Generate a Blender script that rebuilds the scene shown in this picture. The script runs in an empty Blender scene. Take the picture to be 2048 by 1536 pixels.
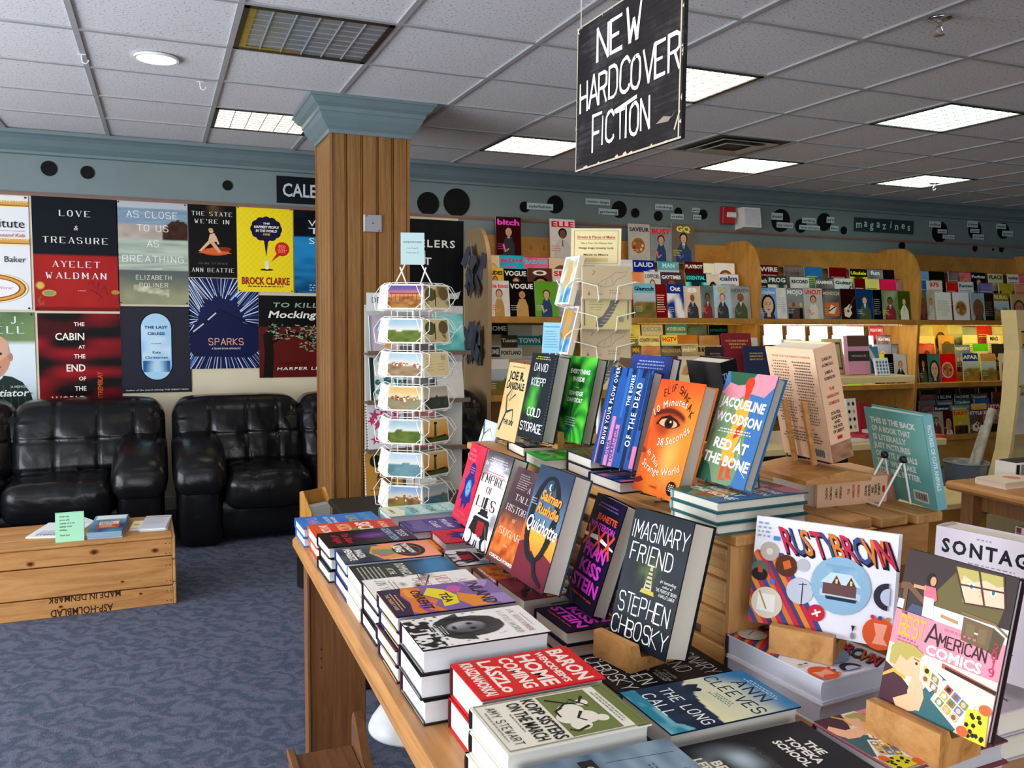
import bpy, math, random
from mathutils import Vector, Matrix
random.seed(7)
SC = bpy.context.scene
COL = SC.collection
# ---------------------------------------------------------------- camera
CAMZ = 1.48
H_CEIL = 2.623
YAW, PITCH, ROLL, FPX = 0.388392025, -0.0854440699, 0.0111271041, 1717.62077
def cam_axes():
    cy, sy = math.cos(YAW), math.sin(YAW)
    fwd = Vector((sy * math.cos(PITCH), cy * math.cos(PITCH), math.sin(PITCH)))
    right = Vector((cy, -sy, 0)); up = right.cross(fwd)
    r2 = right * math.cos(ROLL) + up * math.sin(ROLL)
    u2 = -right * math.sin(ROLL) + up * math.cos(ROLL)
    return r2, u2, fwd
CR, CU, CF = cam_axes()
cd = bpy.data.cameras.new('camera'); cam = bpy.data.objects.new('camera', cd); COL.objects.link(cam)
cd.sensor_width = 36; cd.lens = FPX * 36 / 2048; cd.clip_start = 0.02
cam.matrix_world = Matrix(((CR.x, CU.x, -CF.x, 0), (CR.y, CU.y, -CF.y, 0), (CR.z, CU.z, -CF.z, CAMZ), (0, 0, 0, 1)))
SC.camera = cam
def ray(px, py):
    return CR * ((px - 1024) / FPX) - CU * ((py - 768) / FPX) + CF
def aty(px, py, Y):
    d = ray(px, py); return Vector((0, 0, CAMZ)) + d * (Y / d.y)
def atz(px, py, z):
    d = ray(px, py); return Vector((0, 0, CAMZ)) + d * ((z - CAMZ) / d.z)
# ---------------------------------------------------------------- world, daylight, exposure
SC.view_settings.view_transform = 'Standard'; SC.view_settings.look = 'None'
SC.view_settings.exposure = -0.52; SC.view_settings.gamma = 1.0; SC.view_settings.use_curve_mapping = False
W = bpy.data.worlds.new('sky'); SC.world = W; W.use_nodes = True
wn = W.node_tree.nodes; wb = wn['Background']
wb.inputs[0].default_value = (0.80, 0.90, 1.0, 1); wb.inputs[1].default_value = 0.6
def area(name, loc, tgt, sx, sy, e, col):
    l = bpy.data.lights.new(name, 'AREA'); l.shape = 'RECTANGLE'; l.size = sx; l.size_y = sy; l.energy = e; l.color = col
    o = bpy.data.objects.new(name, l); COL.objects.link(o); o.location = loc
    o.rotation_euler = (Vector(tgt) - Vector(loc)).to_track_quat('-Z', 'Y').to_euler(); return o
area('window_daylight_left', (-3.55, 2.6, 1.35), (0.2, 2.9, 2.9), 4.4, 2.0, 430, (0.86, 0.93, 1.0))
area('window_daylight_front', (-0.6, -2.9, 1.4), (0.9, 2.0, 2.2), 4.2, 2.0, 170, (0.93, 0.96, 1.0))
try: SC.cycles.use_denoising = True
except Exception: pass
SC.cycles.max_bounces = 6; SC.cycles.diffuse_bounces = 3; SC.cycles.glossy_bounces = 3; SC.cycles.transparent_max_bounces = 12
SC.cycles.sample_clamp_indirect = 4.0
# ---------------------------------------------------------------- colour + materials
def s2l(c): return c / 12.92 if c <= 0.04045 else ((c + 0.055) / 1.055) ** 2.4
_lc = {}
def C(h):
    if not isinstance(h, str): return h
    if h not in _lc:
        x = h.lstrip('#')
        if len(x) == 3: x = x[0]*2 + x[1]*2 + x[2]*2
        _lc[h] = tuple(s2l(int(x[i:i+2], 16) / 255) for i in (0, 2, 4))
    return _lc[h]
def mix(a, b, t):
    a, b = C(a), C(b); t = 0 if t < 0 else 1 if t > 1 else t
    return tuple(a[i] + (b[i] - a[i]) * t for i in range(3))
def ss(a, b, x):
    t = (x - a) / (b - a) if b != a else 0
    t = 0 if t < 0 else 1 if t > 1 else t
    return t * t * (3 - 2 * t)
def hsh(i, j, s=0):
    n = (i * 374761393 + j * 668265263 + s * 2147483647) & 0xffffffff
    n = ((n ^ (n >> 13)) * 1274126177) & 0xffffffff
    return ((n ^ (n >> 16)) & 0xffff) / 65535.0
def vn(x, y, s=0):
    i, j = math.floor(x), math.floor(y); a, b = x - i, y - j
    a, b = a * a * (3 - 2 * a), b * b * (3 - 2 * b)
    return (hsh(i, j, s) * (1 - a) + hsh(i+1, j, s) * a) * (1 - b) + (hsh(i, j+1, s) * (1 - a) + hsh(i+1, j+1, s) * a) * b
def fbm(x, y, s=0):
    return vn(x, y, s) * .55 + vn(x * 2.1, y * 2.1, s + 1) * .3 + vn(x * 4.3, y * 4.3, s + 2) * .15
class N:
    """small node-tree helper"""
    def __init__(s, name):
        s.m = bpy.data.materials.new(name); s.m.use_nodes = True; s.t = s.m.node_tree
        s.b = s.t.nodes['Principled BSDF']
    def n(s, kind, **kw):
        nd = s.t.nodes.new(kind)
        for k, v in kw.items():
            if k.startswith('i_'): nd.inputs[k[2:].replace('_', ' ')].default_value = v
            else: setattr(nd, k, v)
        return nd
    def l(s, a, b): s.t.links.new(a, b)
    def ramp(s, fac, stops):
        r = s.n('ShaderNodeValToRGB'); e = r.color_ramp.elements
        while len(e) < len(stops): e.new(0.5)
        for el, (p, c) in zip(e, stops): el.position = p; el.color = (*C(c), 1)
        s.l(fac, r.inputs[0]); return r.outputs[0]
    def coord(s, scale=(1, 1, 1), kind='Object', rot=(0, 0, 0)):
        tc = s.n('ShaderNodeTexCoord'); mp = s.n('ShaderNodeMapping'); mp.inputs['Scale'].default_value = scale
        mp.inputs['Rotation'].default_value = rot; s.l(tc.outputs[kind], mp.inputs[0]); return mp.outputs[0]
    def noise(s, vec, scale, detail=3, rough=.55, dist=0):
        q = s.n('ShaderNodeTexNoise'); q.inputs['Scale'].default_value = scale; q.inputs['Detail'].default_value = detail
        q.inputs['Roughness'].default_value = rough; q.inputs['Distortion'].default_value = dist
        if vec is not None: s.l(vec, q.inputs['Vector'])
        return q.outputs['Fac']
    def bump(s, h, strength=.3, dist=.01):
        b = s.n('ShaderNodeBump'); b.inputs['Strength'].default_value = strength; b.inputs['Distance'].default_value = dist
        s.l(h, b.inputs['Height']); s.l(b.outputs[0], s.b.inputs['Normal'])
    def set(s, rough=.5, metal=0, col=None, spec=None, coat=None):
        s.b.inputs['Roughness'].default_value = rough; s.b.inputs['Metallic'].default_value = metal
        if col is not None: s.b.inputs['Base Color'].default_value = (*C(col), 1)
        if spec is not None: s.b.inputs['Specular IOR Level'].default_value = spec
        if coat is not None: s.b.inputs['Coat Weight'].default_value = coat; s.b.inputs['Coat Roughness'].default_value = .12
        return s
def plain(name, col, rough=.5, metal=0, var=.12, scale=30, spec=None):
    q = N(name); q.set(rough, metal, spec=spec)
    f = q.noise(q.coord(), scale)
    c = C(col); q.l(q.ramp(f, [(.25, tuple(x * (1 - var) for x in c)), (.75, tuple(min(1, x * (1 + var)) for x in c))]), q.b.inputs['Base Color'])
    return q.m
def printed(name, rough, spec=.5, lines=None):
    q = N(name); q.set(rough, spec=spec)
    a = q.n('ShaderNodeAttribute', attribute_name='Col')
    if lines:
        wv = q.n('ShaderNodeTexWave', bands_direction='Z'); wv.inputs['Scale'].default_value = lines; wv.inputs['Distortion'].default_value = .6
        wv.inputs['Detail'].default_value = 2; wv.inputs['Detail Scale'].default_value = 3
        q.l(q.coord((.05, .05, 1)), wv.inputs['Vector'])
        m = q.n('ShaderNodeMixRGB', blend_type='MULTIPLY'); m.inputs[0].default_value = .22
        q.l(a.outputs['Color'], m.inputs[1]); q.l(wv.outputs['Color'], m.inputs[2]); q.l(m.outputs[0], q.b.inputs['Base Color'])
    else:
        q.l(a.outputs['Color'], q.b.inputs['Base Color'])
    return q.m
PRINT = printed('printed_gloss_paper', .34, .09)
MATTE = printed('printed_matte_paper', .62, .08)
PAGES = printed('page_edges', .85, .2, lines=260)
def wood(name, c0, c1, c2, scale=(1, 1, 1), rough=.42, ring=5, kind='Object', coat=None):
    q = N(name); q.set(rough, coat=coat)
    v = q.coord(scale, kind)
    n1 = q.noise(v, ring, 4, .6, 1.2)
    n2 = q.noise(v, ring * 9, 3, .7)
    ma = q.n('ShaderNodeMath', operation='MULTIPLY_ADD'); ma.inputs[1].default_value = .3; q.l(n2, ma.inputs[0]); q.l(n1, ma.inputs[2])
    q.l(q.ramp(ma.outputs[0], [(.42, c0), (.62, c1), (.85, c2)]), q.b.inputs['Base Color'])
    q.bump(n2, .12, .002)
    return q.m
OAK_V = wood('oak_beadboard', '#744a1e', '#885b29', '#9a6f36', (14, 14, .55), .5, 4)
OAK_X = wood('oak_grain_across', '#94602c', '#b98143', '#d09a58', (.6, 7, 7), .4, 3)
OAK_Y = wood('oak_grain_along', '#a06a34', '#b67d42', '#c48e52', (12, .6, 12), .35, 4, coat=.1)
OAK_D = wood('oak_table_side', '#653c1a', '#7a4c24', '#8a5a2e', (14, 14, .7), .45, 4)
MAPLE = wood('maple_plywood', '#a6702a', '#bd8638', '#ca9548', (1.2, 6, 1.2), .45, 2.5)
PINE_X = wood('crate_pine_boards', '#9c6630', '#b98044', '#c89458', (.9, 9, 9), .55, 2.6)
PINE_Y = wood('pallet_pine_slats', '#a8733c', '#bd8a4e', '#cc9d62', (9, .8, 9), .55, 2.6)
BLOCKW = wood('stand_wood', '#9a6430', '#bb8448', '#cf9b5c', (3, 3, 9), .5, 4)
BLACKLEATHER = None
STEEL = plain('brushed_steel', '#b9bcc0', .3, .9, .06)
CHROME = plain('chrome', '#d5d7da', .15, 1, .03)
WIREW = plain('white_enamel_wire', '#f2f2ee', .35, 0, .02)
WIREG = plain('dark_wire', '#46464a', .4, .5, .05)
BLACKP = plain('black_paint', '#0c0c0e', .5, 0, .15)
BLACKM = plain('black_plastic', '#121214', .4, 0, .1)
WHITEP = plain('white_plastic', '#e9e9e6', .35, 0, .02)
CREAMBOARD = plain('cream_melamine', '#dcc48c', .5, 0, .04)
TAPE = plain('grey_duct_tape', '#5a5e6b', .35, .2, .25, 60)
def emis(name, col, e):
    q = N(name); q.b.inputs['Base Color'].default_value = (*C(col), 1)
    q.b.inputs['Emission Color'].default_value = (*C(col), 1); q.b.inputs['Emission Strength'].default_value = e
    return q.m
def clear(name, alpha=.18):
    q = N(name); q.set(.08, col='#eef4f6', spec=.6); q.b.inputs['Alpha'].default_value = alpha
    return q.m
CLEAR = clear('clear_sleeve', .07)
# ---------------------------------------------------------------- mesh builder
class Fr:
    """a local frame: origin and three axes"""
    def __init__(s, o, u=(1, 0, 0), v=(0, 0, 1), n=(0, -1, 0)):
        s.o, s.u, s.v, s.n = Vector(o), Vector(u), Vector(v), Vector(n)
    def p(s, x, y, z=0): return s.o + s.u * x + s.v * y + s.n * z
WHITE = (1, 1, 1)
class MB:
    def __init__(s): s.v, s.f, s.m, s.c = [], [], [], []
    def add(s, pts, faces, mat=0, col=WHITE):
        b = len(s.v); s.v.extend(tuple(p) for p in pts); col = C(col)
        for fc in faces: s.f.append([b + i for i in fc]); s.m.append(mat); s.c.append(col)
    def quad(s, pts, mat=0, col=WHITE, cols=None):
        b = len(s.v); s.v.extend(tuple(p) for p in pts); s.f.append([b + i for i in range(len(pts))]); s.m.append(mat)
        s.c.append([C(c) for c in cols] if cols else C(col))
    def box(s, x0, y0, z0, x1, y1, z1, mat=0, col=WHITE, M=None, bev=0):
        if bev > 0:
            b = min(bev, (x1-x0)/2.01, (y1-y0)/2.01, (z1-z0)/2.01)
            pts, idx = [], {}
            X, Y, Z = (x0, x1), (y0, y1), (z0, z1)
            for i in (0, 1):
                for j in (0, 1):
                    for k in (0, 1):
                        sx, sy, sz = (b if i == 0 else -b), (b if j == 0 else -b), (b if k == 0 else -b)
                        for a in range(3):
                            idx[(i, j, k, a)] = len(pts)
                            pts.append((X[i] + (0 if a == 0 else sx), Y[j] + (0 if a == 1 else sy), Z[k] + (0 if a == 2 else sz)))
            F = []
            def q(l, flip):
                F.append(l[::-1] if flip else l)
            for a in range(3):
                o1, o2 = [(1, 2), (2, 0), (0, 1)][a]
                for sd in (0, 1):
                    l = []
                    for (p, r) in ((0, 0), (1, 0), (1, 1), (0, 1)):
                        t = [0, 0, 0]; t[a] = sd; t[o1] = p; t[o2] = r; l.append(idx[(*t, a)])
                    q(l, sd == 0)
            for a in range(3):      # edges along axis a
                o1, o2 = [(1, 2), (2, 0), (0, 1)][a]
                for p in (0, 1):
                    for r in (0, 1):
                        t0 = [0, 0, 0]; t0[o1] = p; t0[o2] = r; t1 = list(t0); t1[a] = 1
                        q([idx[(*t0, o1)], idx[(*t1, o1)], idx[(*t1, o2)], idx[(*t0, o2)]], (p == r))
            for i in (0, 1):
                for j in (0, 1):
                    for k in (0, 1):
                        q([idx[(i, j, k, a)] for a in range(3)], (i + j + k) % 2 == 0)
        else:
            pts = [(x0,y0,z0),(x1,y0,z0),(x1,y1,z0),(x0,y1,z0),(x0,y0,z1),(x1,y0,z1),(x1,y1,z1),(x0,y1,z1)]
            F = [(0,3,2,1),(4,5,6,7),(0,1,5,4),(2,3,7,6),(1,2,6,5),(3,0,4,7)]
        if M is not None: pts = [M @ Vector(p) for p in pts]
        s.add(pts, F, mat, col); return s
    def prism(s, poly, z0, z1, fr, mat=0, col=WHITE):
        """poly (x,y) in frame fr, extruded along its normal"""
        n = len(poly)
        a = [fr.p(x, y, z0) for x, y in poly]; b = [fr.p(x, y, z1) for x, y in poly]
        s.add(a + b, [list(range(n))[::-1], list(range(n, 2*n))] + [(i, (i+1) % n, n + (i+1) % n, n + i) for i in range(n)], mat, col); return s
    def tube(s, path, r, seg=8, mat=0, col=WHITE, closed=False, cap=True):
        path = [Vector(p) for p in path]; n = len(path); pts = []
        up = None
        for i, p in enumerate(path):
            a = path[(i-1) % n] if (i > 0 or closed) else p; b = path[(i+1) % n] if (i < n-1 or closed) else p
            t = (b - a).normalized() if (b - a).length > 1e-9 else Vector((0, 0, 1))
            if up is None or abs(up.dot(t)) > .95: up = Vector((0, 0, 1)) if abs(t.z) < .9 else Vector((1, 0, 0))
            x = t.cross(up).normalized(); y = x.cross(t).normalized(); up = y
            rr = r[i] if isinstance(r, (list, tuple)) else r
            for k in range(seg):
                an = 2 * math.pi * k / seg; pts.append(p + x * (rr * math.cos(an)) + y * (rr * math.sin(an)))
        F = []
        for i in range(n if closed else n - 1):
            j = (i + 1) % n
            for k in range(seg):
                k2 = (k + 1) % seg; F.append((i*seg + k, i*seg + k2, j*seg + k2, j*seg + k))
        if cap and not closed: F += [tuple(range(seg))[::-1], tuple(range((n-1)*seg, n*seg))]
        s.add(pts, F, mat, col); return s
    def lathe(s, prof, o=(0, 0, 0), seg=24, mat=0, col=WHITE):
        o = Vector(o); pts = []
        for r, z in prof:
            for k in range(seg):
                a = 2 * math.pi * k / seg; pts.append(o + Vector((r * math.cos(a), r * math.sin(a), z)))
        F = []
        for i in range(len(prof) - 1):
            for k in range(seg):
                k2 = (k+1) % seg; F.append((i*seg + k, i*seg + k2, (i+1)*seg + k2, (i+1)*seg + k))
        if prof[0][0] > 1e-6: F.append(tuple(range(seg))[::-1])
        if prof[-1][0] > 1e-6: F.append(tuple(range((len(prof)-1)*seg, len(prof)*seg)))
        s.add(pts, F, mat, col); return s
    def build(s, name, mats, parent=None, loc=None, M=None, smooth=False, kind=None):
        me = bpy.data.meshes.new(name); me.from_pydata(s.v, [], s.f); 
        if not isinstance(mats, (list, tuple)): mats = [mats]
        for m in mats: me.materials.append(m)
        me.polygons.foreach_set('material_index', s.m)
        ca = me.color_attributes.new('Col', 'FLOAT_COLOR', 'CORNER'); buf = []
        for fc, c in zip(s.f, s.c):
            if isinstance(c, list):
                for q in c: buf.extend((q[0], q[1], q[2], 1.0))
            else:
                buf.extend((c[0], c[1], c[2], 1.0) * len(fc))
        ca.data.foreach_set('color', buf)
        if smooth: me.polygons.foreach_set('use_smooth', [True] * len(s.f))
        me.update()
        o = bpy.data.objects.new(name, me); COL.objects.link(o)
        if parent is not None: o.parent = parent
        if loc is not None: o.location = loc
        if M is not None: o.matrix_local = M
        if kind: o['kind'] = kind
        return o
def tag(o, label, cat, group=None):
    o['label'] = label; o['category'] = cat
    if group: o['group'] = group
    return o
def thing(name, label, cat, loc=(0, 0, 0), M=None, group=None, rotz=0):
    o = bpy.data.objects.new(name, None); COL.objects.link(o); o.empty_display_size = .05
    if M is not None: o.matrix_world = M
    else: o.location = loc; o.rotation_euler = (0, 0, rotz)
    return tag(o, label, cat, group)
def struct(name, mb, mats, **kw):
    o = mb.build(name, mats, **kw); o['kind'] = 'structure'; return o
# ---------------------------------------------------------------- lettering: glyph outlines and a brush-stroke alphabet
GL = {}
CHARS = 'ABCDEFGHIJKLMNOPQRSTUVWXYZabcdefghijklmnopqrstuvwxyz0123456789&.,\'!-/"#:()?*\u00e9\u00c9\u00e1\u00c1\u0142\u0106\u00f3 '
def _glyphs():
    for wt, off in (('n', 0.0), ('b', .018), ('x', .036)):
        def ev(t):
            cu = bpy.data.curves.new('g', 'FONT'); cu.body = t; cu.offset = off; cu.resolution_u = 2
            ob = bpy.data.objects.new('g', cu); COL.objects.link(ob)
            dg = bpy.context.evaluated_depsgraph_get(); dg.update()
            me = ob.evaluated_get(dg).to_mesh()
            V = [(v.co.x, v.co.y) for v in me.vertices]; F = [tuple(p.vertices) for p in me.polygons]
            ob.evaluated_get(dg).to_mesh_clear(); bpy.data.objects.remove(ob); bpy.data.curves.remove(cu)
            return V, F
        HV, HF = ev('H'); cap = max(y for x, y in HV); y0 = min(y for x, y in HV); cap -= max(0, y0)
        HHw = max(x for x, y in ev('HH')[0]) - min(x for x, y in ev('HH')[0])
        for ch in CHARS:
            V, F = ev(ch) if ch != ' ' else ([], [])
            V3 = ev('H' + ch + 'H')[0]
            adv = (max(x for x, y in V3) - min(x for x, y in V3)) - HHw
            GL[(wt, ch)] = ([(x / cap, y / cap) for x, y in V], F, adv / cap)
_glyphs()
STK = {'A':'004c80|1474','B':'000c5c7b775606|5674715000','C':'~7a5c3c1b09031130507172','D':'000c4c6b79736140 00','E':'7000 0c7c|0656','F':'000c7c|0656','G':'~7a5c3c1b09031130507176|7646',
'H':'000c|707c|0676','I':'101c','J':'~5c53413010 02','K':'000c|7c06|0670','L':'0c0070','M':'000c448c80','N':'000c707c','O':'~3c1b0903113050617379 6b5c3c','P':'000c5c7b775606','Q':'~3c1b09031130506173796b5c3c|4480',
'R':'000c5c7b775606|4670','S':'~7a5c2c0b08265674715020 02','T':'0c8c|4c40','U':'~0c0311305071737c','V':'0c408c','W':'0c2047608c','X':'008c|0c80','Y':'0c468c|4640','Z':'0c7c0070',
'&':'~70 2a 2c 4c 4a 05 01 20 40 74','.':'1011','\'':'1c19','-':'1666','i':'1017|191a','0':'~3c1b0903113050617379 6b5c3c','1':'1a3c30','2':'~0a2c5c7a77 0070','9':'~7a5c2c0a08265677 7a 73 50 20','/':'008c','!':'1c14|1110'}
def _stk(ch):
    out = []
    for pl in STK.get(ch, '').split('|'):
        sm = pl.startswith('~'); h = pl.lstrip('~').replace(' ', '')
        P = [(int(h[i], 16) / 12, int(h[i+1], 16) / 12) for i in range(0, len(h), 2)]
        if sm and len(P) > 2:
            Q = []
            for i in range(len(P) - 1):
                p0, p1, p2, p3 = P[max(0, i-1)], P[i], P[i+1], P[min(len(P)-1, i+2)]
                for k in range(3):
                    t = k / 3
                    Q.append(tuple(.5 * (2*p1[a] + (p2[a]-p0[a])*t + (2*p0[a]-5*p1[a]+4*p2[a]-p3[a])*t*t + (3*p1[a]-p0[a]-3*p2[a]+p3[a])*t**3) for a in (0, 1)))
            P = Q + [P[-1]]
        if P: out.append(P)
    return out
STKC = {ch: _stk(ch) for ch in STK}
def stroke_width(ch): 
    if ch == ' ': return .45
    if ch == '1': return .5
    if ch in "I.'!i": return .36
    return {'M': .92, 'W': .92, 'L': .74}.get(ch, .8)
class Art:
    """printing on a flat face: x,y in 0..1 of the face, each mark a hair above the last"""
    def __init__(s, mb, fr, w, h, mat=0, step=.00005, base=.0001):
        s.mb, s.fr, s.w, s.h, s.mat, s.k, s.step, s.base = mb, fr, w, h, mat, 0, step, base
    def z(s): s.k += 1; return s.base + s.k * s.step
    def p(s, pts, c, cols=None):
        z = s.z(); s.mb.quad([s.fr.p(x * s.w, y * s.h, z) for x, y in pts], s.mat, c, cols); return s
    def r(s, x0, y0, x1, y1, c, c2=None):
        return s.p([(x0, y0), (x1, y0), (x1, y1), (x0, y1)], c, [c, c, c2, c2] if c2 else None)
    def e(s, cx, cy, rx, c, ry=None, n=22, a0=0, a1=360):
        ry = ry if ry is not None else rx * s.w / s.h
        st = a1 - a0
        P = [(cx + rx * math.cos(math.radians(a0 + st * i / n)), cy + ry * math.sin(math.radians(a0 + st * i / n))) for i in range(n if st >= 360 else n + 1)]
        return s.p(P, c)
    def line(s, pts, wd, c, taper=0):
        """polyline of width wd (fraction of the face width)"""
        z = s.z(); W2 = wd * s.w / 2; P = [Vector((x * s.w, y * s.h)) for x, y in pts]; n = len(P); L = []
        for i, q in enumerate(P):
            t = (P[min(n-1, i+1)] - P[max(0, i-1)]); t = t.normalized() if t.length > 0 else Vector((1, 0))
            nn = Vector((-t.y, t.x)); k = W2 * (1 - taper * i / max(1, n-1)); L.append((q + nn * k, q - nn * k))
        for i in range(n - 1):
            a, b = L[i], L[i+1]
            s.mb.quad([s.fr.p(*a[0], z), s.fr.p(*a[1], z), s.fr.p(*b[1], z), s.fr.p(*b[0], z)], s.mat, c)
        return s
    def grid(s, fn, nx, ny, x0=0, y0=0, x1=1, y1=1):
        z = s.z(); cs = [[fn(x0 + (x1-x0) * i / nx, y0 + (y1-y0) * j / ny) for i in range(nx + 1)] for j in range(ny + 1)]
        cs = [[C(c) for c in row] for row in cs]; mb = s.mb; b = len(mb.v)
        for j in range(ny + 1):
            for i in range(nx + 1):
                mb.v.append(tuple(s.fr.p((x0 + (x1-x0) * i / nx) * s.w, (y0 + (y1-y0) * j / ny) * s.h, z)))
        for j in range(ny):
            for i in range(nx):
                a = b + j * (nx + 1) + i; mb.f.append([a, a + 1, a + nx + 2, a + nx + 1]); mb.m.append(s.mat)
                mb.c.append([cs[j][i], cs[j][i+1], cs[j+1][i+1], cs[j+1][i]])
        return s
    def t(s, txt, x, y, h, c, wt='b', w=None, al='c', sp=0, sh=0, rot=0, cond=1.0, jit=0, sw=.12):
        """lettering: baseline point x,y; cap height h (fraction of face height); w fits the width; wt n/b/x outline, hand/serif/thin strokes"""
        z = s.z(); H = h * s.h; ca, sa = math.cos(math.radians(rot)), math.sin(math.radians(rot))
        strokes = wt in ('hand', 'serif', 'thin')
        if strokes: txt = txt.upper()
        adv = [(stroke_width(ch) * (1.12 if wt == 'serif' else .95) if strokes else GL.get((wt, ch), GL[(wt, 'o')])[2]) + sp for ch in txt]
        tot = sum(adv) - sp - (.14 if strokes else 0)
        k = H * cond if w is None else w * s.w / max(tot, 1e-6)
        X = {'c': -tot / 2, 'l': 0, 'r': -tot}[al]; ox, oy = x * s.w, y * s.h
        rnd = random.Random(len(txt) * 77 + int(x * 1000)) if jit else None
        def put(px, py):
            px, py = px * k + py * H * sh, py * H
            return s.fr.p(ox + px * ca - py * sa, oy + px * sa + py * ca, z)
        for ch, a in zip(txt, adv):
            if ch == ' ': X += a; continue
            if not strokes:
                V, F, _ = GL.get((wt, ch), GL[(wt, 'o')])
                if V: s.mb.add([put(X + vx, vy) for vx, vy in V], F, s.mat, c)
            else:
                jx = rnd.uniform(-jit, jit) if rnd else 0; jy = rnd.uniform(-jit, jit) * .7 if rnd else 0; js = 1 + (rnd.uniform(-jit, jit) if rnd else 0); jr = rnd.uniform(-jit, jit) if rnd else 0
                for pl in STKC.get(ch, STKC['O']):
                    P = [(X + jx + qx * js + jr * (qy - .5), jy + qy * js) for qx, qy in pl]
                    z += 4e-6; nP = len(P); dirs = []
                    for i in range(nP - 1):
                        dx, dy = P[i+1][0] - P[i][0], P[i+1][1] - P[i][1]; L = math.hypot(dx, dy) or 1e-6; dirs.append((dx / L, dy / L))
                    def wid(ux, uy):
                        if wt == 'serif': return sw * .35 / 2 if (ch in 'AVMNWXY' and ux * uy > 0) else sw * (.28 + .85 * abs(uy) ** 1.5) / 2
                        return sw / 2
                    smooth_ = nP > 8; rows_ = []
                    for i in range(nP):
                        d0, d1 = dirs[max(0, i-1)], dirs[min(nP-2, i)]; w0, w1 = wid(*d0), wid(*d1); px, py = P[i]
                        if wt == 'hand': k_ = 1 + .16 * math.sin(i * 1.7 + px * 9); w0 *= k_; w1 *= k_
                        dot = d0[0]*d1[0] + d0[1]*d1[1]
                        if i in (0, nP - 1):
                            e = w0 * .5 if wt != 'serif' else 0; sg = -1 if i == 0 else 1; px += d0[0]*e*sg; py += d0[1]*e*sg; w = w0 * (.75 if wt == 'hand' and i else 1)
                            rows_.append(((px - d0[1]*w, py + d0[0]*w), (px + d0[1]*w, py - d0[0]*w)))
                        elif dot > .3:
                            nx, ny = -(d0[1] + d1[1]), d0[0] + d1[0]; ln = math.hypot(nx, ny); nx, ny = nx/ln, ny/ln; w = (w0 + w1) / 2 / max(.6, math.sqrt((1 + dot) / 2))
                            rows_.append(((px + nx*w, py + ny*w), (px - nx*w, py - ny*w)))
                        else:
                            e = min(w0, w1) * .8
                            rows_.append(((px + d0[0]*e - d0[1]*w0, py + d0[1]*e + d0[0]*w0), (px + d0[0]*e + d0[1]*w0, py + d0[1]*e - d0[0]*w0))); rows_.append(None)
                            rows_.append(((px - d1[0]*e - d1[1]*w1, py - d1[1]*e + d1[0]*w1), (px - d1[0]*e + d1[1]*w1, py - d1[1]*e - d1[0]*w1)))
                    for i in range(len(rows_) - 1):
                        a_, b_ = rows_[i], rows_[i+1]
                        if a_ is None: z += 4e-6; continue
                        if b_ is None: continue
                        s.mb.quad([put(*a_[0]), put(*a_[1]), put(*b_[1]), put(*b_[0])], s.mat, c)
                    if wt == 'serif':
                        for (qx, qy) in (P[0], P[-1]):
                            if qy < .03 or qy > .97:
                                sy = .05 if qy < .5 else -.05; z += 4e-6
                                s.mb.quad([put(qx - .13, qy), put(qx + .13, qy), put(qx + .13, qy + sy), put(qx - .13, qy + sy)], s.mat, c)
            X += a
        return s
    def lines(s, x0, x1, y0, n, dy, hh, c, al='l', seed=1):
        """rows of tiny unreadable print"""
        r = random.Random(seed)
        for i in range(n):
            L = (x1 - x0) * r.uniform(.72, 1); y = y0 - i * dy
            a = x0 if al == 'l' else (x0 + x1 - L) / 2; X = a; z = s.z()
            while X < a + L - .01:
                ww = r.uniform(.03, .09) * max(.35, (x1 - x0))
                s.mb.quad([s.fr.p(q * s.w, v * s.h, z) for q, v in ((X, y), (min(X + ww, a + L), y), (min(X + ww, a + L), y + hh), (X, y + hh))], s.mat, c); X += ww + .018
        return s
ORD = ['first','second','third','fourth','fifth','sixth','seventh','eighth','ninth','tenth','eleventh','twelfth','thirteenth']
# ================================================================ room shell
WY = 6.66                                   # back wall plane
X0C, Y0C, TL = -0.909988657, 3.49041432, 0.6096
def carpet():
    q = N('blue_violet_carpet'); q.set(.95, spec=.03)
    v = q.coord((1, 1, 1))
    wv = q.n('ShaderNodeTexWave', wave_type='BANDS', bands_direction='DIAGONAL'); wv.inputs['Scale'].default_value = 4.2
    wv.inputs['Distortion'].default_value = 11; wv.inputs['Detail'].default_value = 4; wv.inputs['Detail Scale'].default_value = 2.8
    q.l(v, wv.inputs['Vector'])
    c1 = q.ramp(wv.outputs['Fac'], [(.08, '#566274'), (.3, '#676a7e'), (.62, '#6d6a7f'), (.92, '#6f778b')])
    nz = q.noise(v, 160, 2, .8)
    m = q.n('ShaderNodeMixRGB', blend_type='OVERLAY'); m.inputs[0].default_value = .55; q.l(c1, m.inputs[1])
    q.l(q.ramp(nz, [(.3, '#4a4a4a'), (.7, '#b8b8b8')]), m.inputs[2]); q.l(m.outputs[0], q.b.inputs['Base Color']); q.bump(nz, .5, .004)
    return q.m
CARPET = carpet()
def ceil_tile():
    q = N('mineral_fibre_ceiling_tile'); q.set(.9, spec=.1)
    v = q.coord((1, 1, 1)); a = q.noise(v, 95, 2, .6); b = q.noise(v, 3, 2)
    c = q.ramp(a, [(.30, '#77757a'), (.40, '#dcdadf'), (.8, '#e8e6ea')])
    q.l(c, q.b.inputs['Base Color']); return q.m
TILE = ceil_tile()
GRIDM = plain('ceiling_grid_metal', '#a5a4a6', .5, 0, .08, 12)
GREENWALL = plain('slate_teal_wall_paint', '#717f80', .6, 0, .05, 6)
GREENTRIM = plain('slate_teal_trim_paint', '#6b7c81', .4, 0, .06, 8)
CREAMWALL = plain('cream_wall_paint', '#d9cdb0', .7, 0, .06, 3)
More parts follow.
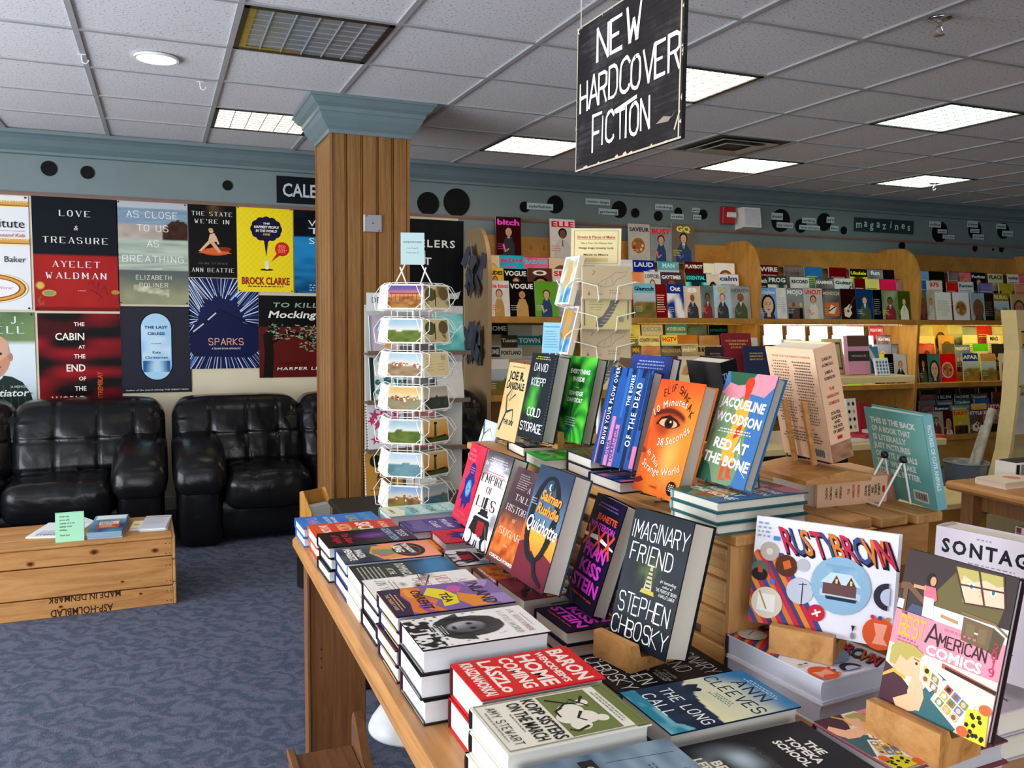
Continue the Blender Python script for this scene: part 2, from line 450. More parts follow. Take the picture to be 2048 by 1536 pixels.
RAILM = plain('brown_picture_rail', '#8b6a5c', .5, 0, .1, 20)
mb = MB(); mb.box(-5, -4, -.1, 11, WY + .1, 0); struct('floor', mb, CARPET)
mb = MB(); mb.box(-5, -4, H_CEIL + .008, 11, WY + .1, H_CEIL + .1, 0)
for i in range(-7, 20):
    x = X0C + TL * i; mb.box(x - .012, -4, H_CEIL - .0005, x + .012, WY, H_CEIL + .009, 1)
for j in range(-13, 6):
    y = Y0C + TL * j; mb.box(-5, y - .012, H_CEIL, 11, y + .012, H_CEIL + .009, 1)
struct('ceiling', mb, [TILE, GRIDM])
mb = MB(); mb.box(-5, WY, 0, 11, WY + .1, 2.22, 0); mb.box(-5, WY, 2.22, 11, WY + .1, H_CEIL, 1); struct('wall_back', mb, [CREAMWALL, GREENWALL])
mb = MB(); mb.box(2.24, WY - .006, 1.95, 11, WY, 2.22, 0); struct('wall_back_upper_band', mb, GREENWALL)
# crown moulding and picture rail
def sweep_x(prof, x0, x1):
    m = MB(); n = len(prof)
    a = [(x0, y, z) for y, z in prof]; b = [(x1, y, z) for y, z in prof]
    m.add(a + b, [(i, (i + 1) % n, n + (i + 1) % n, n + i) for i in range(n)] + [tuple(range(n))[::-1], tuple(range(n, 2 * n))])
    return m
H = H_CEIL
struct('trim_1', sweep_x([(WY, H), (WY - .16, H), (WY - .16, H - .022), (WY - .135, H - .03), (WY - .105, H - .05), (WY - .075, H - .085), (WY - .045, H - .108), (WY - .03, H - .118), (WY - .03, H - .135), (WY, H - .14)], -5, 11), GREENTRIM)
struct('trim_2', sweep_x([(WY, 2.213), (WY - .018, 2.213), (WY - .024, 2.223), (WY - .018, 2.235), (WY, 2.235)], -5, 11), RAILM)
struct('baseboard_back', MB().box(-5, WY - .015, 0, 11, WY, .1, bev=.004), CREAMWALL)
# side wall with the shop windows, out of frame to the west; open shopfront behind the camera
m = MB(); m.box(-3.8, -4, 0, -3.7, WY, .55); m.box(-3.8, -4, 2.45, -3.7, WY, H); m.box(-3.8, 4.8, .55, -3.7, WY, 2.45); m.box(-3.8, -4, .55, -3.7, .3, 2.45)
struct('wall_left', m, CREAMWALL)
m = MB()
for y in (.3, 1.8, 3.3, 4.76): m.box(-3.78, y, .55, -3.72, y + .04, 2.45)
m.box(-3.78, .3, .55, -3.72, 4.8, .59); m.box(-3.78, .3, 2.41, -3.72, 4.8, 2.45)
struct('window_1', m, BLACKP)
m = MB(); m.box(10, -4, 0, 10.1, WY, H); struct('wall_right', m, GREENWALL)
# ================================================================ ceiling fittings
LENS_ON = emis('lit_louvre_lens', '#ffe9c8', 11.0); LENS_GREEN = emis('lit_louvre_lens_cool', '#e0f7da', 9.0)
LENS_LEFT = emis('lit_louvre_lens_warm', '#fff2d8', 3.6)
def louvre_mat():
    q = N('silver_parabolic_louvre'); q.set(.5, .0, col='#8d9196'); return q.m
LOUVRE = louvre_mat()
LENS_OFF = plain('unlit_lamp_cavity', '#8d949c', .3, .4, .25, 5)
BLKFRAME = plain('black_light_frame', '#141416', .4, 0, .05)
YELLOW_REFL = plain('yellow_reflection', '#b99a3a', .3, .7, .2, 12)  # yellowish reflection in the unlit lens, put in as coloured strips
def troffer(i, j, lens, label, grp='square ceiling lights'):
    x, y = X0C + TL * i, Y0C + TL * j
    t = thing('ceiling_light', label, 'ceiling light', (x + TL/2, y + TL/2, H), group=grp)
    s = TL / 2 - .012; m = MB()
    for a in (0, 1, 2, 3):
        R = Matrix.Rotation(a * math.pi / 2, 4, 'Z'); m.box(-s, -s, -.004, s, -s + .022, .03, M=R)
    m.build('frame', BLKFRAME, t)
    m = MB(); m.box(-s + .02, -s + .02, .002, s - .02, s - .02, .006)
    if lens is LENS_OFF:
        m.box(-s + .022, -s + .022, -.001, -s + .05, s - .022, .001, 1); m.box(-s + .022, s - .05, -.0012, 0, s - .022, .0005, 1)
    m.build('lens', [lens, YELLOW_REFL], t)
    m = MB(); n = 6
    for k in range(1, n):
        p = -s + .022 + (2 * s - .044) * k / n
        m.box(p - .0022, -s + .022, -.003, p + .0022, s - .022, .003)
    for k in range(1, 8):
        p = -s + .022 + (2 * s - .044) * k / 8
        m.box(-s + .022, p - .0015, -.0015, s - .022, p + .0015, .003)
    m.build('louvre', LOUVRE, t); return t
troffer(2, 0, LENS_OFF, 'unlit square louvred ceiling light with yellow reflections at its edge before the square column')
troffer(2, 3, LENS_LEFT, 'lit square louvred ceiling light partly hidden by the blue column capital')
troffer(5, 0, LENS_ON, 'bright square ceiling light half hidden behind the hanging chalk sign')
troffer(5, 3, LENS_ON, 'bright square ceiling light just past the column, beside the hanging sign edge')
troffer(8, 0, LENS_GREEN, 'largest of the greenish lit square ceiling lights')
troffer(8, 3, LENS_ON, 'bright white square ceiling light next to the square air vent')
troffer(11, 3, LENS_GREEN, 'small distant greenish ceiling light with a sprinkler at its corner')
for (i, j) in ((2, -3), (5, -3), (8, -3), (11, 0), (-1, -3)):
    troffer(i, j, LENS_ON, 'lit square ceiling light over the shop floor behind the photographer', 'ceiling lights behind the photographer')
p = atz(313, 117, H)
t = thing('recessed_downlight', 'round recessed downlight glowing warm white in the ceiling tiles', 'downlight', (p.x, p.y, H))
m = MB(); m.lathe([(.098, .004), (.098, -.006), (.086, -.006), (.084, .004)], seg=32); m.build('trim_ring', WHITEP, t, smooth=False)
m = MB(); m.lathe([(.085, -.001), (0, -.001)], seg=32); m.build('lamp', emis('downlight_glow', '#fffbe2', 4.0), t)
p = atz(1452, 287, H)
i = math.floor((p.x - X0C) / TL); j = math.floor((p.y - Y0C) / TL)
t = thing('air_vent', 'square stepped metal air vent in the ceiling, dark in the middle', 'air vent', (X0C + TL * (i + .5), Y0C + TL * (j + .5), H))
m = MB()
for k, (r, z) in enumerate(((.29, 0), (.22, -.012), (.15, -.022))):
    for a in range(4):
        R = Matrix.Rotation(a * math.pi / 2, 4, 'Z'); pts = [R @ Vector(q) for q in ((-r, -r, z), (r, -r, z), (r - .05, -r + .05, z + .012), (-r + .05, -r + .05, z + .012))]
        m.quad(pts); m.quad([R @ Vector(q) for q in ((-r, -r, z + .006), (r, -r, z + .006), (r, -r, z), (-r, -r, z))])
m.build('cone', plain('vent_grey_metal', '#a19d92', .45, .2, .1, 8), t)
m = MB(); m.box(-.28, -.28, .001, .28, .28, .004); m.build('duct_opening', BLACKP, t)
for (px, py, lb) in ((1880, 36, 'chrome ceiling sprinkler head with round escutcheon, nearest of the two'), (1869, 366, 'small distant ceiling sprinkler beside the farthest greenish light')):
    p = atz(px, py, H); t = thing('sprinkler', lb, 'sprinkler', (p.x, p.y, H))
    m = MB(); m.lathe([(.045, 0), (.043, -.006), (.02, -.012), (.014, -.012)], seg=24); m.build('escutcheon', CHROME, t, smooth=True)
    m = MB(); m.tube([(0, 0, 0), (0, 0, -.03)], .009, 10); m.tube([(.008, 0, -.028), (.016, 0, -.045), (.004, 0, -.062)], .003, 6); m.tube([(-.008, 0, -.028), (-.016, 0, -.045), (-.004, 0, -.062)], .003, 6)
    m.lathe([(0, -.06), (.02, -.062), (.02, -.066), (0, -.066)], seg=16); m.build('head', CHROME, t)
for (px, py, lb) in ((163, 108, 'clear plastic hook clipped on a ceiling grid bar by the window side'), (400, 163, 'clear plastic hook hanging under ceiling tiles before the column')):
    p = atz(px, py, H); m = MB()
    m.box(-.018, -.004, -.004, .018, .004, 0); m.tube([(0, 0, -.004), (0, 0, -.022), (.004, 0, -.036), (.016, 0, -.042), (.026, 0, -.034), (.028, 0, -.024)], .003, 6)
    o = m.build('ceiling_hook', WHITEP, loc=(p.x, p.y, H)); tag(o, lb, 'hook')
# ================================================================ square column
CX0, CX1, CY0, CY1 = .886, 1.326, 4.825, 5.285
t = thing('column', 'square oak beadboard column with a slate blue capital', 'column', ((CX0+CX1)/2, (CY0+CY1)/2, 0)); t['kind'] = 'structure'
m = MB(); hw, hd = (CX1-CX0)/2, (CY1-CY0)/2
def boards(p0, p1, nrm, n, z0, z1):
    p0, p1, nrm = Vector(p0), Vector(p1), Vector(nrm); L = (p1 - p0).length; u = (p1 - p0) / L; w = L / n; g = .012
    for k in range(n):
        for (a, b, da, db) in ((0, g/2, -.011, 0), (g/2, w * .84, 0, 0), (w * .84, w * .84 + .004, 0, -.007), (w * .84 + .004, w * .84 + .008, -.007, 0), (w * .84 + .008, w - g/2, 0, 0), (w - g/2, w, 0, -.011)):
            A = p0 + u * (k * w + a) + nrm * da; B = p0 + u * (k * w + b) + nrm * db
            m.quad([(A.x, A.y, z0), (B.x, B.y, z0), (B.x, B.y, z1), (A.x, A.y, z1)])
boards((-hw, -hd, 0), (hw, -hd, 0), (0, -1, 0), 5, 0, H - .02); boards((-hw, hd, 0), (-hw, -hd, 0), (-1, 0, 0), 5, 0, H - .02)
boards((hw, -hd, 0), (hw, hd, 0), (1, 0, 0), 5, 0, H - .02); boards((hw, hd, 0), (-hw, hd, 0), (0, 1, 0), 5, 0, H - .02)
for sx in (-1, 1):
    for sy in (-1, 1): m.box(sx*hw - .010, sy*hd - .010, 0, sx*hw + .004, sy*hd + .004, H - .02)
m.build('shaft', OAK_V, t)
m = MB(); prof = [(0, H - .185), (.012, H - .185), (.014, H - .165), (.03, H - .15), (.058, H - .11), (.068, H - .085), (.075, H - .08), (.078, H - .06), (.1, H - .045), (.12, H - .018), (.128, H - .015), (.128, H)]
rings = [[(-hw - o, -hd - o, z), (hw + o, -hd - o, z), (hw + o, hd + o, z), (-hw - o, hd + o, z)] for o, z in prof]
pts = [p for r in rings for p in r]; m.add(pts, [(i*4 + k, i*4 + (k+1) % 4, (i+1)*4 + (k+1) % 4, (i+1)*4 + k) for i in range(len(prof)-1) for k in range(4)])
m.build('capital', GREENTRIM, t)
pl = thing('cover_plate', 'square brushed metal blank cover plate on the column', 'cover plate', (aty(745, 447, CY0).x, CY0 - .006, aty(745, 447, CY0).z))
m = MB(); m.box(-.052, -.005, -.049, .052, 0, .049, bev=.003); m.build('plate', STEEL, pl)
for (x, z) in ((0, 0), (.035, -.04), (-.035, .04)):
    m = MB(); m.tube([(x, -.003, z), (x, -.009, z)], .005, 10); m.build('screw', plain('screw_dark', '#5d5f62', .4, .6) if 'screw_dark' not in bpy.data.materials else bpy.data.materials['screw_dark'], pl)
# ================================================================ things fixed to the back wall
DOTM = plain('black_painted_disc', '#08090b', .6, 0, .1, spec=.15)
def wallpt(px, py, off=0): return aty(px, py, WY - off)
DOTS = [(98,337,15,'largest black disc over the posters toward the window'),(175,345,13,'black disc second along over the red and black poster'),(455,371,10,'small black disc over the yellow poster'),
(856,407,23,'black disc just past the column, smaller of the big pair'),(913,405,28,'biggest black disc just past the column'),(1049,414,11,'small black disc behind the style/fashion tag'),(1110,409,18,'big black disc behind the style/fashion tag'),
(1238,419,17,'big black disc behind the gardening tag'),(1270,426,9.5,'small plain black disc next to the gardening disc'),(1316,432,10,'small black disc under the cooking tag'),(1356,424,9,'small black disc over the crafts tag'),(1406,429,10,'small black disc behind the pets and kids tags'),
(1561,441,23,'big black disc behind the music tag'),(1601,452,14,'black disc behind the writing tag'),(1648,444,18,'black disc behind the art tag'),(1687,461,8,'small plain black disc before the magazines sign'),(1879,464,21,'big black disc behind the politics tag'),
(1949,460,18,'black disc behind the science tag'),(2006,462,16,'black disc behind the health tag'),(1803,492,9,'black disc half hidden by the arched shelf panel under the magazines sign'),(1949,497,7,'small black disc below the science tag'),(1985,499,3,'tiniest black disc below the travel tag'),(2002,498,7,'small black disc below the health tag')]
for px, py, r, lb in DOTS:
    p = wallpt(px, py); rr = (wallpt(px, py - r) - p).length; m = MB()
    m.lathe([(rr, 0), (rr, .006), (0, .006)], seg=28)
    o = m.build('wall_disc', DOTM, M=Matrix.Translation((p.x, WY - .0005, p.z)) @ Matrix.Rotation(math.pi/2, 4, 'X')); tag(o, lb, 'wall disc', 'black discs on the wall frieze')
def sign(px0, py0, px1, py1, txt, bg, fg, name='topic_tag', label=None, off=.012, wt='b', hh=.5, group='topic tags on the wall frieze', cat='sign', th=.004, w=.88):
    a, b = wallpt(px0, (py0 + py1) / 2), wallpt(px1, (py0 + py1) / 2); zc = wallpt((px0 + px1) / 2, (py0 + py1) / 2).z; hgt = (wallpt(px0, py0).z - wallpt(px0, py1).z)
    wd = b.x - a.x; m = MB(); m.box(0, 0, 0, wd, th, hgt, 0, bg)
    A = Art(m, Fr((0, 0, 0)), wd, hgt); 
    if txt: A.t(txt, .5, .5 - hh / 2, hh, fg, wt, w=w)
    o = m.build(name, MATTE, loc=(a.x, WY - off - th, zc - hgt / 2)); tag(o, label or ('small printed tag reading ' + txt + ' on the wall frieze'), cat, group); return o
TAGBG = '#b9c8cc'
for (x0, y0, x1, y1, s) in ((1053,407,1105,420,'style/fashion'),(1170,398,1219,410,'interior design'),(1196,418,1235,430,'gardening'),(1309,409,1344,420,'cooking'),(1340,428,1366,439,'crafts'),(1383,416,1398,425,'pets'),(1385,430,1401,439,'kids'),
 (1541,426,1564,440,'music'),(1552,445,1584,456,'pop culture'),(1603,436,1630,447,'writing'),(1597,451,1638,460,'literary anthologies'),(1652,434,1667,446,'art'),(1659,452,1675,462,'film'),(1857,443,1880,455,'politics'),(1874,459,1892,467,'society'),(1884,470,1907,478,'economics'),
 (1933,442,1954,455,'science'),(1939,458,1957,466,'nature'),(1944,469,1966,479,'travel'),(1991,448,2010,458,'health'),(2003,462,2024,473,'sports')):
    sign(x0, y0, x1, y1, s, TAGBG, '#20282c', hh=.42, off=.008)
mg = sign(1707, 438, 1826, 466, None, '#2c3b3e', '#fff', 'department_sign', 'dark sign with pale stencil letters reading magazines', off=.004, group='department signs')
m = MB(); A = Art(m, Fr((0, -.0005, 0)), 1, 1)
a, b = wallpt(1707, 452), wallpt(1826, 452); wd = b.x - a.x
A.w, A.h = wd, .14
for k, ch in enumerate('magazines'):
    A.t(ch, .08 + k * .105, .3 + (.06 if k % 2 else -.04), .52, '#b9d3d3', 'b', rot=(-4 if k % 2 else 5))
m.build('lettering', MATTE, mg)
sign(553, 357, 735, 411, 'CALENDARS', '#14181d', '#c2cdd2', 'department_sign', 'black sign with white capitals half hidden behind the column', off=.003, hh=.48, group='department signs')
# fire alarm, white loudspeaker box
p0, p1 = wallpt(1446, 430, .05), wallpt(1472, 430, .05)
t = thing('fire_alarm', 'red fire alarm sounder with a white strobe on the wall frieze', 'fire alarm', (p0.x, WY, p0.z)); w = p1.x - p0.x
m = MB(); m.box(0, -.05, -w * .55, w, 0, w * .55, bev=.006); m.build('housing', plain('red_alarm_plastic', '#b0151c', .35, 0, .05), t)
m = MB(); m.box(w * .28, -.062, -w * .12, w * .98, -.05, w * .2, bev=.003); m.build('strobe', WHITEP, t)
p0, p1 = wallpt(1487, 436, .12), wallpt(1521, 436, .12); w = p1.x - p0.x
t = thing('loudspeaker', 'white box loudspeaker with slanted front on the wall frieze', 'loudspeaker', (p0.x, WY, p0.z))
m = MB(); m.prism([(0, -.1), (-.14, -.08), (-.11, .1), (0, .1)], 0, w, Fr((0, 0, 0), (0, 1, 0), (0, 0, 1), (1, 0, 0)), 0); m.build('cabinet', WHITEP, t)
m = MB(); m.quad([(.012, -.1405, -.07), (w - .012, -.1405, -.07), (w - .012, -.115, .088), (.012, -.115, .088)]); m.build('grille', plain('pale_grille', '#cfd2d4', .6), t)
# ================================================================ book posters
PY = WY - .004
def poster(x0, x1, y0, y1, draw, label, rot=0, dz=0, base='#111'):
    """poster between these edges of the wall, y0 top, y1 bottom"""
    xm, ym = (x0 + x1) / 2, (y0 + y1) / 2
    a, b = aty(x0, ym, PY).x, aty(x1, ym, PY).x; zt, zb = aty(xm, y0, PY).z, aty(xm, y1, PY).z
    w, h = b - a, zt - zb; m = MB(); th = .003 + dz
    m.box(0, -th, 0, w, 0, h, 0, base)
    A = Art(m, Fr((0, -th, 0)), w, h); draw(A)
    for (x, y) in ((.03, .985), (.97, .985), (.03, .015), (.97, .015)): A.e(x, y, .012, '#15171a', n=10)
    o = m.build('poster', PRINT, M=Matrix.Translation((a, PY, zb)) @ Matrix.Rotation(rot, 4, 'Y')); tag(o, label, 'poster', 'book posters on the lounge wall'); return o
def d_institute(A):
    A.r(0, 0, 1, 1, '#e6e6e8')
    for y in (.93, .60):
        A.r(0, y - .035, 1, y + .035, '#f3e3b0'); A.r(0, y - .022, 1, y + .022, '#9a5a1c'); A.r(0, y - .012, 1, y + .014, '#d9a04a')
        for k in range(60): A.e(k / 60, y + .016, .006, '#fff7e6', n=6)
    A.t('Institute', .955, .72, .075, '#1b1b1d', 'n', al='r'); A.r(.2, .69, .95, .693, '#c23a48')
    A.t('of Thousand Kids', .95, .64, .03, '#c23048', 'n', al='r', sh=.25)
    A.t('Baker', .955, .42, .05, '#1b1b1d', 'n', al='r')
    A.e(.55, .19, .42, '#f3e3b0', .135); A.e(.55, .19, .4, '#9a5a1c', .125); A.e(.55, .19, .38, '#d9a04a', .113); A.e(.55, .19, .34, '#9a5a1c', .095); A.e(.55, .19, .32, '#eceaf0', .085)
    A.t('Award Winner', .8, .18, .025, '#c23048', 'n', al='r', sh=.25)
def d_treasure(A):
    A.grid(lambda x, y: mix('#9a1418', '#b5261f', fbm(x*3, y*3, 5)) if y < .5 else mix('#05080e', '#0b131d', y), 24, 48)
    A.r(0, 0, 1, .035, '#7a0f12')
    A.e(.07, .22, .055, '#b8742c'); A.e(.07, .22, .04, '#d9b35a'); A.e(.17, .155, .085, '#c99a3c', .03); A.e(.17, .155, .06, '#7d9a6a', .02); A.e(.95, .17, .05, '#b7843a', .02)
    for k in range(14): A.e(.02 + .09 * hsh(k, 3), .05 + .08 * hsh(k, 4), .012, '#a0522c', n=6)
    for s, y, h, w in (('LOVE', .83, .05, .36), ('TREASURE', .595, .052, .76), ('AYELET', .385, .052, .55), ('WALDMAN', .285, .052, .71)): A.t(s, .5, y, h, '#ece8e2', 'serif', w=w, sp=.25, sw=.15)
    A.t('&', .5, .71, .04, '#d8d4cf', 'n', sh=.2); A.t('a novel', .55, .175, .014, '#e6c9c0', 'n', sh=.25)
    A.line([(.62, .24), (.68, .27), (.7, .2), (.76, .26), (.72, .15), (.82, .22), (.86, .14)], .006, '#4a0c10'); A.line([(.64, .2), (.8, .12), (.74, .1)], .006, '#4a0c10')
def d_close(A):
    def f(x, y):
        if y > .94: return C('#b9bdc6')
        if y > .64:
            sea = mix('#a89a8c', '#c2b8ae', vn(x*8, y*30, 2)) if y < .78 else mix('#6f8aa0', '#93a8b8', vn(x*5, y*50, 3))
            d = math.hypot((x - .86) / .22, (y - .67) / .16)
            return mix('#4a2c1e', '#2c1a14', vn(x*30, y*20, 4)) if d < 1 and y > .64 else sea
        if y > .33: return mix('#8a9a8e', '#c2ccba', vn(x*4, y*60, 6))
        b = mix('#5a625e', '#a3a27a', ss(.33, .05, y) * (.5 + .5 * vn(x*7, y*12, 8)))
        if y < .2 and abs(y - (.14 - .1 * (x - .45))) < .03 and .2 < x < .72: b = mix('#d9d4ae', '#8d8c74', vn(x*20, y*60, 9))
        return b
    A.grid(f, 40, 70)
    for s, y, w in (('AS CLOSE', .845, .72), ('TO US', .715, .44), ('AS', .565, .16), ('BREATHING', .415, .86)): A.t(s, .5, y, .06, '#f1efe9', 'thin', w=w, sp=.16, sw=.09)
    A.t('a novel', .55, .345, .02, '#e8e6d8', 'n', sh=.3); A.t('ELIZABETH', .5, .245, .04, '#f1efe9', 'thin', w=.5, sp=.2, sw=.1); A.t('POLINER', .5, .17, .04, '#f1efe9', 'thin', w=.4, sp=.2, sw=.1)
def d_state(A):
    A.r(0, 0, 1, 1, '#0b0a0b'); A.grid(lambda x, y: mix('#0b0a0b', '#6b5230', ss(.25, 0, math.hypot(x - .55, (y - .95) * 1.3)) * vn(x*6, y*8, 1)), 14, 10, 0, .8, 1, 1)
    A.e(.55, .36, .3, '#c3491c', .055, n=14); A.p([(.2, .34), (.5, .42), (.9, .34), (.6, .32)], '#d9662a'); A.e(.72, .4, .17, '#8c2c12', .03)
    sk = '#e4b892'
    A.p([(.2, .36), (.26, .36), (.47, .49), (.42, .52)], sk); A.p([(.42, .5), (.5, .52), (.68, .36), (.62, .34)], '#d8a680'); A.p([(.4, .49), (.44, .6), (.54, .62), (.58, .5)], sk); A.e(.47, .645, .045, sk); A.e(.46, .665, .05, '#c99a5a', .022); A.p([(.53, .6), (.57, .58), (.64, .47), (.6, .46)], sk)
    for s, y, w in (('THE STATE', .855, .84), ('WE\'RE IN', .75, .72), ('ANN BEATTIE', .075, .88)): A.t(s, .5, y, .055, '#e6e3de', 'serif', w=w, sp=.22, sw=.15)
    A.t('MAINE STORIES', .5, .185, .022, '#77706a', 'thin', w=.6, sp=.3)
def d_yellow(A):
    A.grid(lambda x, y: mix('#f2d40e', '#f8e22c', .5 + .5 * math.sin(x*60) * math.sin(y*90)), 40, 60)
    for k in range(12):
        a = k * math.pi / 6; A.e(.52 + .2 * math.cos(a), .745 + .095 * math.sin(a), .085, '#1c1538')
    A.e(.52, .745, .24, '#1c1538', .12); A.p([(.47, .64), (.56, .64), (.515, .42)], '#1c1538')
    for s, y, w in (('THE', .8, .12), ('HAPPIEST PEOPLE', .755, .44), ('IN THE WORLD', .71, .38), ('A NOVEL', .672, .13)): A.t(s, .52, y, .028 if len(s) > 7 else .022, '#f4f0e0' if s != 'A NOVEL' else '#e8c91c', 'x', w=w, sh=.15)
    A.e(.8, .515, .13, '#d8281e'); A.p([(.7, .46), (.76, .44), (.6, .36)], '#d8281e'); A.lines(.72, .88, .555, 7, .014, .007, '#f3b8a0', 'c')
    A.e(.52, .265, .12, '#181410', .012); A.p([(.495, .27), (.55, .27), (.56, .32), (.49, .32)], '#f3ecd8')
    for k in range(4): A.line([(.498 + .018*k, .31), (.49 + .022*k, .365 + (.01 if k in (1, 2) else 0))], .017, '#f3ecd8')
    A.t('BROCK CLARKE', .5, .09, .085, '#a3251a', 'x', w=.86); A.lines(.08, .92, .06, 1, .02, .012, '#5a4a10', 'c')
def d_sea(A):
    A.grid(lambda x, y: mix('#0a1016', '#1a2630', vn(x*9, y*14, 3) ** 3) if y > .68 else mix(mix('#0c3a66', '#1f86c4', ss(.05, .6, y)), '#2c9ad6', vn(x*5, y*22, 4) * .6), 20, 44)
    for s, y in (('WHERE', .8), ('THEY', .71), ('SPOOL', .59)): A.t(s, .5, y, .07, '#e4ecf0', 'n', w=.62)
    A.lines(.2, .6, .09, 3, .03, .012, '#b8d4e4')
def d_portrait(A):
    def f(x, y):
        bg = mix('#b9cdda', '#dfe8ec', ss(.2, .75, y)) if y < .8 else mix('#4e6b4a', '#7b9160', vn(x*9, y*9, 2))
        return bg
    A.grid(f, 18, 30)
    A.p([(.0, 0), (.99, 0), (.98, .3), (.93, .42), (.84, .5), (.72, .54), (.5, .56), (.3, .5), (0, .42)], '#22302c')
    for k in range(9): A.line([(.1 + .1*k, 0), (.22 + .08*k, .48)], .012, '#3a5046')
    for k in range(5): A.line([(.0, .08 + .09*k), (.95, .06 + .09*k)], .01, '#3f3a34')
    A.p([(.4, .54), (.5, .47), (.62, .54), (.58, .6), (.42, .6)], '#d8dde0')
    A.e(.5, .68, .21, '#c98f72', .155); A.e(.5, .745, .2, '#d6a386', .1); A.e(.71, .68, .03, '#b97e62', .03); A.p([(.68, .69), (.71, .71), (.69, .79)], '#a9a39c')
    A.e(.42, .705, .028, '#3a2a22', .01); A.e(.59, .705, .028, '#3a2a22', .01); A.line([(.4, .61), (.5, .595), (.6, .612)], .02, '#8a4a3c'); A.p([(.48, .7), (.53, .7), (.54, .645), (.46, .645)], '#c0866a')
    A.t('GEORGE J.', .88, .92, .05, '#e6ede6', 'serif', al='r', w=.92, sp=.3, sw=.16); A.t('MITCHELL', .88, .85, .05, '#e6ede6', 'serif', al='r', w=.92, sp=.3, sw=.16); A.t('The Negotiator', .9, .4, .05, '#f0f0ea', 'b', al='r', w=.95, sh=.2); A.t('A MEMOIR', .9, .46, .016, '#b9c0b8', 'b', al='r')
def d_cabin(A):
    A.grid(lambda x, y: mix('#0a0506', '#b01322', max(0, vn(x*2.2 + y*.3, y*11, 3) - .35) * 1.5 * (1 - .5 * x)) if not (x > .6 and y < .15) else mix('#101a44', '#0a0506', x), 26, 44)
    for s, y, h, w in (('THE', .885, .035, .13), ('CABIN', .755, .065, .36), ('AT', .675, .032, .08), ('THE', .585, .04, .14), ('END', .465, .065, .24), ('OF', .38, .035, .09), ('THE', .285, .042, .14), ('WORLD', .165, .07, .42)): A.t(s, .56, y, h, '#f0e9dd', 'b', al='r', w=w)
    A.t('PAUL TREMBLAY', .76, .1, .042, '#d9552c', 'b', al='l', rot=90, cond=.8)
def d_cruise(A):
    A.r(0, 0, 1, 1, '#23222d'); A.r(.03, .05, .97, .985, '#272633')
    P = [(.5 + .215 * math.cos(a), .75 + .17 * math.sin(a)) for a in [math.pi * k / 14 for k in range(15)]] + [(.5 + .215 * math.cos(a), .32 + .17 * math.sin(a)) for a in [math.pi + math.pi * k / 14 for k in range(15)]]
    A.p([(.5 + (x - .5) * 1.09, .535 + (y - .535) * 1.03) for x, y in P], '#12111a'); A.p(P, '#a9d2ee')
    A.grid(lambda x, y: mix('#8fc4ec', '#cfe6f4', vn(x*7, y*16, 6)), 6, 20, .3, .37, .7, .79)
    A.grid(lambda x, y: mix('#1b5c9c', '#b9dcf0', ss(.16, .0, abs(x - .5) - .02 + .3 * abs(y - .27) * vn(x*20, y*20, 2))), 10, 10, .305, .24, .695, .37)
    A.t('THE LAST', .5, .745, .032, '#16395c', 'x', w=.33); A.t('CRUISE', .5, .67, .032, '#16395c', 'x', w=.25); A.t('a novel', .5, .565, .018, '#3a6a90', 'b', w=.14); A.t('Kate', .5, .455, .03, '#16395c', 'b', w=.12); A.t('Christensen', .5, .395, .03, '#16395c', 'b', w=.33)
    A.t('Author of the award winning THE GREAT MAN', .5, .025, .016, '#d9d6dd', 'b', w=.9, sh=.2); A.line([(.76, .45), (.76, .93)], .006, '#14131b')
def d_sparks(A):
    A.r(0, 0, 1, 1, '#131b48')
    r = random.Random(3)
    for k in range(88):
        a = 2 * math.pi * k / 88 + r.uniform(-.02, .02); ca, sa = math.cos(a), math.sin(a); r0 = .3 + .1 * r.random(); r1 = .9
        q = lambda rr: (min(1, max(0, .45 + ca * rr)), min(1, max(0, .55 + sa * rr * .75)))
        A.line([q(r0), q(r1)], .004 + .012 * r.random(), '#cdd8f0' if r.random() < .7 else '#5f86c8')
    A.p([(0, .42), (.42, .66), (1, .42), (1, .2), (.86, .12), (.06, .14), (0, .2)], '#0f1640'); A.line([(.02, .36), (.42, .66), (1, .45)], .03, '#0b1030'); A.line([(.05, .41), (.2, .5)], .02, '#c8d0e8'); A.line([(.26, .54), (.38, .62)], .02, '#c8d0e8')
    A.t('SPARKS', .52, .265, .07, '#e2a08e', 'thin', w=.5, sp=.15, sw=.13); A.t('A TELLING ROOM ANTHOLOGY', .52, .215, .018, '#d9d3dc', 'b', w=.42)
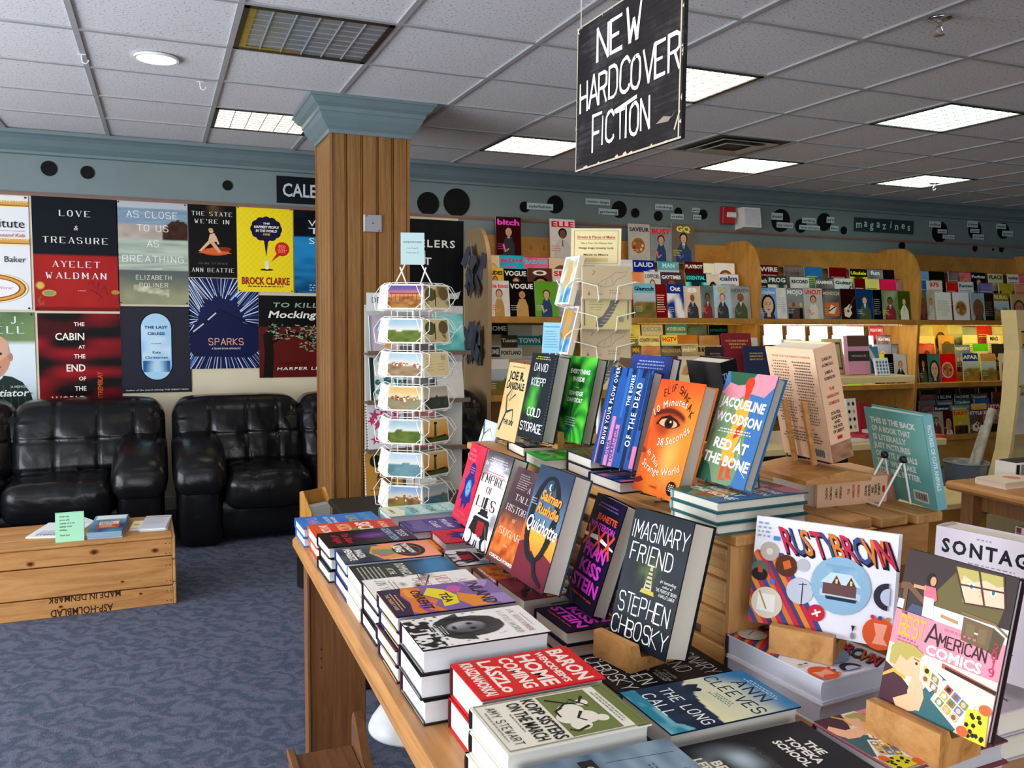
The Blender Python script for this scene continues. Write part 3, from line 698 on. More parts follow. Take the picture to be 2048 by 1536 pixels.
def d_mock(A):
    A.r(0, 0, 1, 1, '#5b1715'); A.r(0, .62, 1, 1, '#11100f')
    A.line([(.1, 0), (.12, .3), (.1, .5), (.2, .62)], .11, '#15100e'); A.line([(.12, .4), (.35, .56), (.75, .46), (.98, .42)], .035, '#15100e'); A.line([(.34, .56), (.52, .52), (.72, .36)], .025, '#15100e')
    r = random.Random(5)
    for k in range(230):
        x = .12 + .84 * r.random(); y = .3 + .34 * r.random()
        if y < .36 + .25 * abs(x - .62) - .05 or (x < .5 and y < .47): continue
        a = r.random() * 6.28; A.p([(x, y), (x + .034*math.cos(a), y + .02*math.sin(a)), (x + .054*math.cos(a+.2), y + .036*math.sin(a+.2)), (x + .02*math.cos(a+.9), y + .02*math.sin(a+.9))], '#8fa383' if r.random() < .7 else '#5e7a62')
    A.e(.8, .55, .09, '#10130f'); A.t('50', .8, .535, .032, '#a9bfa0', 'x')
    A.t('TO KILL A', .5, .86, .055, '#93b09a', 'b', w=.68, sh=.2, sp=.1); A.t('Mockingbird', .52, .73, .085, '#eef0e8', 'b', w=.84, sh=.25); A.t('A NOVEL BY', .4, .165, .02, '#3c100e', 'n', w=.3); A.t('HARPER LEE', .48, .09, .036, '#e9e3da', 'b', w=.56, sh=.2, sp=.12)
def d_travel(A):
    A.grid(lambda x, y: mix('#08090b', '#16181b', vn(x*14, y*3, 2)), 12, 16)
    A.t('TRAVELERS', .9, .83, .045, '#eceae4', 'b', al='r', w=.84, sp=.15); A.t('REST', .62, .72, .045, '#eceae4', 'b', al='r', w=.36, sp=.15); A.t('a novel', .35, .58, .02, '#cfcdc6', 'n'); A.line([(.3, .53), (.45, .545), (.6, .53)], .012, '#d8d6d0'); A.p([(.66, .51), (.72, .545), (.9, .545), (.97, .56), (.94, .51)], '#d8d6d0')
poster(-130, 60, 388, 619, d_institute, 'white poster with gilt picture frames, cut off by the edge of the view')
poster(66, 237, 394, 622, d_treasure, 'half black, half red poster with widely spaced serif lettering')
poster(235, 376, 404, 609, d_close, 'seaside photo poster with pale thin capitals over waves and boat')
poster(377, 473, 411, 555, d_state, 'black poster with a seated figure on orange cloth')
poster(474, 586, 415, 584, d_yellow, 'bright yellow poster with a dark speech bubble and red balloon', dz=.002)
poster(588, 735, 421, 587, d_sea, 'blue sea poster half hidden behind the column')
poster(-104, 73, 624, 905, d_portrait, 'poster of a bald person in a dark plaid jacket under pale sky')
poster(78, 243, 627, 842, d_cabin, 'black and red streaked poster whose bottom is behind the sofa')
poster(242, 382, 613, 785, d_cruise, 'dark grey poster with an oval blue sea window')
poster(379, 517, 557, 737, d_sparks, 'navy poster with white rays bursting behind a dark peak')
poster(518, 684, 592, 754, d_mock, 'dark red poster with a leafy tree and black heading', dz=.001)
poster(755, 926, 438, 760, d_travel, 'black poster right beside the column behind the postcard rack')
# ================================================================ leather sofas
def leather():
    q = N('black_leather'); q.set(.36, spec=.5)
    v = q.coord(); a = q.noise(v, 240, 2, .6); b = q.noise(v, 9, 4, .55, .8)
    q.b.inputs['Base Color'].default_value = (.0055, .0058, .0070, 1); q.b.inputs['Specular IOR Level'].default_value = .3
    q.l(q.ramp(b, [(.3, '#707070'), (.7, '#8c8c8c')]), q.b.inputs['Roughness'])
    m = q.n('ShaderNodeMath', operation='MULTIPLY_ADD'); m.inputs[1].default_value = .12; q.l(a, m.inputs[0]); q.l(b, m.inputs[2]); q.bump(m.outputs[0], .25, .012); return q.m
LEATHER = leather()
def soft(x0, y0, z0, x1, y1, z1, r, fn=None, n=14, name='seat_cushion', parent=None, mat=None):
    cx, cy, cz = (x0+x1)/2, (y0+y1)/2, (z0+z1)/2; hx, hy, hz = (x1-x0)/2, (y1-y0)/2, (z1-z0)/2
    r = min(r, hx, hy, hz); mb = MB(); idx = {}
    big = max(hx, hy, hz); N3 = [max(5, int(n * h / big)) for h in (hx, hy, hz)]
    def vert(i, j, k):
        key = (i, j, k)
        if key in idx: return idx[key]
        p = Vector(((2*i/N3[0]-1) * hx, (2*j/N3[1]-1) * hy, (2*k/N3[2]-1) * hz))
        q = Vector((max(-hx+r, min(hx-r, p.x)), max(-hy+r, min(hy-r, p.y)), max(-hz+r, min(hz-r, p.z)))); d = p - q
        nn = d.normalized() if d.length > 1e-7 else Vector((0, 0, 0))
        if d.length > 1e-7: p = q + nn * min(r, max(abs(d.x), abs(d.y), abs(d.z)) if False else r)
        if fn: p = p + fn(p.x/hx, p.y/hy, p.z/hz, nn)
        idx[key] = len(mb.v); mb.v.append((cx + p.x, cy + p.y, cz + p.z)); return idx[key]
    def face(f, flip):
        mb.f.append(f[::-1] if flip else f); mb.m.append(0); mb.c.append(WHITE)
    for a in range(3):
        o1, o2 = [(1, 2), (2, 0), (0, 1)][a]
        for sd in (0, N3[a]):
            for p in range(N3[o1]):
                for q in range(N3[o2]):
                    l = []
                    for dp, dq in ((0, 0), (1, 0), (1, 1), (0, 1)):
                        t = [0, 0, 0]; t[a] = sd; t[o1] = p + dp; t[o2] = q + dq; l.append(vert(*t))
                    face(l, sd == 0)
    return mb.build(name, mat or LEATHER, parent, smooth=True)
def dent(x, c, w): return math.exp(-((x - c) / w) ** 2)
def back_fn(seams, seed, rowz=.02):
    def f(x, y, z, nn):
        d = Vector((0, 0, 0))
        if y < .2:
            s = sum(dent(x, c, .022) for c in seams) * .014 + dent(z, rowz, .03) * .014
            t = sum(dent(x, c, .12) * dent(z, rowz, .2) for c in seams) * .022
            crown = .045 * (1 - x * x) * (1 - z * z)
            wr = 0.012 * (fbm(x * 6 + seed, z * 3 + seed * 2, seed) - .5) * 2
            d.y += s + t - crown + wr * .5
        d.y += .17 * (z + 1) / 2 + (.07 if z < -.6 else 0) * (-z - .6)
        if z > .5: d.z -= .035 * abs(x) ** 4
        return d
    return f
def seat_fn(seams, seed):
    def f(x, y, z, nn):
        d = Vector((0, 0, 0))
        if z > .1: d.z += -.016 * sum(dent(x, c, .04) for c in seams) - .012 * dent(y, -.1, .06) + .02 * (1 - x*x) * (1 - y*y) + .012 * (fbm(x*5 + seed, y*5, seed) - .5)
        if y < -.5: d.y += -.02 * (1 - x*x) + .014 * (fbm(x*9 + seed, z*4, seed + 3) - .5)
        return d
    return f
def arm_fn(seed):
    def f(x, y, z, nn):
        d = Vector((0, 0, 0)); d.z += .055 * (y + 1) / 2
        if y < .1: d.z -= .095 * ((.1 - y) / 1.1) ** 2.2
        if y < -.8 and z < .3: d.z -= .03
        d.z += .025 * (1 - x * x) if z > 0 else 0
        d += nn * (.007 * (fbm(y*7 + seed, x*4 + z*3, seed) - .5)); return d
    return f
def sofa(x0, x1, splits, label):
    """front along -Y; seat from x0 to x1"""
    t = thing('leather_sofa', label, 'sofa', (x0, 5.50, 0)); L = x1 - x0; aw = .32
    soft(.05, .06, .03, L - .05, .90, .30, .05, None, 10, 'base', t)
    soft(.02, .55, .12, L - .02, .99, .80, .09, None, 14, 'back_frame', t)
    for (a, b) in ((0, aw), (L - aw, L)):
        soft(a + .025, .0, .0, b - .025, .86, .47, .06, None, 12, 'arm_panel', t)
        soft(a, -.05, .43, b, .74, .60, .085, arm_fn(int(a * 10) + 3), 20, 'armrest', t)
    for k, (a, b) in enumerate(zip(splits[:-1], splits[1:])):
        ia = max(a, aw - .02); ib = min(b, L - aw + .02)
        soft(ia, -.03, .22, ib, .62, .455, .085, seat_fn((-.35, .3), k + 2), 26, 'seat_cushion', t)
        soft(a + (.01 if a == 0 else -.015), .42, .38, b - (.01 if b == L else -.015), .72, .88, .10, back_fn((-.42, .12, .6) if k % 2 == 0 else (-.5, 0, .5), k * 3 + int(x0 * 3) + 8, .02), 64, 'back_cushion', t)
    return t
sofa(.045, 2.27, [0, .845, 1.42, 2.225], 'black leather sofa partly behind the column and postcard rack')
sofa(-2.06, .025, [0, .7, 1.19, 2.085], 'black leather sofa behind the wooden crate table')
# ================================================================ wooden crate used as a table
t = thing('wooden_crate', 'long pine shipping crate used as coffee table, upside-down stencilled lettering', 'crate', (.03, 4.51, 0), rotz=math.radians(1.5))
LC, DC, HC = 1.75, .46, .345
INKM = plain('stencil_ink', '#3a2414', .8, 0, .3, 40)
m = MB()
for k, (z0, z1) in enumerate(((0, .093), (.098, .243), (.248, .333))):
    m.box(-LC, 0, z0, 0, .016, z1, bev=.003); m.box(-LC, DC - .016, z0, 0, DC, z1, bev=.003)
A = Art(m, Fr((0, 0, 0)), 1, 1, 1)
A.t('MADE IN DENMARK', -.395, .1, .031, C('#3a2414'), 'b', w=.315, rot=180)
A.t('ASP-HOLMBLAD', -.41, .037, .035, C('#3a2414'), 'b', w=.27, rot=180)
for z in (.02, .07, .12, .2, .26, .31):
    for x in (-.012, -.03): A.e(x, z, .003, C('#2a2422'), n=8)
for (kx, kz, kr) in ((-.62, .27, .012), (-.35, .30, .014), (-.9, .2, .011), (-.23, .14, .006), (-.08, .28, .012), (-.5, .05, .007), (-1.2, .27, .012), (-.15, .07, .006)):
    A.e(kx, kz, kr * 1.5, C('#8a5428'), kr, 16); A.e(kx, kz, kr * .8, C('#4a2a14'), kr * .6, 12)
m.build('side_boards', [PINE_X, MATTE], t)
m = MB()
for k, (y0, y1) in enumerate(((-.004, .15), (.153, .31), (.313, DC + .004))): m.box(-LC, y0, .335, 0, y1, HC + .003, bev=.003)
m.build('top_boards', PINE_X, t)
m = MB()
for (z0, z1) in ((0, .11), (.113, .225), (.228, .345)): m.box(0, .0, z0, .014, DC, z1, bev=.003); m.box(-LC - .014, 0, z0, -LC, DC, z1, bev=.003)
m.build('end_boards', PINE_Y, t)
ZC = HC + .003
def sheet(x, y, w, d, rot, hgt, draw, name, label, cat, group=None, z=None, base='#eef0f2', stack=1):
    m = MB(); rnd = random.Random(int(x * 1000) + int(y * 999))
    if stack > 1:
        for k in range(stack):
            jx, jy, ja = rnd.uniform(-.006, .006), rnd.uniform(-.006, .006), rnd.uniform(-.03, .03)
            m.box(-w/2, -d/2, hgt * k / stack, w/2, d/2, hgt * (k + .92) / stack, 0, base if k % 2 else mix(base, '#3c6f96', .35), M=Matrix.Translation((jx, jy, 0)) @ Matrix.Rotation(ja, 4, 'Z'))
    else: m.box(-w/2, -d/2, 0, w/2, d/2, hgt, 0, base)
    if draw: draw(Art(m, Fr((-w/2, -d/2, hgt), (1, 0, 0), (0, 1, 0), (0, 0, 1)), w, d))
    o = m.build(name, MATTE, loc=(x, y, ZC if z is None else z)); o.rotation_euler = (0, 0, rot); tag(o, label, cat, group); return o
sheet(-.49, 4.80, .22, .29, -.25, .006, lambda A: (A.lines(.15, .85, .4, 8, .035, .018, '#9aa3ad'), A.t('EVENTS', .4, .1, .06, '#39506e', 'b', w=.5)), 'flyer_stack', 'white flyer pile lying under the green card on the crate', 'flyers')
sheet(-.415, 4.93, .1, .1, .5, .008, lambda A: A.r(.1, .1, .9, .9, '#f0dfe2'), 'flyer', 'loose pale pink flyer behind the green card on the crate', 'flyer', z=ZC + .0062)
def d_leaf(A):
    A.grid(lambda x, y: mix('#1c3f66', '#6aa7c6', vn(x*3, y*3, 2)), 6, 6, .0, .0, 1, .72); A.r(.05, .74, .95, .98, '#e8ecee'); A.r(.18, .2, .85, .62, '#c9502c'); A.r(.22, .42, .8, .6, '#e6e0c8'); A.lines(.26, .76, .55, 3, .05, .03, '#1c3f66'); A.lines(.26, .76, .36, 3, .05, .03, '#f0e0d0')
sheet(-.265, 4.735, .155, .36, -.06, .034, d_leaf, 'leaflet_pile', 'curled pile of blue leaflets with orange picture on the crate', 'leaflets', stack=9, base='#9db4c2')
sheet(-.135, 4.745, .055, .16, -.1, .014, lambda A: (A.r(.06, .05, .94, .95, '#efe3b4'), A.e(.5, .45, .28, '#a8b060')), 'card_pile', 'small pile of cream and olive cards on the crate', 'cards', base='#e8e2cc', stack=3)
sheet(-.045, 4.76, .125, .28, -.1, .018, lambda A: (A.r(.05, .85, .95, .92, '#c9a26a'), A.lines(.1, .9, .78, 7, .07, .02, '#b9c0c6')), 'card_pile', 'pile of white printed cards nearest the crate end', 'cards', base='#f4f4f4', stack=5)
t = thing('notice_card', 'mint green folded card asking visitors to take calls outside', 'notice', (-.427, 4.553, ZC), rotz=.03)
m = MB(); w, h = .124, .142
fr = Fr((-w/2, 0, 0), (1, 0, 0), Vector((0, .28, .96)).normalized(), Vector((0, -.96, .28)).normalized())
m.prism([(0, 0), (w, 0), (w, h), (0, h)], -.0015, 0, fr, 0, '#a6dcb8')
A = Art(m, fr, w, h)
for s, y in (('Kindly take', .83), ('phone calls', .715), ('outside or to the', .6), ('hallway of the', .49), ('building.', .38), ('Thank you!', .2)): A.t(s, .15, y, .055, '#33463c', 'b', al='l', cond=.85)
m.build('front_leaf', MATTE, t)
m = MB(); fr2 = Fr((-w/2, .078, 0), (1, 0, 0), Vector((0, -.28, .96)).normalized(), Vector((0, .96, .28)).normalized()); m.prism([(0, 0), (w, 0), (w, h), (0, h)], -.0015, 0, fr2, 0, '#a6dcb8'); m.build('rear_leaf', MATTE, t)
# small wooden leaflet holder beyond the table corner
p = aty(634, 1034, 4.55); t = thing('leaflet_holder', 'little wooden leaflet holder of cards at the column foot', 'leaflet holder', (p.x, 4.55, 0), rotz=.5)
zb = p.z
m = MB(); m.box(-.09, -.06, 0, .09, .06, zb - .03, bev=.004); m.build('plinth', BLACKM, t)
m = MB()
for x in (-.075, .07): m.prism([(-.05, zb - .03), (.05, zb - .03), (.05, zb + .14), (.02, zb + .15), (-.05, zb + .04)], x, x + .006, Fr((0, 0, 0), (0, 1, 0), (0, 0, 1), (1, 0, 0)))
m.box(-.075, -.05, zb - .03, .075, .05, zb - .022); m.box(-.075, .044, zb - .03, .075, .05, zb + .14); m.build('tray', MAPLE, t)
m = MB(); m.box(-.065, -.03, zb - .02, .065, .02, zb + .07, 0, '#cfd8d2'); m.build('card_bundle', MATTE, t)
# ================================================================ printed covers (x right, y up, 0..1)
def v_shape(A, pts, c): A.p(pts, c)
def cv_like(A):
    A.grid(lambda x, y: mix('#2a6cc0', '#3b86d6', vn(x*3, y*3)), 6, 8)
    A.t('SHE WAS', .5, .8, .1, '#57a5a0', 'x', w=.8); A.t('LIKE', .5, .62, .12, '#9aa77a', 'x', w=.6); A.t('THAT', .5, .12, .13, '#b38cc8', 'x', w=.7)
    A.t('NEW AND', .5, .42, .05, '#e6eef4', 'b'); A.t('SELECTED STORIES', .5, .34, .05, '#e6eef4', 'b', w=.7)
def cv_sick(A):
    A.grid(lambda x, y: mix('#e2532a', '#c9262c', y), 4, 10); A.t('SICK', .5, .55, .17, '#f3ece0', 'x', w=.75); A.t('KIDS', .5, .32, .15, '#efb08a', 'x', w=.7); A.t('IN LOVE', .5, .12, .1, '#f3ece0', 'x', w=.7); A.e(.7, .5, .2, '#7a8a4a', .05); A.t('A NOVEL', .5, .82, .08, '#f0d0a0', 'x', w=.6)
def cv_tess(A):
    A.grid(lambda x, y: mix('#120a14', mix('#b02a9a', '#3a2a9c', vn(x*4, y*4, 5)), ss(.25, .0, math.hypot(x - .45, (y - .55))) + .25 * ss(.5, .9, y) * vn(x*3, y*5, 6)), 24, 36)
    A.t('TESS', .5, .86, .085, '#b9c4d8', 'b', w=.5); A.t('GERRITSEN', .5, .73, .085, '#93b0d8', 'b', w=.88)
    A.t('The Shape', .5, .24, .08, '#c21f3c', 'b', w=.7, sh=.25); A.t('of Night', .5, .12, .08, '#c21f3c', 'b', w=.6, sh=.25)
def cv_mengiste(A):
    A.grid(lambda x, y: mix('#20263c', '#5a6a72', vn(x*3, y*4, 2)) if y < .45 else mix('#e8876a', '#f0a088', x), 18, 30)
    A.p([(.1, .38), (.5, .3), (.95, .4), (.9, .6), (.55, .7), (.2, .62)], '#d99a3a'); A.p([(.3, .35), (.6, .33), (.66, .55), (.4, .6)], '#7a8a58'); A.p([(.55, .35), (.8, .4), (.7, .56)], '#b55a8a')
    A.e(.5, .72, .42, '#111214', .17); A.e(.52, .72, .3, '#c8342c', .12); A.e(.53, .72, .27, '#16171a', .11)
    A.t('THE SHADOW', .42, .7, .06, '#f4f2ec', 'x', w=.62, rot=4); A.t('KING', .42, .58, .09, '#f4f2ec', 'x', w=.42)
    A.t('MAAZA', .5, .17, .075, '#f4f2ec', 'x', w=.5); A.t('MENGISTE', .5, .07, .075, '#f4f2ec', 'x', w=.72)
def cv_dominic(A):
    A.grid(lambda x, y: mix('#2a2b28', '#3c3f3a', vn(x*5, y*4)) if y < .55 else mix('#1c3446', '#3f7fae', vn(x*3, y*6, 4) * ss(.5, .8, y) * 1.3), 20, 30)
    A.t('DOMINICUS', .5, .44, .09, '#d4d8d4', 'b', w=.8); A.t('AT THE', .5, .33, .06, '#d4d8d4', 'b', w=.34); A.lines(.1, .9, .26, 6, .04, .015, '#b9bdb4', 'c')
def cv_hero(A):
    A.grid(lambda x, y: mix('#ecebe6', '#2a2322', max(0, vn(x*5, y*16, 8) - .62) * 4 * ss(.75, .5, y) * ss(.2, .4, y)) , 30, 44)
    A.line([(.1, .62), (.35, .56), (.6, .5), (.95, .42)], .03, '#3a2a28', .7); A.line([(.0, .52), (.4, .5), (.8, .55)], .016, '#3a2a28', .8)
    A.t('A', .5, .82, .09, '#b23a3e', 'serif', w=.09); A.t('HERO', .5, .64, .12, '#b23a3e', 'serif', w=.56, sw=.1); A.t('BORN', .5, .44, .12, '#b23a3e', 'serif', w=.58, sw=.1); A.t('JIN YONG', .5, .1, .09, '#4a4648', 'serif', w=.8, sw=.09)
    A.lines(.15, .85, .25, 2, .035, .012, '#8a8688', 'c')
def cv_inland(A):
    A.r(0, 0, 1, 1, '#7a5f9e'); A.p([(0, 0), (1, 0), (1, .14), (.6, .18), (.3, .15), (0, .2)], '#2e1f42')
    A.p([(0, .2), (.25, .16), (.55, .19), (.9, .15), (1, .2), (1, .42), (.78, .36), (.6, .42), (.3, .3), (.1, .36), (0, .3)], '#d9762c')
    A.p([(.06, .24), (.3, .3), (.42, .25), (.4, .2), (.1, .2)], '#e8963a'); A.p([(.1, .42), (.35, .34), (.6, .45), (.86, .42), (.8, .56), (.5, .6), (.24, .54)], '#e3d22a')
    A.p([(.56, .3), (.7, .36), (.9, .28), (1, .36), (1, .26), (.75, .22)], '#8a4a9a'); A.p([(.15, .58), (.32, .55), (.4, .64), (.24, .7), (.12, .66)], '#c65a9a'); A.p([(.4, .62), (.7, .58), (.98, .64), (.98, .84), (.84, .74), (.68, .86), (.52, .7)], '#dd8a34')
    A.p([(.0, .7), (.2, .76), (.3, .9), (.1, .97), (0, .95)], '#a58abf'); A.p([(.6, .88), (.8, .82), (1, .9), (1, 1), (.62, 1)], '#9a82b8')
    A.t('INLAND', .5, .76, .115, '#2a1b26', 'b', w=.9, cond=.8); A.t('T\u00c9A', .55, .46, .075, '#241a22', 'b', w=.36); A.t('OBREHT', .52, .25, .085, '#241a22', 'b', w=.74)
    A.lines(.15, .85, .105, 2, .03, .012, '#e2b27c', 'c'); A.t('THE TIGER\'S WIFE', .5, .03, .03, '#e2b27c', 'b', w=.6)
def cv_hatred(A):
    def f(x, y):
        d = math.hypot((x - .47) / (.34 + .1 * (y < .45)), (y - .47) / .27); st = vn(x*26 + 6*y, y*5, 4)
        if d < 1 + .12 * (vn(x*9, y*9, 2) - .5):
            fc = math.hypot((x - .47) / .2, (y - .44) / .17)
            c = mix('#141416', '#4a4a4e', st * ss(.2, 1, d))
            if fc < 1:
                c = mix(mix('#b4b4b8', '#5a5a60', ss(.3, .62, x + .1 * vn(x*8, y*8, 3))), '#2a2a2e', ss(.75, 1, fc))
                for ex in (.39, .55): c = mix(c, '#101012', ss(.06, .02, math.hypot(x - ex, (y - .48) * 1.5)))
                c = mix(c, '#1c1c20', ss(.07, .03, math.hypot((x - .47) * .8, (y - .345) * 3)))
            return c
        n = vn(x*20, y*20, 7)
        if y < .2: return C('#1f1f22') if n > .48 else C('#e6e4e2')
        return mix('#eceae8', '#3a3a3e', ss(.78, .9, vn(x*22, y*22, 9)) * ss(.8, .5, y))
    A.grid(f, 72, 104)
    A.t('JOE ABERCROMBIE', .5, .86, .045, '#9c4a5e', 'serif', w=.82, sw=.13); A.t('A LITTLE HATRED', .5, .765, .05, '#33333a', 'serif', w=.8, sw=.12); A.lines(.2, .8, .93, 1, .02, .01, '#9a989a', 'c'); A.lines(.3, .7, .26, 5, .022, .01, '#d9d7d6', 'c')
def cv_baron(A):
    A.r(0, 0, 1, 1, '#d92224')
    for s, y, h, w in (('BARON', .8, .13, .9), ('WENCKHEIM\'S', .69, .06, .86), ('HOME', .52, .13, .88), ('COMING', .37, .11, .86), ('L\u00c1SZL\u00d3', .2, .11, .88), ('KRASZNAHORKAI', .06, .09, .9)): A.t(s, .5, y, h, '#f4e9dd', 'x', w=w)
def cv_kopp(A):
    A.r(0, 0, 1, 1, '#e8e4d4'); A.r(0, .9, 1, 1, '#6d7a3e'); A.r(.06, .46, .94, .82, '#6f7a42')
    for (x, y, r) in ((.45, .6, .14), (.62, .66, .13), (.75, .58, .11), (.58, .54, .12), (.33, .72, .07), (.7, .75, .07)): A.e(x, y, r, '#e8e4d4')
    for p in ([(.15, .5), (.3, .62), (.22, .66), (.42, .74)], [(.5, .66), (.62, .6), (.7, .64)], [(.36, .56), (.42, .5), (.55, .5)], [(.2, .76), (.33, .7), (.3, .6), (.4, .52)], [(.8, .62), (.86, .52), (.8, .48)]): A.line(p, .035, '#232418', .4)
    A.lines(.1, .9, .87, 2, .025, .01, '#8a8878', 'c')
    A.t('KOPP SISTERS', .5, .345, .09, '#20201c', 'b', w=.88, cond=.7); A.t('ON THE MARCH', .5, .23, .09, '#20201c', 'b', w=.82); A.t('AMY STEWART', .5, .085, .06, '#33322c', 'thin', w=.78, sp=.2)
    A.r(.02, .02, .98, .025, '#8f8b78'); A.r(.02, .97, .98, .975, '#8f8b78'); A.r(.02, .02, .035, .975, '#8f8b78'); A.r(.965, .02, .98, .975, '#8f8b78'); A.lines(.25, .75, .2, 1, .02, .01, '#77745f', 'c'); A.lines(.1, .9, .055, 1, .02, .012, '#9a9680', 'c')
def cv_ganech(A):
    A.grid(lambda x, y: mix('#8fa6b8', mix('#27363c', '#5a7690', vn(x*4, y*9, 3)), ss(.75, .35, y) * .4 + vn(x*3, y*14, 7) * .7), 30, 40)
    A.p([(.1, .12), (.5, .2), (.9, .1), (.9, .02), (.1, .02)], '#33483c'); A.e(.55, .22, .08, '#93a85a', .03); A.r(.1, .34, .9, .44, '#14181a'); A.t('GANECH', .5, .365, .05, '#d9dccf', 'b', w=.6, sp=.2)
    for x in (.2, .5, .8): A.line([(x, .5), (x + .05, .95)], .005, '#2c3a44')
    A.lines(.3, .8, .75, 2, .03, .012, '#4a5f74', 'c')
def cv_topeka(A):
    A.grid(lambda x, y: mix(mix('#17171a', '#222226', vn(x*3, y*3)), '#b9cdd6', .9 * ss(.34, 0, math.hypot((x - .42) / 1.2, y - .2)) * vn(x*5, y*6, 2) * 1.5), 26, 40)
    for s, y, w in (('THE', .8, .26), ('TOPEKA', .71, .5), ('SCHOOL', .62, .5)): A.t(s, .5, y, .062, '#f1ece0', 'x', w=w)
    A.t('A NOVEL', .5, .43, .045, '#4a4648', 'x', w=.5); A.t('BEN', .5, .1, .07, '#f1e8d0', 'x', w=.3); A.t('LERNER', .5, .01, .07, '#f1e8d0', 'x', w=.5)
def cv_cleeves(A):
    def f(x, y):
        sky = mix('#e8e4b0', '#2a78a8', ss(.42, .95, y + .25 * (vn(x*3, y*4, 3) - .5))); sky = mix(sky, '#d8d8b8', ss(.5, .75, vn(x*2.5, y*5, 9)) * ss(1, .6, y) * .8)
        land = y < .36 - .3 * (x - .1) * (x > .1) + .05 * vn(x*9, 0, 2) + (.12 if x < .35 else 0) * vn(x*14, 1, 5)
        if y < .1 + .1 * x * vn(x*5, y*9, 2) * 2: return mix('#2a8aa6', '#8fd0d8', max(0, vn(x*6, y*22, 4) - .4) * 1.6)
        if y < .46 - .1 * x + .06 * vn(x*8, 0, 2): return mix('#101c33', '#1d3350', vn(x*8, y*8, 1))
        return sky
    A.grid(f, 50, 70)
    A.p([(.12, .44), (.26, .45), (.3, .52), (.26, .55), (.2, .53), (.14, .57), (.1, .5)], '#13203a')
    A.t('ANN', .5, .8, .095, '#17304a', 'thin', w=.52, sp=.2, sw=.13); A.t('CLEEVES', .5, .655, .095, '#17304a', 'thin', w=.92, sp=.12, sw=.13)
    A.t('THE LONG', .53, .26, .085, '#eaf0ee', 'thin', w=.86, sp=.15, sw=.13); A.t('CALL', .4, .11, .085, '#eaf0ee', 'thin', w=.5, sp=.15, sw=.13)
    A.lines(.2, .8, .94, 2, .025, .01, '#bcd8dc', 'c'); A.lines(.35, .75, .6, 3, .022, .009, '#5a7a78', 'c')
def cv_teal(A):
    A.grid(lambda x, y: mix('#5fb3b8', '#cfe6dc', vn(x*2, y*4, 2)), 10, 14)
    for s, y, c in (('HOW WE', .82, '#e9f2ee'), ('FIGHT', .7, '#e9f2ee'), ('FOR', .58, '#2a6a78'), ('OUR', .46, '#e9f2ee'), ('LIVES', .34, '#2a6a78')): A.t(s, .5, y, .085, c, 'b', w=.66)
    A.p([(0, 0), (1, 0), (1, .2), (.5, .28), (0, .16)], '#e6e4c4'); A.t('A MEMOIR', .5, .08, .05, '#2a6a78', 'b', w=.5)
def cv_purple(A):
    A.grid(lambda x, y: mix('#4a3f86', '#6a5fa6', vn(x*3, y*8, 4)), 10, 14)
    for k in range(9): A.line([(.05, .1 + .025*k), (.35, .13 + .02*k), (.7, .08 + .03*k), (.97, .12 + .022*k)], .008, '#b9b0dc')
    A.t('the', .5, .74, .1, '#eae8f2', 'b', w=.3, sh=.2); A.t('Mother', .5, .55, .1, '#eae8f2', 'b', w=.75, sh=.2); A.t('Coast', .5, .38, .1, '#eae8f2', 'b', w=.6, sh=.2)
def cv_yellowcorner(A): A.grid(lambda x, y: mix('#e8a81e', '#d9572c', ss(.4, .6, x * .5 + y * .3)), 8, 10)
def cv_water(A):
    A.grid(lambda x, y: mix('#d4213f', '#e23a55', vn(x*4, y*4, 3)), 8, 12)
    P = [(.5, .78), (.66, .74), (.7, .62), (.82, .55), (.74, .45), (.86, .3), (.7, .26), (.6, .16), (.5, .24), (.36, .14), (.3, .28), (.16, .26), (.28, .42), (.2, .52), (.36, .62), (.36, .74)]
    A.p(P, '#2a2a78'); A.e(.53, .44, .16, '#3f8fd0', .11); A.e(.53, .44, .12, '#6fb8e8', .08)
    for k in range(7): a = k * .9; A.line([(.53, .44), (.53 + .13*math.cos(a), .44 + .09*math.sin(a))], .012, '#2a2a78')
    for s, y in (('THE', .9), ('WATER', .84), ('DANCER', .78)): A.t(s, .28, y, .03, '#e87a8a', 'b', w=.09 * len(s))
    A.lines(.4, .66, .7, 3, .03, .01, '#b9c0e8', 'c'); A.t('A NOVEL', .5, .1, .03, '#e4637a', 'b', w=.5); A.t('TA-NEHISI COATES', .5, .04, .035, '#e4637a', 'b', w=.8)
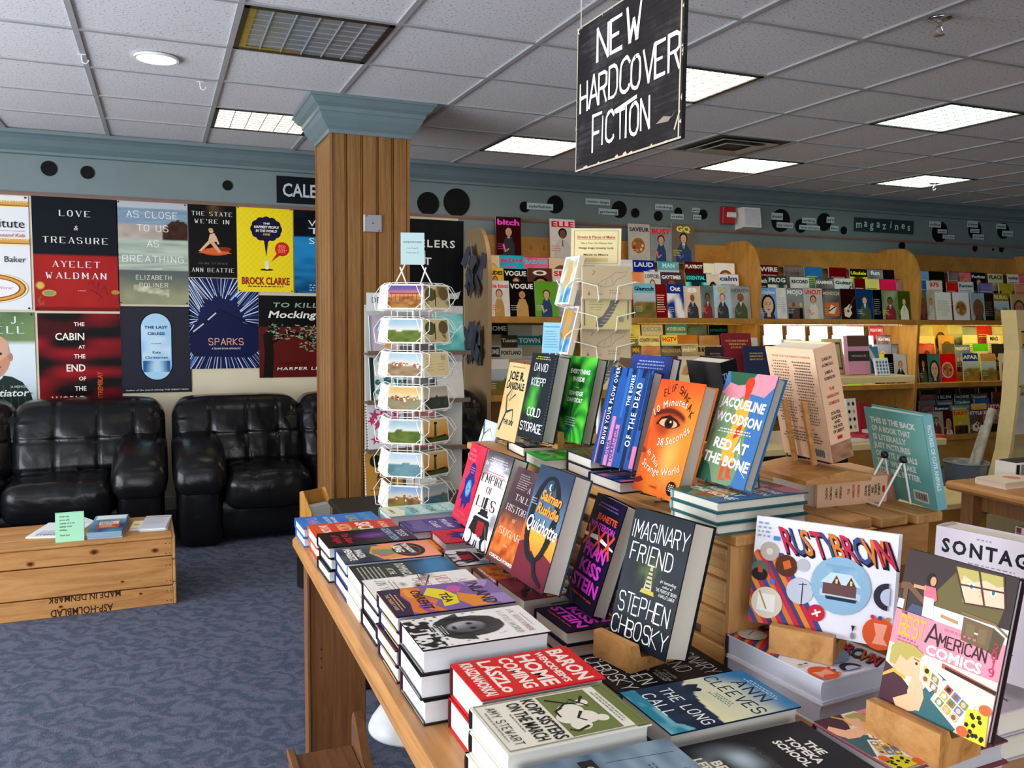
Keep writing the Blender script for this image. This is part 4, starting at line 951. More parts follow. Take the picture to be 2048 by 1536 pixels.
def cv_empire(A):
    A.grid(lambda x, y: mix(mix('#e6e4e6', '#8b898f', ss(.45, .62, vn(x*2.2, y*3.2, 4))), '#4c474e', ss(.82, .98, y)), 20, 34)
    dk = '#1f1e22'
    A.t('EMPIRE', .5, .66, .085, '#2e2226', 'serif', w=.88, sw=.19); A.t('OF', .5, .555, .07, '#4a2228', 'serif', w=.28, sw=.18); A.t('LIES', .5, .4, .11, '#3a1d22', 'serif', w=.74, sw=.18); A.e(.72, .45, .03, '#8c2230')
    A.p([(.3, .345), (.7, .345), (.72, .32), (.28, .32)], dk); A.p([(.36, .39), (.64, .39), (.66, .345), (.34, .345)], dk); A.line([(.5, .52), (.5, .38)], .05, dk)
    A.p([(.22, .3), (.78, .3), (.86, .26), (.14, .26)], dk); A.p([(.18, .26), (.82, .26), (.98, 0), (.72, 0), (.6, .12), (.4, .12), (.28, 0), (.02, 0)], dk)
    A.p([(.38, .26), (.64, .27), (.68, .14), (.55, .1), (.4, .14)], '#9c1d26'); A.p([(.3, .12), (.5, .1), (.68, .1), (.6, .0), (.35, 0)], '#d8d6d8'); A.e(.16, .07, .12, '#e6e4e6', .07); A.e(.86, .06, .1, '#d9d7da', .06)
    A.p([(.44, 0), (.46, .06), (.49, .07), (.5, 0)], dk); A.p([(.52, 0), (.53, .07), (.57, .06), (.58, 0)], dk)
    for k in range(14): A.line([(.7 + .02 * k, .24 - .017*k), (.74 + .02*k, .22 - .018*k)], .012, '#8a898d')
    A.t('RAYMOND KHOURY', .5, .84, .04, '#dcdade', 'b', w=.9); A.lines(.1, .95, .92, 2, .025, .011, '#c8c6ca', 'c'); A.lines(.06, .98, .775, 2, .024, .009, '#b46a72', 'c')
def cv_sugar(A):
    A.grid(lambda x, y: mix(mix('#3c2a30', '#57434a', vn(x*3, y*3, 4)), mix('#a8381c', '#e8853a', vn(x*9, y*14, 2)), ss(.58, .3, y) * ss(-.02, .14, y)), 26, 44)
    A.t('A', .62, .78, .055, '#e2d8d2', 'serif', w=.08); A.t('TALL', .5, .67, .06, '#e2d8d2', 'serif', w=.5, sw=.1); A.t('HISTORY', .5, .545, .065, '#e2d8d2', 'serif', w=.82, sw=.1); A.t('OF', .5, .45, .035, '#e2b8a0', 'serif', w=.14); A.t('SUGAR', .5, .3, .065, '#efdccc', 'serif', w=.78, sw=.1)
    A.lines(.18, .6, .93, 7, .024, .009, '#b8a8aa'); A.t('a novel', .5, .2, .018, '#f0dcc0', 'n', sh=.3); A.t('CURDELLA FORBES', .5, .05, .033, '#f3ece6', 'x', w=.84)
def cv_quichotte(A):
    A.grid(lambda x, y: mix('#2f3f57', '#5b7690', ss(.95, .5, y)) if y > .45 else mix('#e0812e', '#f0a23c', ss(.2, .45, y)), 10, 40)
    A.p([(0, 0), (1, 0), (1, .26), (.72, .3), (.5, .2), (.25, .36), (0, .3)], '#6e2634'); A.p([(0, .3), (.25, .36), (.2, .46), (0, .5)], '#d0662a')
    dk = '#1e222a'
    def ring(a): return (.47 + .34 * math.cos(a), .56 + .36 * math.sin(a))
    for k in range(40):
        a, b = 2*math.pi*k/40, 2*math.pi*(k+1)/40; w = .05 + .1 * abs(math.cos(a)) ** 1.5
        A.line([ring(a), ring(b)], w, dk)
    A.line([(.38, .24), (.55, .2), (.66, .1), (.9, .04)], .13, dk, .6)
    A.t('Salman', .58, .715, .085, '#e8923a', 'x', w=.6, sh=.22, rot=-2); A.t('Rushdie', .57, .6, .085, '#e8923a', 'x', w=.64, sh=.22, rot=-2); A.t('Quichotte', .52, .44, .12, '#f2eee4', 'b', w=.92, sh=.22, rot=-2)
    A.e(.5, .84, .05, '#d9dce0', .03); A.e(.53, .845, .045, '#34455e', .03); A.lines(.06, .24, .7, 3, .022, .009, '#b8c0cc')
def cv_frank(A):
    A.r(0, 0, 1, 1, '#15132c'); A.t('JEANETTE', .56, .79, .055, '#e5502c', 'x', w=.64, cond=.8); A.t('WINTERSON', .5, .705, .055, '#c23cb4', 'x', w=.8)
    A.p([(.0, .63), (.45, .655), (1, .6), (1, .585), (.5, .61), (0, .6)], '#f2eef0')
    for cx in (.16, .5, .82): A.line([(cx - .12, .52), (cx + .12, .71)], .05, '#e2472a'); A.line([(cx - .1, .71), (cx + .13, .5)], .05, '#e2472a')
    for s, y, w in (('FRAN', .45, .74), ('KISS', .3, .7), ('STEIN', .15, .88)): A.t(s, .5, y, .115, '#d63cc0', 'x', w=w)
    A.lines(.1, .9, .93, 2, .03, .012, '#7a5a8a', 'c'); A.t('longlisted for the prize', .5, .09, .022, '#e5502c', 'b', w=.7)
def cv_friend(A):
    A.grid(lambda x, y: mix(mix('#0d1119', '#19222c', vn(x*4, y*6, 3)), '#6a7a3c', .65 * ss(.3, 0, math.hypot((x - .45) / 1, (y - .56) / .6)) * vn(x*18, y*18, 5)), 40, 60)
    A.p([(.42, .42), (.56, .42), (.51, .6), (.475, .6)], '#b9b08a')
    for k in range(5): A.r(.45, .44 + .03*k, .53, .452 + .03*k, '#3c3f2a')
    A.p([(.38, .4), (.62, .4), (.6, .43), (.4, .43)], '#b8a63a')
    A.t('IMAGINARY', .5, .78, .13, '#e9e6df', 'hand', w=.92, jit=.05, sw=.085); A.t('FRIEND', .45, .61, .13, '#e9e6df', 'hand', w=.72, jit=.05, sw=.085)
    A.t('STEPHEN', .5, .225, .135, '#e9e6df', 'hand', w=.86, jit=.05, sw=.085); A.t('CHBOSKY', .5, .055, .125, '#e9e6df', 'hand', w=.94, jit=.05, sw=.085)
    A.t('#1 bestselling', .8, .515, .022, '#d9d6cf', 'n', w=.26, sh=.2); A.t('author of', .8, .485, .02, '#d9d6cf', 'n', w=.16, sh=.2); A.t('THE PERKS OF BEING', .8, .45, .022, '#d9d6cf', 'hand', w=.34, sw=.13); A.t('A WALLFLOWER', .82, .415, .022, '#d9d6cf', 'hand', w=.26, sw=.13)
def cv_sky(A):
    A.grid(lambda x, y: mix('#dfe6f2', '#9fb8d6', vn(x*3, y*4, 2)) if y > .12 else C('#d8d4d0'), 12, 18)
    A.line([(.0, .95), (.2, .8), (.15, .62), (.3, .5), (.2, .3)], .08, '#2c2f3a', .8); A.line([(.2, .8), (.5, .9), (.8, .8)], .035, '#2c2f3a', .8); A.line([(.15, .62), (.5, .7)], .03, '#2c2f3a', .8)
    A.t('A KING ALONE', .5, .16, .08, '#f4f2f0', 'b', w=.9); A.t('RENEWED', .5, .05, .07, '#3a3a44', 'b', w=.7)
def cv_joe(A):
    A.grid(lambda x, y: mix('#d8c08c', '#caa86e', vn(x*4, y*4, 3)), 8, 12)
    A.line([(.1, .1), (.3, .35), (.2, .55), (.45, .7), (.35, .5), (.6, .6)], .07, '#1d3a44', .4); A.line([(.3, .35), (.6, .4), (.7, .2)], .06, '#1d3a44', .5)
    A.t('JOE R.', .5, .78, .11, '#16161a', 'x', w=.72); A.t('LANSDALE', .5, .66, .09, '#16161a', 'x', w=.85); A.t('THE SKY', .5, .2, .06, '#16161a', 'x', w=.5); A.lines(.1, .9, .94, 1, .03, .014, '#8a744c', 'c')
def cv_cold(A):
    A.grid(lambda x, y: mix('#1d222a', mix('#1f5a34', '#59c23c', vn(x*6, y*6, 3)), ss(.28, .05, math.hypot((x - .32) / 1.1, (y - .47)) + .18 * (vn(x*5, y*5, 8) - .5))), 30, 44)
    for k in range(26): A.line([(.93, .05 + .036*k), (.99, .06 + .036*k)], .008, '#6a7078')
    A.t('DAVID', .46, .795, .085, '#c9cdd2', 'hand', w=.52, sw=.15, sp=.04); A.t('KOEPP', .46, .625, .085, '#c9cdd2', 'hand', w=.54, sw=.15, sp=.04)
    A.t('COLD', .5, .27, .09, '#d8dcdf', 'hand', w=.5, sw=.16, sp=.04); A.t('STORAGE', .5, .09, .095, '#d8dcdf', 'hand', w=.86, sw=.16, sp=.04); A.lines(.18, .8, .955, 2, .024, .01, '#b8c23c', 'c')
def cv_green(A):
    def f(x, y):
        a = math.atan2(y - .18, x - .5); r = math.hypot(x - .5, y - .18)
        g = mix('#1f8a2c', '#57c83c', .5 + .5 * math.sin(a * 11 + r * 16)); g = mix(g, '#0d4a22', ss(.5, .9, vn(x*5, y*6, 3)))
        g = mix(g, '#1c2f6a', ss(.16, .03, r + .05 * math.sin(a * 9))); return mix(g, '#123a1c', .4 * ss(.35, .1, abs(y - .5)) * ss(.35, .1, abs(x - .5)))
    A.grid(f, 44, 60)
    for k in range(9): a = .5 + k * .27; A.line([(.5 + .1*math.cos(a), .22 + .07*math.sin(a)), (.5 + .5*math.cos(a + .2), .22 + .6*math.sin(a + .2))], .008, '#0e5a24', .5)
    A.t('EVERYTHING', .5, .795, .052, '#f4f6ee', 'x', w=.68); A.t('INSIDE', .5, .705, .052, '#f4f6ee', 'x', w=.4); A.t('STORIES', .5, .625, .016, '#d9e8c8', 'b'); A.t('EDWIDGE', .5, .54, .048, '#f4f6ee', 'x', w=.48); A.t('DANTICAT', .5, .46, .048, '#f4f6ee', 'x', w=.52); A.lines(.3, .7, .27, 4, .028, .009, '#d8ecc8', 'c')
def cv_plow(A):
    A.r(0, 0, 1, 1, '#22529a'); rnd = random.Random(4)
    for x0, x1, y0, y1, c in ((.0, .05, 0, 1, '#1c3f7c'), (.07, .09, .0, .55, '#e07aa4'), (.12, .24, 0, 1, '#16233f'), (.29, .37, .0, .5, '#e07aa4'), (.41, .5, .0, .42, '#e07aa4'), (.44, .5, .5, 1, '#2f67b4'), (.56, .62, .15, 1, '#173057'), (.7, .78, 0, .8, '#16233f'), (.66, .68, .6, 1, '#3874c0'), (.84, .9, .1, 1, '#1b3a70'), (.9, .99, .02, .24, '#e07aa4'), (.93, .99, .4, .96, '#173057')): A.r(x0, y0, x1, y1, c)
    for k in range(10): x = rnd.random(); A.r(x, .9 + .08 * rnd.random(), x + .03, 1, '#16233f')
    A.t('DRIVE YOUR PLOW OVER', .22, .2, .055 * .155 / .25 * 1.5, '#eaf0f4', 'b', al='l', rot=90, cond=.78, sp=.18); A.t('THE BONES', .62, .62, .05, '#eaf0f4', 'b', al='l', rot=90, cond=.75, sp=.12)
    A.t('OF THE DEAD', .82, .22, .07, '#eaf0f4', 'b', al='l', rot=90, cond=.82, sp=.22); A.t('OLGA', .36, .1, .05, '#23498c', 'b', al='l', rot=90, cond=.75, sp=.1); A.t('TOKARCZUK', .48, .03, .05, '#23498c', 'b', al='l', rot=90, cond=.75, sp=.1)
def cv_minutes(A):
    EY = .62
    def f(x, y):
        base = mix('#d8461e', '#f0822c', ss(.0, .9, fbm(x*1.6 + .4, y*1.8, 4) + .35 * (x - .3))); base = mix(base, '#c2341c', ss(.75, 1, y) * .6)
        e = math.hypot((x - .42) / .36, (y - EY) / .13)
        base = mix(base, '#8f3014', ss(1.2, .55, e) * .8); base = mix(base, '#5a1c10', ss(.04, .012, abs(y - (EY + .115 - .5 * (x - .42) ** 2))) * ss(.4, .3, abs(x - .42)))
        base = mix(base, '#f7b25a', ss(.4, .0, math.hypot((x - .62) / .8, (y - .36) / .9)) * .75)
        nose = ss(.09, .0, abs(x - .07 - .05 * math.sin(y * 9))) * ss(.6, .5, y) * ss(.22, .3, y)
        return mix(base, '#8a2812', nose * .55)
    A.grid(f, 48, 72)
    lens = lambda cx, cy, a, b: [(cx + a * math.cos(t), cy + b * math.sin(t) * (1 if math.sin(t) > 0 else .65)) for t in [2*math.pi*k/24 for k in range(24)]]
    A.p(lens(.42, EY, .24, .056), '#3a140c'); A.p(lens(.42, EY, .21, .045), '#e0a27a'); A.e(.44, EY + .005, .1, '#2a120c', .046); A.e(.44, EY + .005, .05, '#0c0605', .024); A.e(.47, EY + .02, .022, '#fff3e2', .01)
    A.line([(.17, EY - .02), (.25, EY + .04), (.42, EY + .066), (.6, EY + .035), (.68, EY)], .035, '#2c0f0a'); A.p([(0, .1), (.12, .13), (.2, .1), (.1, .07), (0, .06)], '#7a1d14'); A.p([(.0, .33), (.07, .33), (.09, .36), (.0, .39)], '#8a2a18')
    for k, (ch, x) in enumerate(zip('ELIF SHAFAK', [.2 + .065*k for k in range(11)])): A.t(ch, x, .905 - 1.1 * (x - .42) ** 2, .062, '#3a1410', 'thin', w=None, cond=.85, rot=-55 * (x - .45), sw=.14)
    def arc(txt, x, y, h, rt, st, dr):
        for ch in txt:
            wd = GL[('n', ch)][2] * h * A.h / A.w * .95
            A.t(ch, x, y, h, '#f8e8d2', 'n', al='l', rot=rt, cond=.95); a = math.radians(rt); x += (wd + st) * math.cos(a); y += (wd + st) * math.sin(a) * A.w / A.h; rt += dr
    arc('10 Minutes', .06, .66, .066, 40, .01, -6); arc('38 Seconds', .3, .42, .064, 4, .008, 4.2); arc('in This', .14, .345, .05, -34, .008, 1); arc('Strange World', .08, .235, .062, -26, .008, 4.6)
    A.e(.86, .1, .095, '#1d1416'); A.lines(.79, .93, .125, 4, .016, .008, '#e8d8c8', 'c'); A.t('A NOVEL', .47, .06, .018, '#7a1d14', 'b')
def cv_redbone(A):
    A.r(0, 0, 1, 1, '#3f6ea6'); A.p([(0, 0), (.72, 0), (.78, .2), (.64, .75), (.5, .85), (.2, .75), (0, .8)], '#6f8a66'); A.p([(.0, .42), (.2, .6), (.3, .72), (.12, .8), (0, .78)], '#8aa07c'); A.p([(.05, 1), (.6, 1), (.5, .9), (.3, .88), (.12, .9)], '#2c5a42')
    A.p([(.0, .8), (.12, .9), (.3, .88), (.5, .9), (.6, 1), (1, 1), (1, .9), (.86, .8), (.55, .82), (.3, .74)], '#d98a98'); A.p([(0, 0), (.35, 0), (.2, .14), (0, .2)], '#2f5a44')
    A.p([(.4, .68), (.52, .78), (.64, .72), (.68, .55), (.6, .35), (.66, .2), (.4, .2), (.34, .36), (.42, .52)], '#e2a03c'); A.e(.52, .9, .085, '#d93a22', .065); A.p([(.46, .86), (.6, .86), (.56, .76), (.5, .74)], '#d93a22'); A.p([(.52, .5), (.62, .56), (.6, .44), (.5, .4)], '#c23a20'); A.p([(.42, .2), (.52, .2), (.5, .06), (.6, .04), (.46, .03)], '#d24a28'); A.p([(.54, .2), (.64, .2), (.64, .1), (.72, .06), (.58, .06)], '#d24a28')
    A.line([(.66, .42), (.72, .2), (.95, .1)], .008, '#d9e4ea')
    for s, y, w in (('JACQUELINE', .675, .88), ('WOODSON', .535, .92)): A.t(s, .5, y, .085, '#f2ede2', 'x', w=w, rot=-3)
    for s, y, w in (('RED AT', .3, .7), ('THE BONE', .16, .94)): A.t(s, .5, y, .09, '#f6f1e6', 'x', w=w, rot=-3)
    A.lines(.1, .9, .475, 2, .025, .01, '#d8e0e2', 'c')
def cv_dark(title, c='#121319', t='#8a8c94'):
    def d(A): A.grid(lambda x, y: mix(c, mix(c, '#ffffff', .08), vn(x*4, y*4, 2)), 6, 8); A.t(title, .5, .7, .08, t, 'b', w=.7); A.lines(.15, .85, .5, 6, .05, .018, t, 'c')
    return d
def cv_navy(A): A.grid(lambda x, y: mix('#1d2a5e', '#2c3f86', vn(x*3, y*5, 4)), 6, 8); A.lines(.1, .9, .93, 3, .035, .014, '#8fa0d8', 'c')
def cv_lattice(A):
    A.r(0, 0, 1, 1, '#4a3a2c')
    for k in range(11): A.line([(0, k/14 + .02), (1, (k + 3)/14)], .02, '#a8885c'); A.line([(0, (k + 3)/14), (1, k/14 + .02)], .02, '#8a6c46')
CREAMBK = '#efc7a4'
def bk_corridor(A):
    A.r(0, 0, 1, 1, CREAMBK); A.t('PRAISE FOR THE', .3, .915, .016, '#a0505a', 'b', w=.36); A.t('NARROW CORRIDOR', .7, .915, .016, '#b5352c', 'b', w=.42)
    A.lines(.07, .47, .87, 22, .026, .011, '#6a584e', 'c', 1); A.lines(.53, .93, .87, 22, .026, .011, '#6a584e', 'c', 2); A.t('ALSO BY THE AUTHORS', .5, .27, .016, '#b5352c', 'b', w=.5); A.lines(.07, .93, .235, 4, .026, .011, '#6a584e', 'c', 3)
    A.r(.62, .03, .94, .115, '#e8dccb')
    for k in range(22): A.r(.64 + .0125*k, .04, .64 + .0125*k + (.008 if k % 3 else .004), .11, '#2a2420')
def sp_corridor(A):                        # along the spine, head at x=0; letters upright when the book stands
    A.r(0, 0, 1, 1, '#e9bd98'); A.grid(lambda x, y: mix('#7a5a48', '#c08a66', vn(x*30, y*6, 2)), 10, 4, .84, 0, 1, 1)
    for x, s, c in ((.1, 'DARON', '#3a2a24'), (.15, 'ACEMOGLU', '#3a2a24'), (.215, 'JAMES A.', '#3a2a24'), (.265, 'ROBINSON', '#3a2a24'), (.36, 'THE', '#b5352c'), (.42, 'NARROW', '#b5352c'), (.48, 'CORRIDOR', '#b5352c'), (.57, 'STATES,', '#3a2a24'), (.61, 'SOCIETIES,', '#3a2a24'), (.65, 'AND', '#3a2a24'), (.69, 'THE FATE', '#3a2a24'), (.73, 'OF LIBERTY', '#3a2a24')):
        A.t(s, x + .02, .5, .026 * A.w / A.h, c, 'x', w=None, rot=90, cond=.62 if len(s) > 7 else .8)
    A.r(.78, .38, .81, .62, '#b5352c')
def bk_teal(A):
    A.grid(lambda x, y: mix('#5f9f9c', '#76b3ae', vn(x*3, y*3, 2)), 6, 6)
    for k, s in enumerate(('THIS IS THE BACK', 'OF A BOOK THAT', 'IS LITERALLY', 'JUST PICTURES', 'OF CUTE ANIMALS', 'THAT WILL MAKE', 'YOU FEEL BETTER')): A.t(s, .09, .84 - .095*k, .062, '#dfe6dd', 'x', al='l', w=.048 * len(s))
    A.r(.66, .05, .9, .17, '#d8d0c4')
    for k in range(14): A.r(.68 + .0145*k, .07, .68 + .0145*k + (.009 if k % 3 else .005), .15, '#3a3030')
def sp_teal(A): A.r(0, 0, 1, 1, '#79aeb0'); A.t('PICTURES OF CUTE ANIMALS', .45, .3, .4, '#dfe9e6', 'b', w=.7)
def cv_comicbox(A):                        # landscape annual with circles, stripes and block lettering
    A.r(0, 0, 1, 1, '#e9e7f0'); st = ['#c72f4e', '#3d4f86', '#d9792f', '#c72f4e', '#52416a', '#e08a2c']
    tp = lambda t: (t, .68) if t >= 0 else (0, max(0, .68 * (1 + t / .34)))
    for k in range(14): t = -.34 + .04*k; A.p([tp(t), tp(t + .04), (t + .38, 0), (t + .34, 0)], st[k % 6])
    for word, x0, dx, n in (('RUSTY', .185, .077, 0), ('BROWN', .545, .077, 2)):
        for k, ch in enumerate(word):
            x = x0 + dx*k; A.t(ch, x + .052, .685, .235, '#1b1820', 'x', al='l', sh=-.42, cond=.6); A.t(ch, x + .044, .70, .225, ['#c72f4e', '#3d4f86', '#d9792f'][(k + n) % 3], 'b', al='l', sh=-.42, cond=.56)
    A.lines(.02, .14, .93, 4, .04, .018, '#8fa0c0'); A.r(.14, .79, .19, .83, '#3f8fd0')
    A.e(.12, .68, .07, '#b9ada0'); A.e(.12, .68, .025, '#ddd4c8'); A.e(.25, .57, .08, '#5a3226'); A.p([(.22, .6), (.27, .63), (.29, .56), (.24, .53)], '#d9662c'); A.e(.06, .5, .065, '#5a6a5c'); A.e(.06, .455, .06, '#26201f', .06); A.r(.045, .47, .08, .53, '#b5502c'); A.e(.37, .6, .045, '#b9bcc6'); A.e(.16, .4, .02, '#3f7fc4'); A.e(.13, .2, .115, '#d8cdb9'); A.r(.06, .12, .19, .28, '#ece8e0'); A.line([(.07, .3), (.13, .14)], .012, '#b98a4a')
    A.e(.36, .36, .095, '#c2c6d4'); A.line([(.38, .23), (.38, .44)], .008, '#2a2a30'); A.line([(.35, .42), (.41, .43)], .006, '#2a2a30'); A.e(.49, .19, .06, '#c4283c'); A.line([(.46, .17), (.52, .21)], .014, '#f2e8e0'); A.line([(.48, .22), (.5, .16)], .014, '#f2e8e0')
    A.e(.64, .47, .205, '#8fb4cf'); A.grid(lambda x, y: mix('#6f9dbd', '#9dbfd6', vn(x*20, y*12, 2)), 8, 4, .53, .56, .75, .65)
    A.p([(.5, .36), (.78, .36), (.78, .42), (.5, .42)], '#b9cddd'); A.p([(.52, .38), (.75, .38), (.75, .48), (.52, .48)], '#6a4a48'); A.p([(.5, .48), (.57, .58), (.71, .58), (.78, .48)], '#c9dae6'); A.p([(.58, .48), (.61, .56), (.645, .48)], '#5a4038'); A.p([(.68, .48), (.71, .56), (.745, .48)], '#5a4038'); A.r(.605, .485, .62, .525, '#e8cf7a'); A.r(.705, .485, .72, .525, '#e8cf7a'); A.p([(.55, .335), (.75, .335), (.76, .365), (.54, .365)], '#2c3446')
    A.e(.96, .44, .095, '#33303c', a0=90, a1=270); A.e(.97, .44, .06, '#b9c4d8', a0=90, a1=270); A.e(.92, .11, .11, '#d9572c'); A.p([(.88, .2), (.97, .2), (.95, .08), (.98, .02), (.88, .02), (.9, .1)], '#efa088')
    for k, c in enumerate(('#c72f4e', '#3d4f86', '#d9792f')): A.e(.87 + .05*k, .25, .014, c)
    A.p([(.735, .14), (.76, .14), (.747, .08)], '#26242c'); A.e(.747, .05, .014, '#8a8890', .03)
def cv_sontag(A):
    A.grid(lambda x, y: mix('#c9bfc6', '#b9aeb8', vn(x*2, y*3, 4)), 5, 8); A.t('SONTAG', .5, .82, .1, '#0c0c10', 'x', w=.86, sp=.2); A.lines(.42, .62, .95, 1, .02, .012, '#8a8088'); A.lines(.35, .95, .77, 3, .02, .008, '#7a7078'); A.t('HER LIFE AND WORK', .5, .2, .03, '#3a343a', 'b', w=.7)
def cv_comics(A):
    A.r(0, 0, 1, 1, '#e88a9c'); A.r(0, .6, 1, 1, '#392a28'); A.p([(.24, .68), (.5, .96), (.62, .78), (.93, .8), (.9, .68)], '#665a30')
    A.p([(.46, .975), (.88, .99), (.94, .8), (.6, .765)], '#eebfa0'); A.p([(.46, .975), (.88, .99), (.9, .93), (.84, .915), (.74, .935), (.64, .905), (.55, .93), (.53, .87)], '#b4a65c')
    for ex in (.63, .82): A.e(ex, .875, .03, '#f4efe8', .018); A.e(ex, .875, .014, '#3f7080', .014)
    A.p([(.53, .87), (.57, .84), (.6, .765), (.585, .77)], '#e9eef0'); A.line([(.71, .87), (.73, .84), (.71, .83)], .008, '#c98f78')
    for L in ([(.46, .975), (.88, .99)], [(.46, .975), (.6, .765)], [(.88, .99), (.94, .8)], [(.6, .765), (.94, .8)], [(.535, .87), (.91, .895)], [(.67, .985), (.77, .78)]): A.line(L, .014, '#46302a')
    A.grid(lambda x, y: mix('#e4e7e8', '#c6cbce', .5 + .5 * math.sin(y * 420)), 6, 22, .3, .6, 1, .69)
    A.p([(.0, .775), (.08, .79), (.33, .675), (.31, .645), (.08, .745), (0, .735)], '#6e4e36'); A.p([(.03, .75), (.075, .745), (.085, .6), (.045, .6)], '#6e4e36'); A.p([(.27, .67), (.31, .655), (.31, .6), (.28, .6)], '#5a3e2a'); A.r(.0, .61, .06, .67, '#c9d4de'); A.p([(.1, .605), (.26, .605), (.25, .66), (.14, .66)], '#43506a')
    A.e(.27, .845, .042, '#17110f', .04); A.e(.295, .838, .028, '#cf946e', .03); A.p([(.22, .8), (.33, .8), (.36, .73), (.32, .69), (.24, .69)], '#df6a7c'); A.line([(.24, .78), (.12, .775)], .03, '#cf946e'); A.p([(.24, .73), (.33, .73), (.36, .605), (.25, .605)], '#f0ece6'); A.p([(.3, .605), (.36, .605), (.38, .56), (.31, .56)], '#4468a8')
    A.p([(.42, .655), (.58, .645), (.58, .625), (.42, .635)], '#b98a5c')
    A.r(0, .38, 1, .6, '#e88a9c')
    A.p([(.62, .685), (.88, .675), (.87, .53), (.63, .545)], '#6e5a3c'); A.p([(.88, .675), (.98, .64), (.96, .505), (.87, .53)], '#56452e'); A.p([(.6, .7), (.89, .69), (1, .645), (1, .66), (.89, .705), (.6, .715)], '#80683f'); A.r(.66, .565, .735, .655, '#7a6544'); A.r(.765, .56, .84, .65, '#7a6544'); A.e(.742, .61, .008, '#e9dfc8'); A.e(.758, .61, .008, '#e9dfc8')
    A.t('THE', .06, .582, .016, '#2a1a1e', 'x', al='l'); A.t('BEST', .07, .455, .115, '#e9ac3c', 'hand', al='l', w=.24, sw=.17); A.t('A', .33, .455, .125, '#2a181e', 'hand', al='l', w=.11, sw=.11); A.t('MERICAN', .45, .465, .07, '#2a181e', 'hand', al='l', w=.42, sw=.14); A.t('COMICS', .35, .388, .062, '#f6efe9', 'x', al='l', w=.5)
    for k, ch in enumerate('2019'): A.t(ch, .93, .55 - .05*k, .042, '#b5304e', 'hand', sw=.18)
    A.lines(.07, .3, .425, 2, .02, .009, '#b05468'); A.lines(.48, .86, .565, 1, .02, .012, '#d06a80')
    A.r(0, 0, 1, .38, '#e9dec2'); A.p([(.52, .37), (1, .33), (1, .3), (.52, .34)], '#b5503c'); A.p([(.55, .355), (1, .325), (1, .305), (.55, .338)], '#241a1c')
    A.p([(.0, 0), (.42, 0), (.36, .1), (.22, .17), (.1, .22), (0, .25)], '#45202a'); A.p([(.2, .0), (.72, 0), (.8, .1), (.66, .26), (.5, .3), (.36, .12)], '#356468'); A.p([(.0, .17), (.1, .23), (.22, .2), (.22, .18), (.1, .2), (.0, .15)], '#d9a83c')
    A.e(.2, .29, .17, '#efb68e', .085); A.p([(.33, .32), (.39, .29), (.35, .27), (.36, .25), (.3, .22), (.24, .25)], '#efb68e'); A.p([(.04, .25), (.03, .36), (.1, .405), (.24, .41), (.35, .375), (.32, .345), (.24, .34), (.2, .3), (.13, .32), (.1, .25)], '#b3a254'); A.e(.295, .305, .013, '#33201c', .009); A.line([(.26, .33), (.32, .325)], .01, '#8a6a44')
    A.p([(.28, .23), (.36, .24), (.42, .12), (.4, .03), (.3, .02), (.26, .12)], '#efb68e'); A.p([(.14, .04), (.3, .12), (.36, .02), (.3, 0), (.18, 0)], '#efb68e')
    A.p([(.33, .33), (.37, .345), (.55, .28), (.56, .24), (.46, .17), (.35, .22)], '#f4f1ec'); A.p([(.56, .27), (.62, .285), (.86, .2), (.83, .06), (.74, .02), (.48, .13)], '#f4f1ec')
    rnd = random.Random(9); cl = ['#d9a83a', '#b9502c', '#7a8a4a', '#8fb0b8', '#e0c08a', '#a86a4a', '#6a7ab0', '#c9c03c']
    def cell(o, a, b, i, j, ni, nj):
        q = lambda u, v: (o[0] + a[0]*u + b[0]*v, o[1] + a[1]*u + b[1]*v)
        u0, u1, v0, v1 = (i + .08) / ni, (i + .92) / ni, (j + .08) / nj, (j + .92) / nj
        A.p([q(u0, v0), q(u1, v0), q(u1, v1), q(u0, v1)], rnd.choice(cl)); c = q((u0 + u1) / 2, (v0 + v1) / 2); A.e(c[0], c[1], .022, rnd.choice(['#efb68e', '#8a5a3e', '#2a201c', '#f0e6d8']), n=9)
    for i in range(2):
        for j in range(2): cell((.36, .325), (.17, -.055), (-.0, -.1), i, j, 2, 2)
    for i in range(3):
        for j in range(3): cell((.6, .265), (.22, -.075), (-.09, -.14), i, j, 3, 3)
    A.p([(.8, .17), (.98, .19), (1, .0), (.8, 0)], '#dcd22c')
    for k in range(12): A.e(.82 + .16 * rnd.random(), .02 + .14 * rnd.random(), .02, '#1e1a16', n=5)
    A.e(.95, .2, .05, '#df6030', .03); A.e(.8, .03, .05, '#df6030', .03)
# ================================================================ display table
TX0, TX1, TY0, TY1, TZ = .372, 1.72, .25, 2.745, .76
t = thing('display_table', 'long oak display table crowded with stacks of new hardcovers', 'table', (TX0, TY0, 0))
m = MB(); m.box(0, 0, TZ - .042, TX1 - TX0, TY1 - TY0, TZ, bev=.012); m.build('tabletop', OAK_Y, t)
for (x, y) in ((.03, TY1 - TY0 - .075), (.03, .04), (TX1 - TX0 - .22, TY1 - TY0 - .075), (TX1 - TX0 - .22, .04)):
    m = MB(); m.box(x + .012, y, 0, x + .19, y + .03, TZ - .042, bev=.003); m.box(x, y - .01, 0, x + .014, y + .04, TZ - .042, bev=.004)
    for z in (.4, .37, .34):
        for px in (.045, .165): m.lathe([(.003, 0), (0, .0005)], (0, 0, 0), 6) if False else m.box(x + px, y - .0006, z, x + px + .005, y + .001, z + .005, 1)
    m.build('leg', [OAK_D, BLACKP], t)
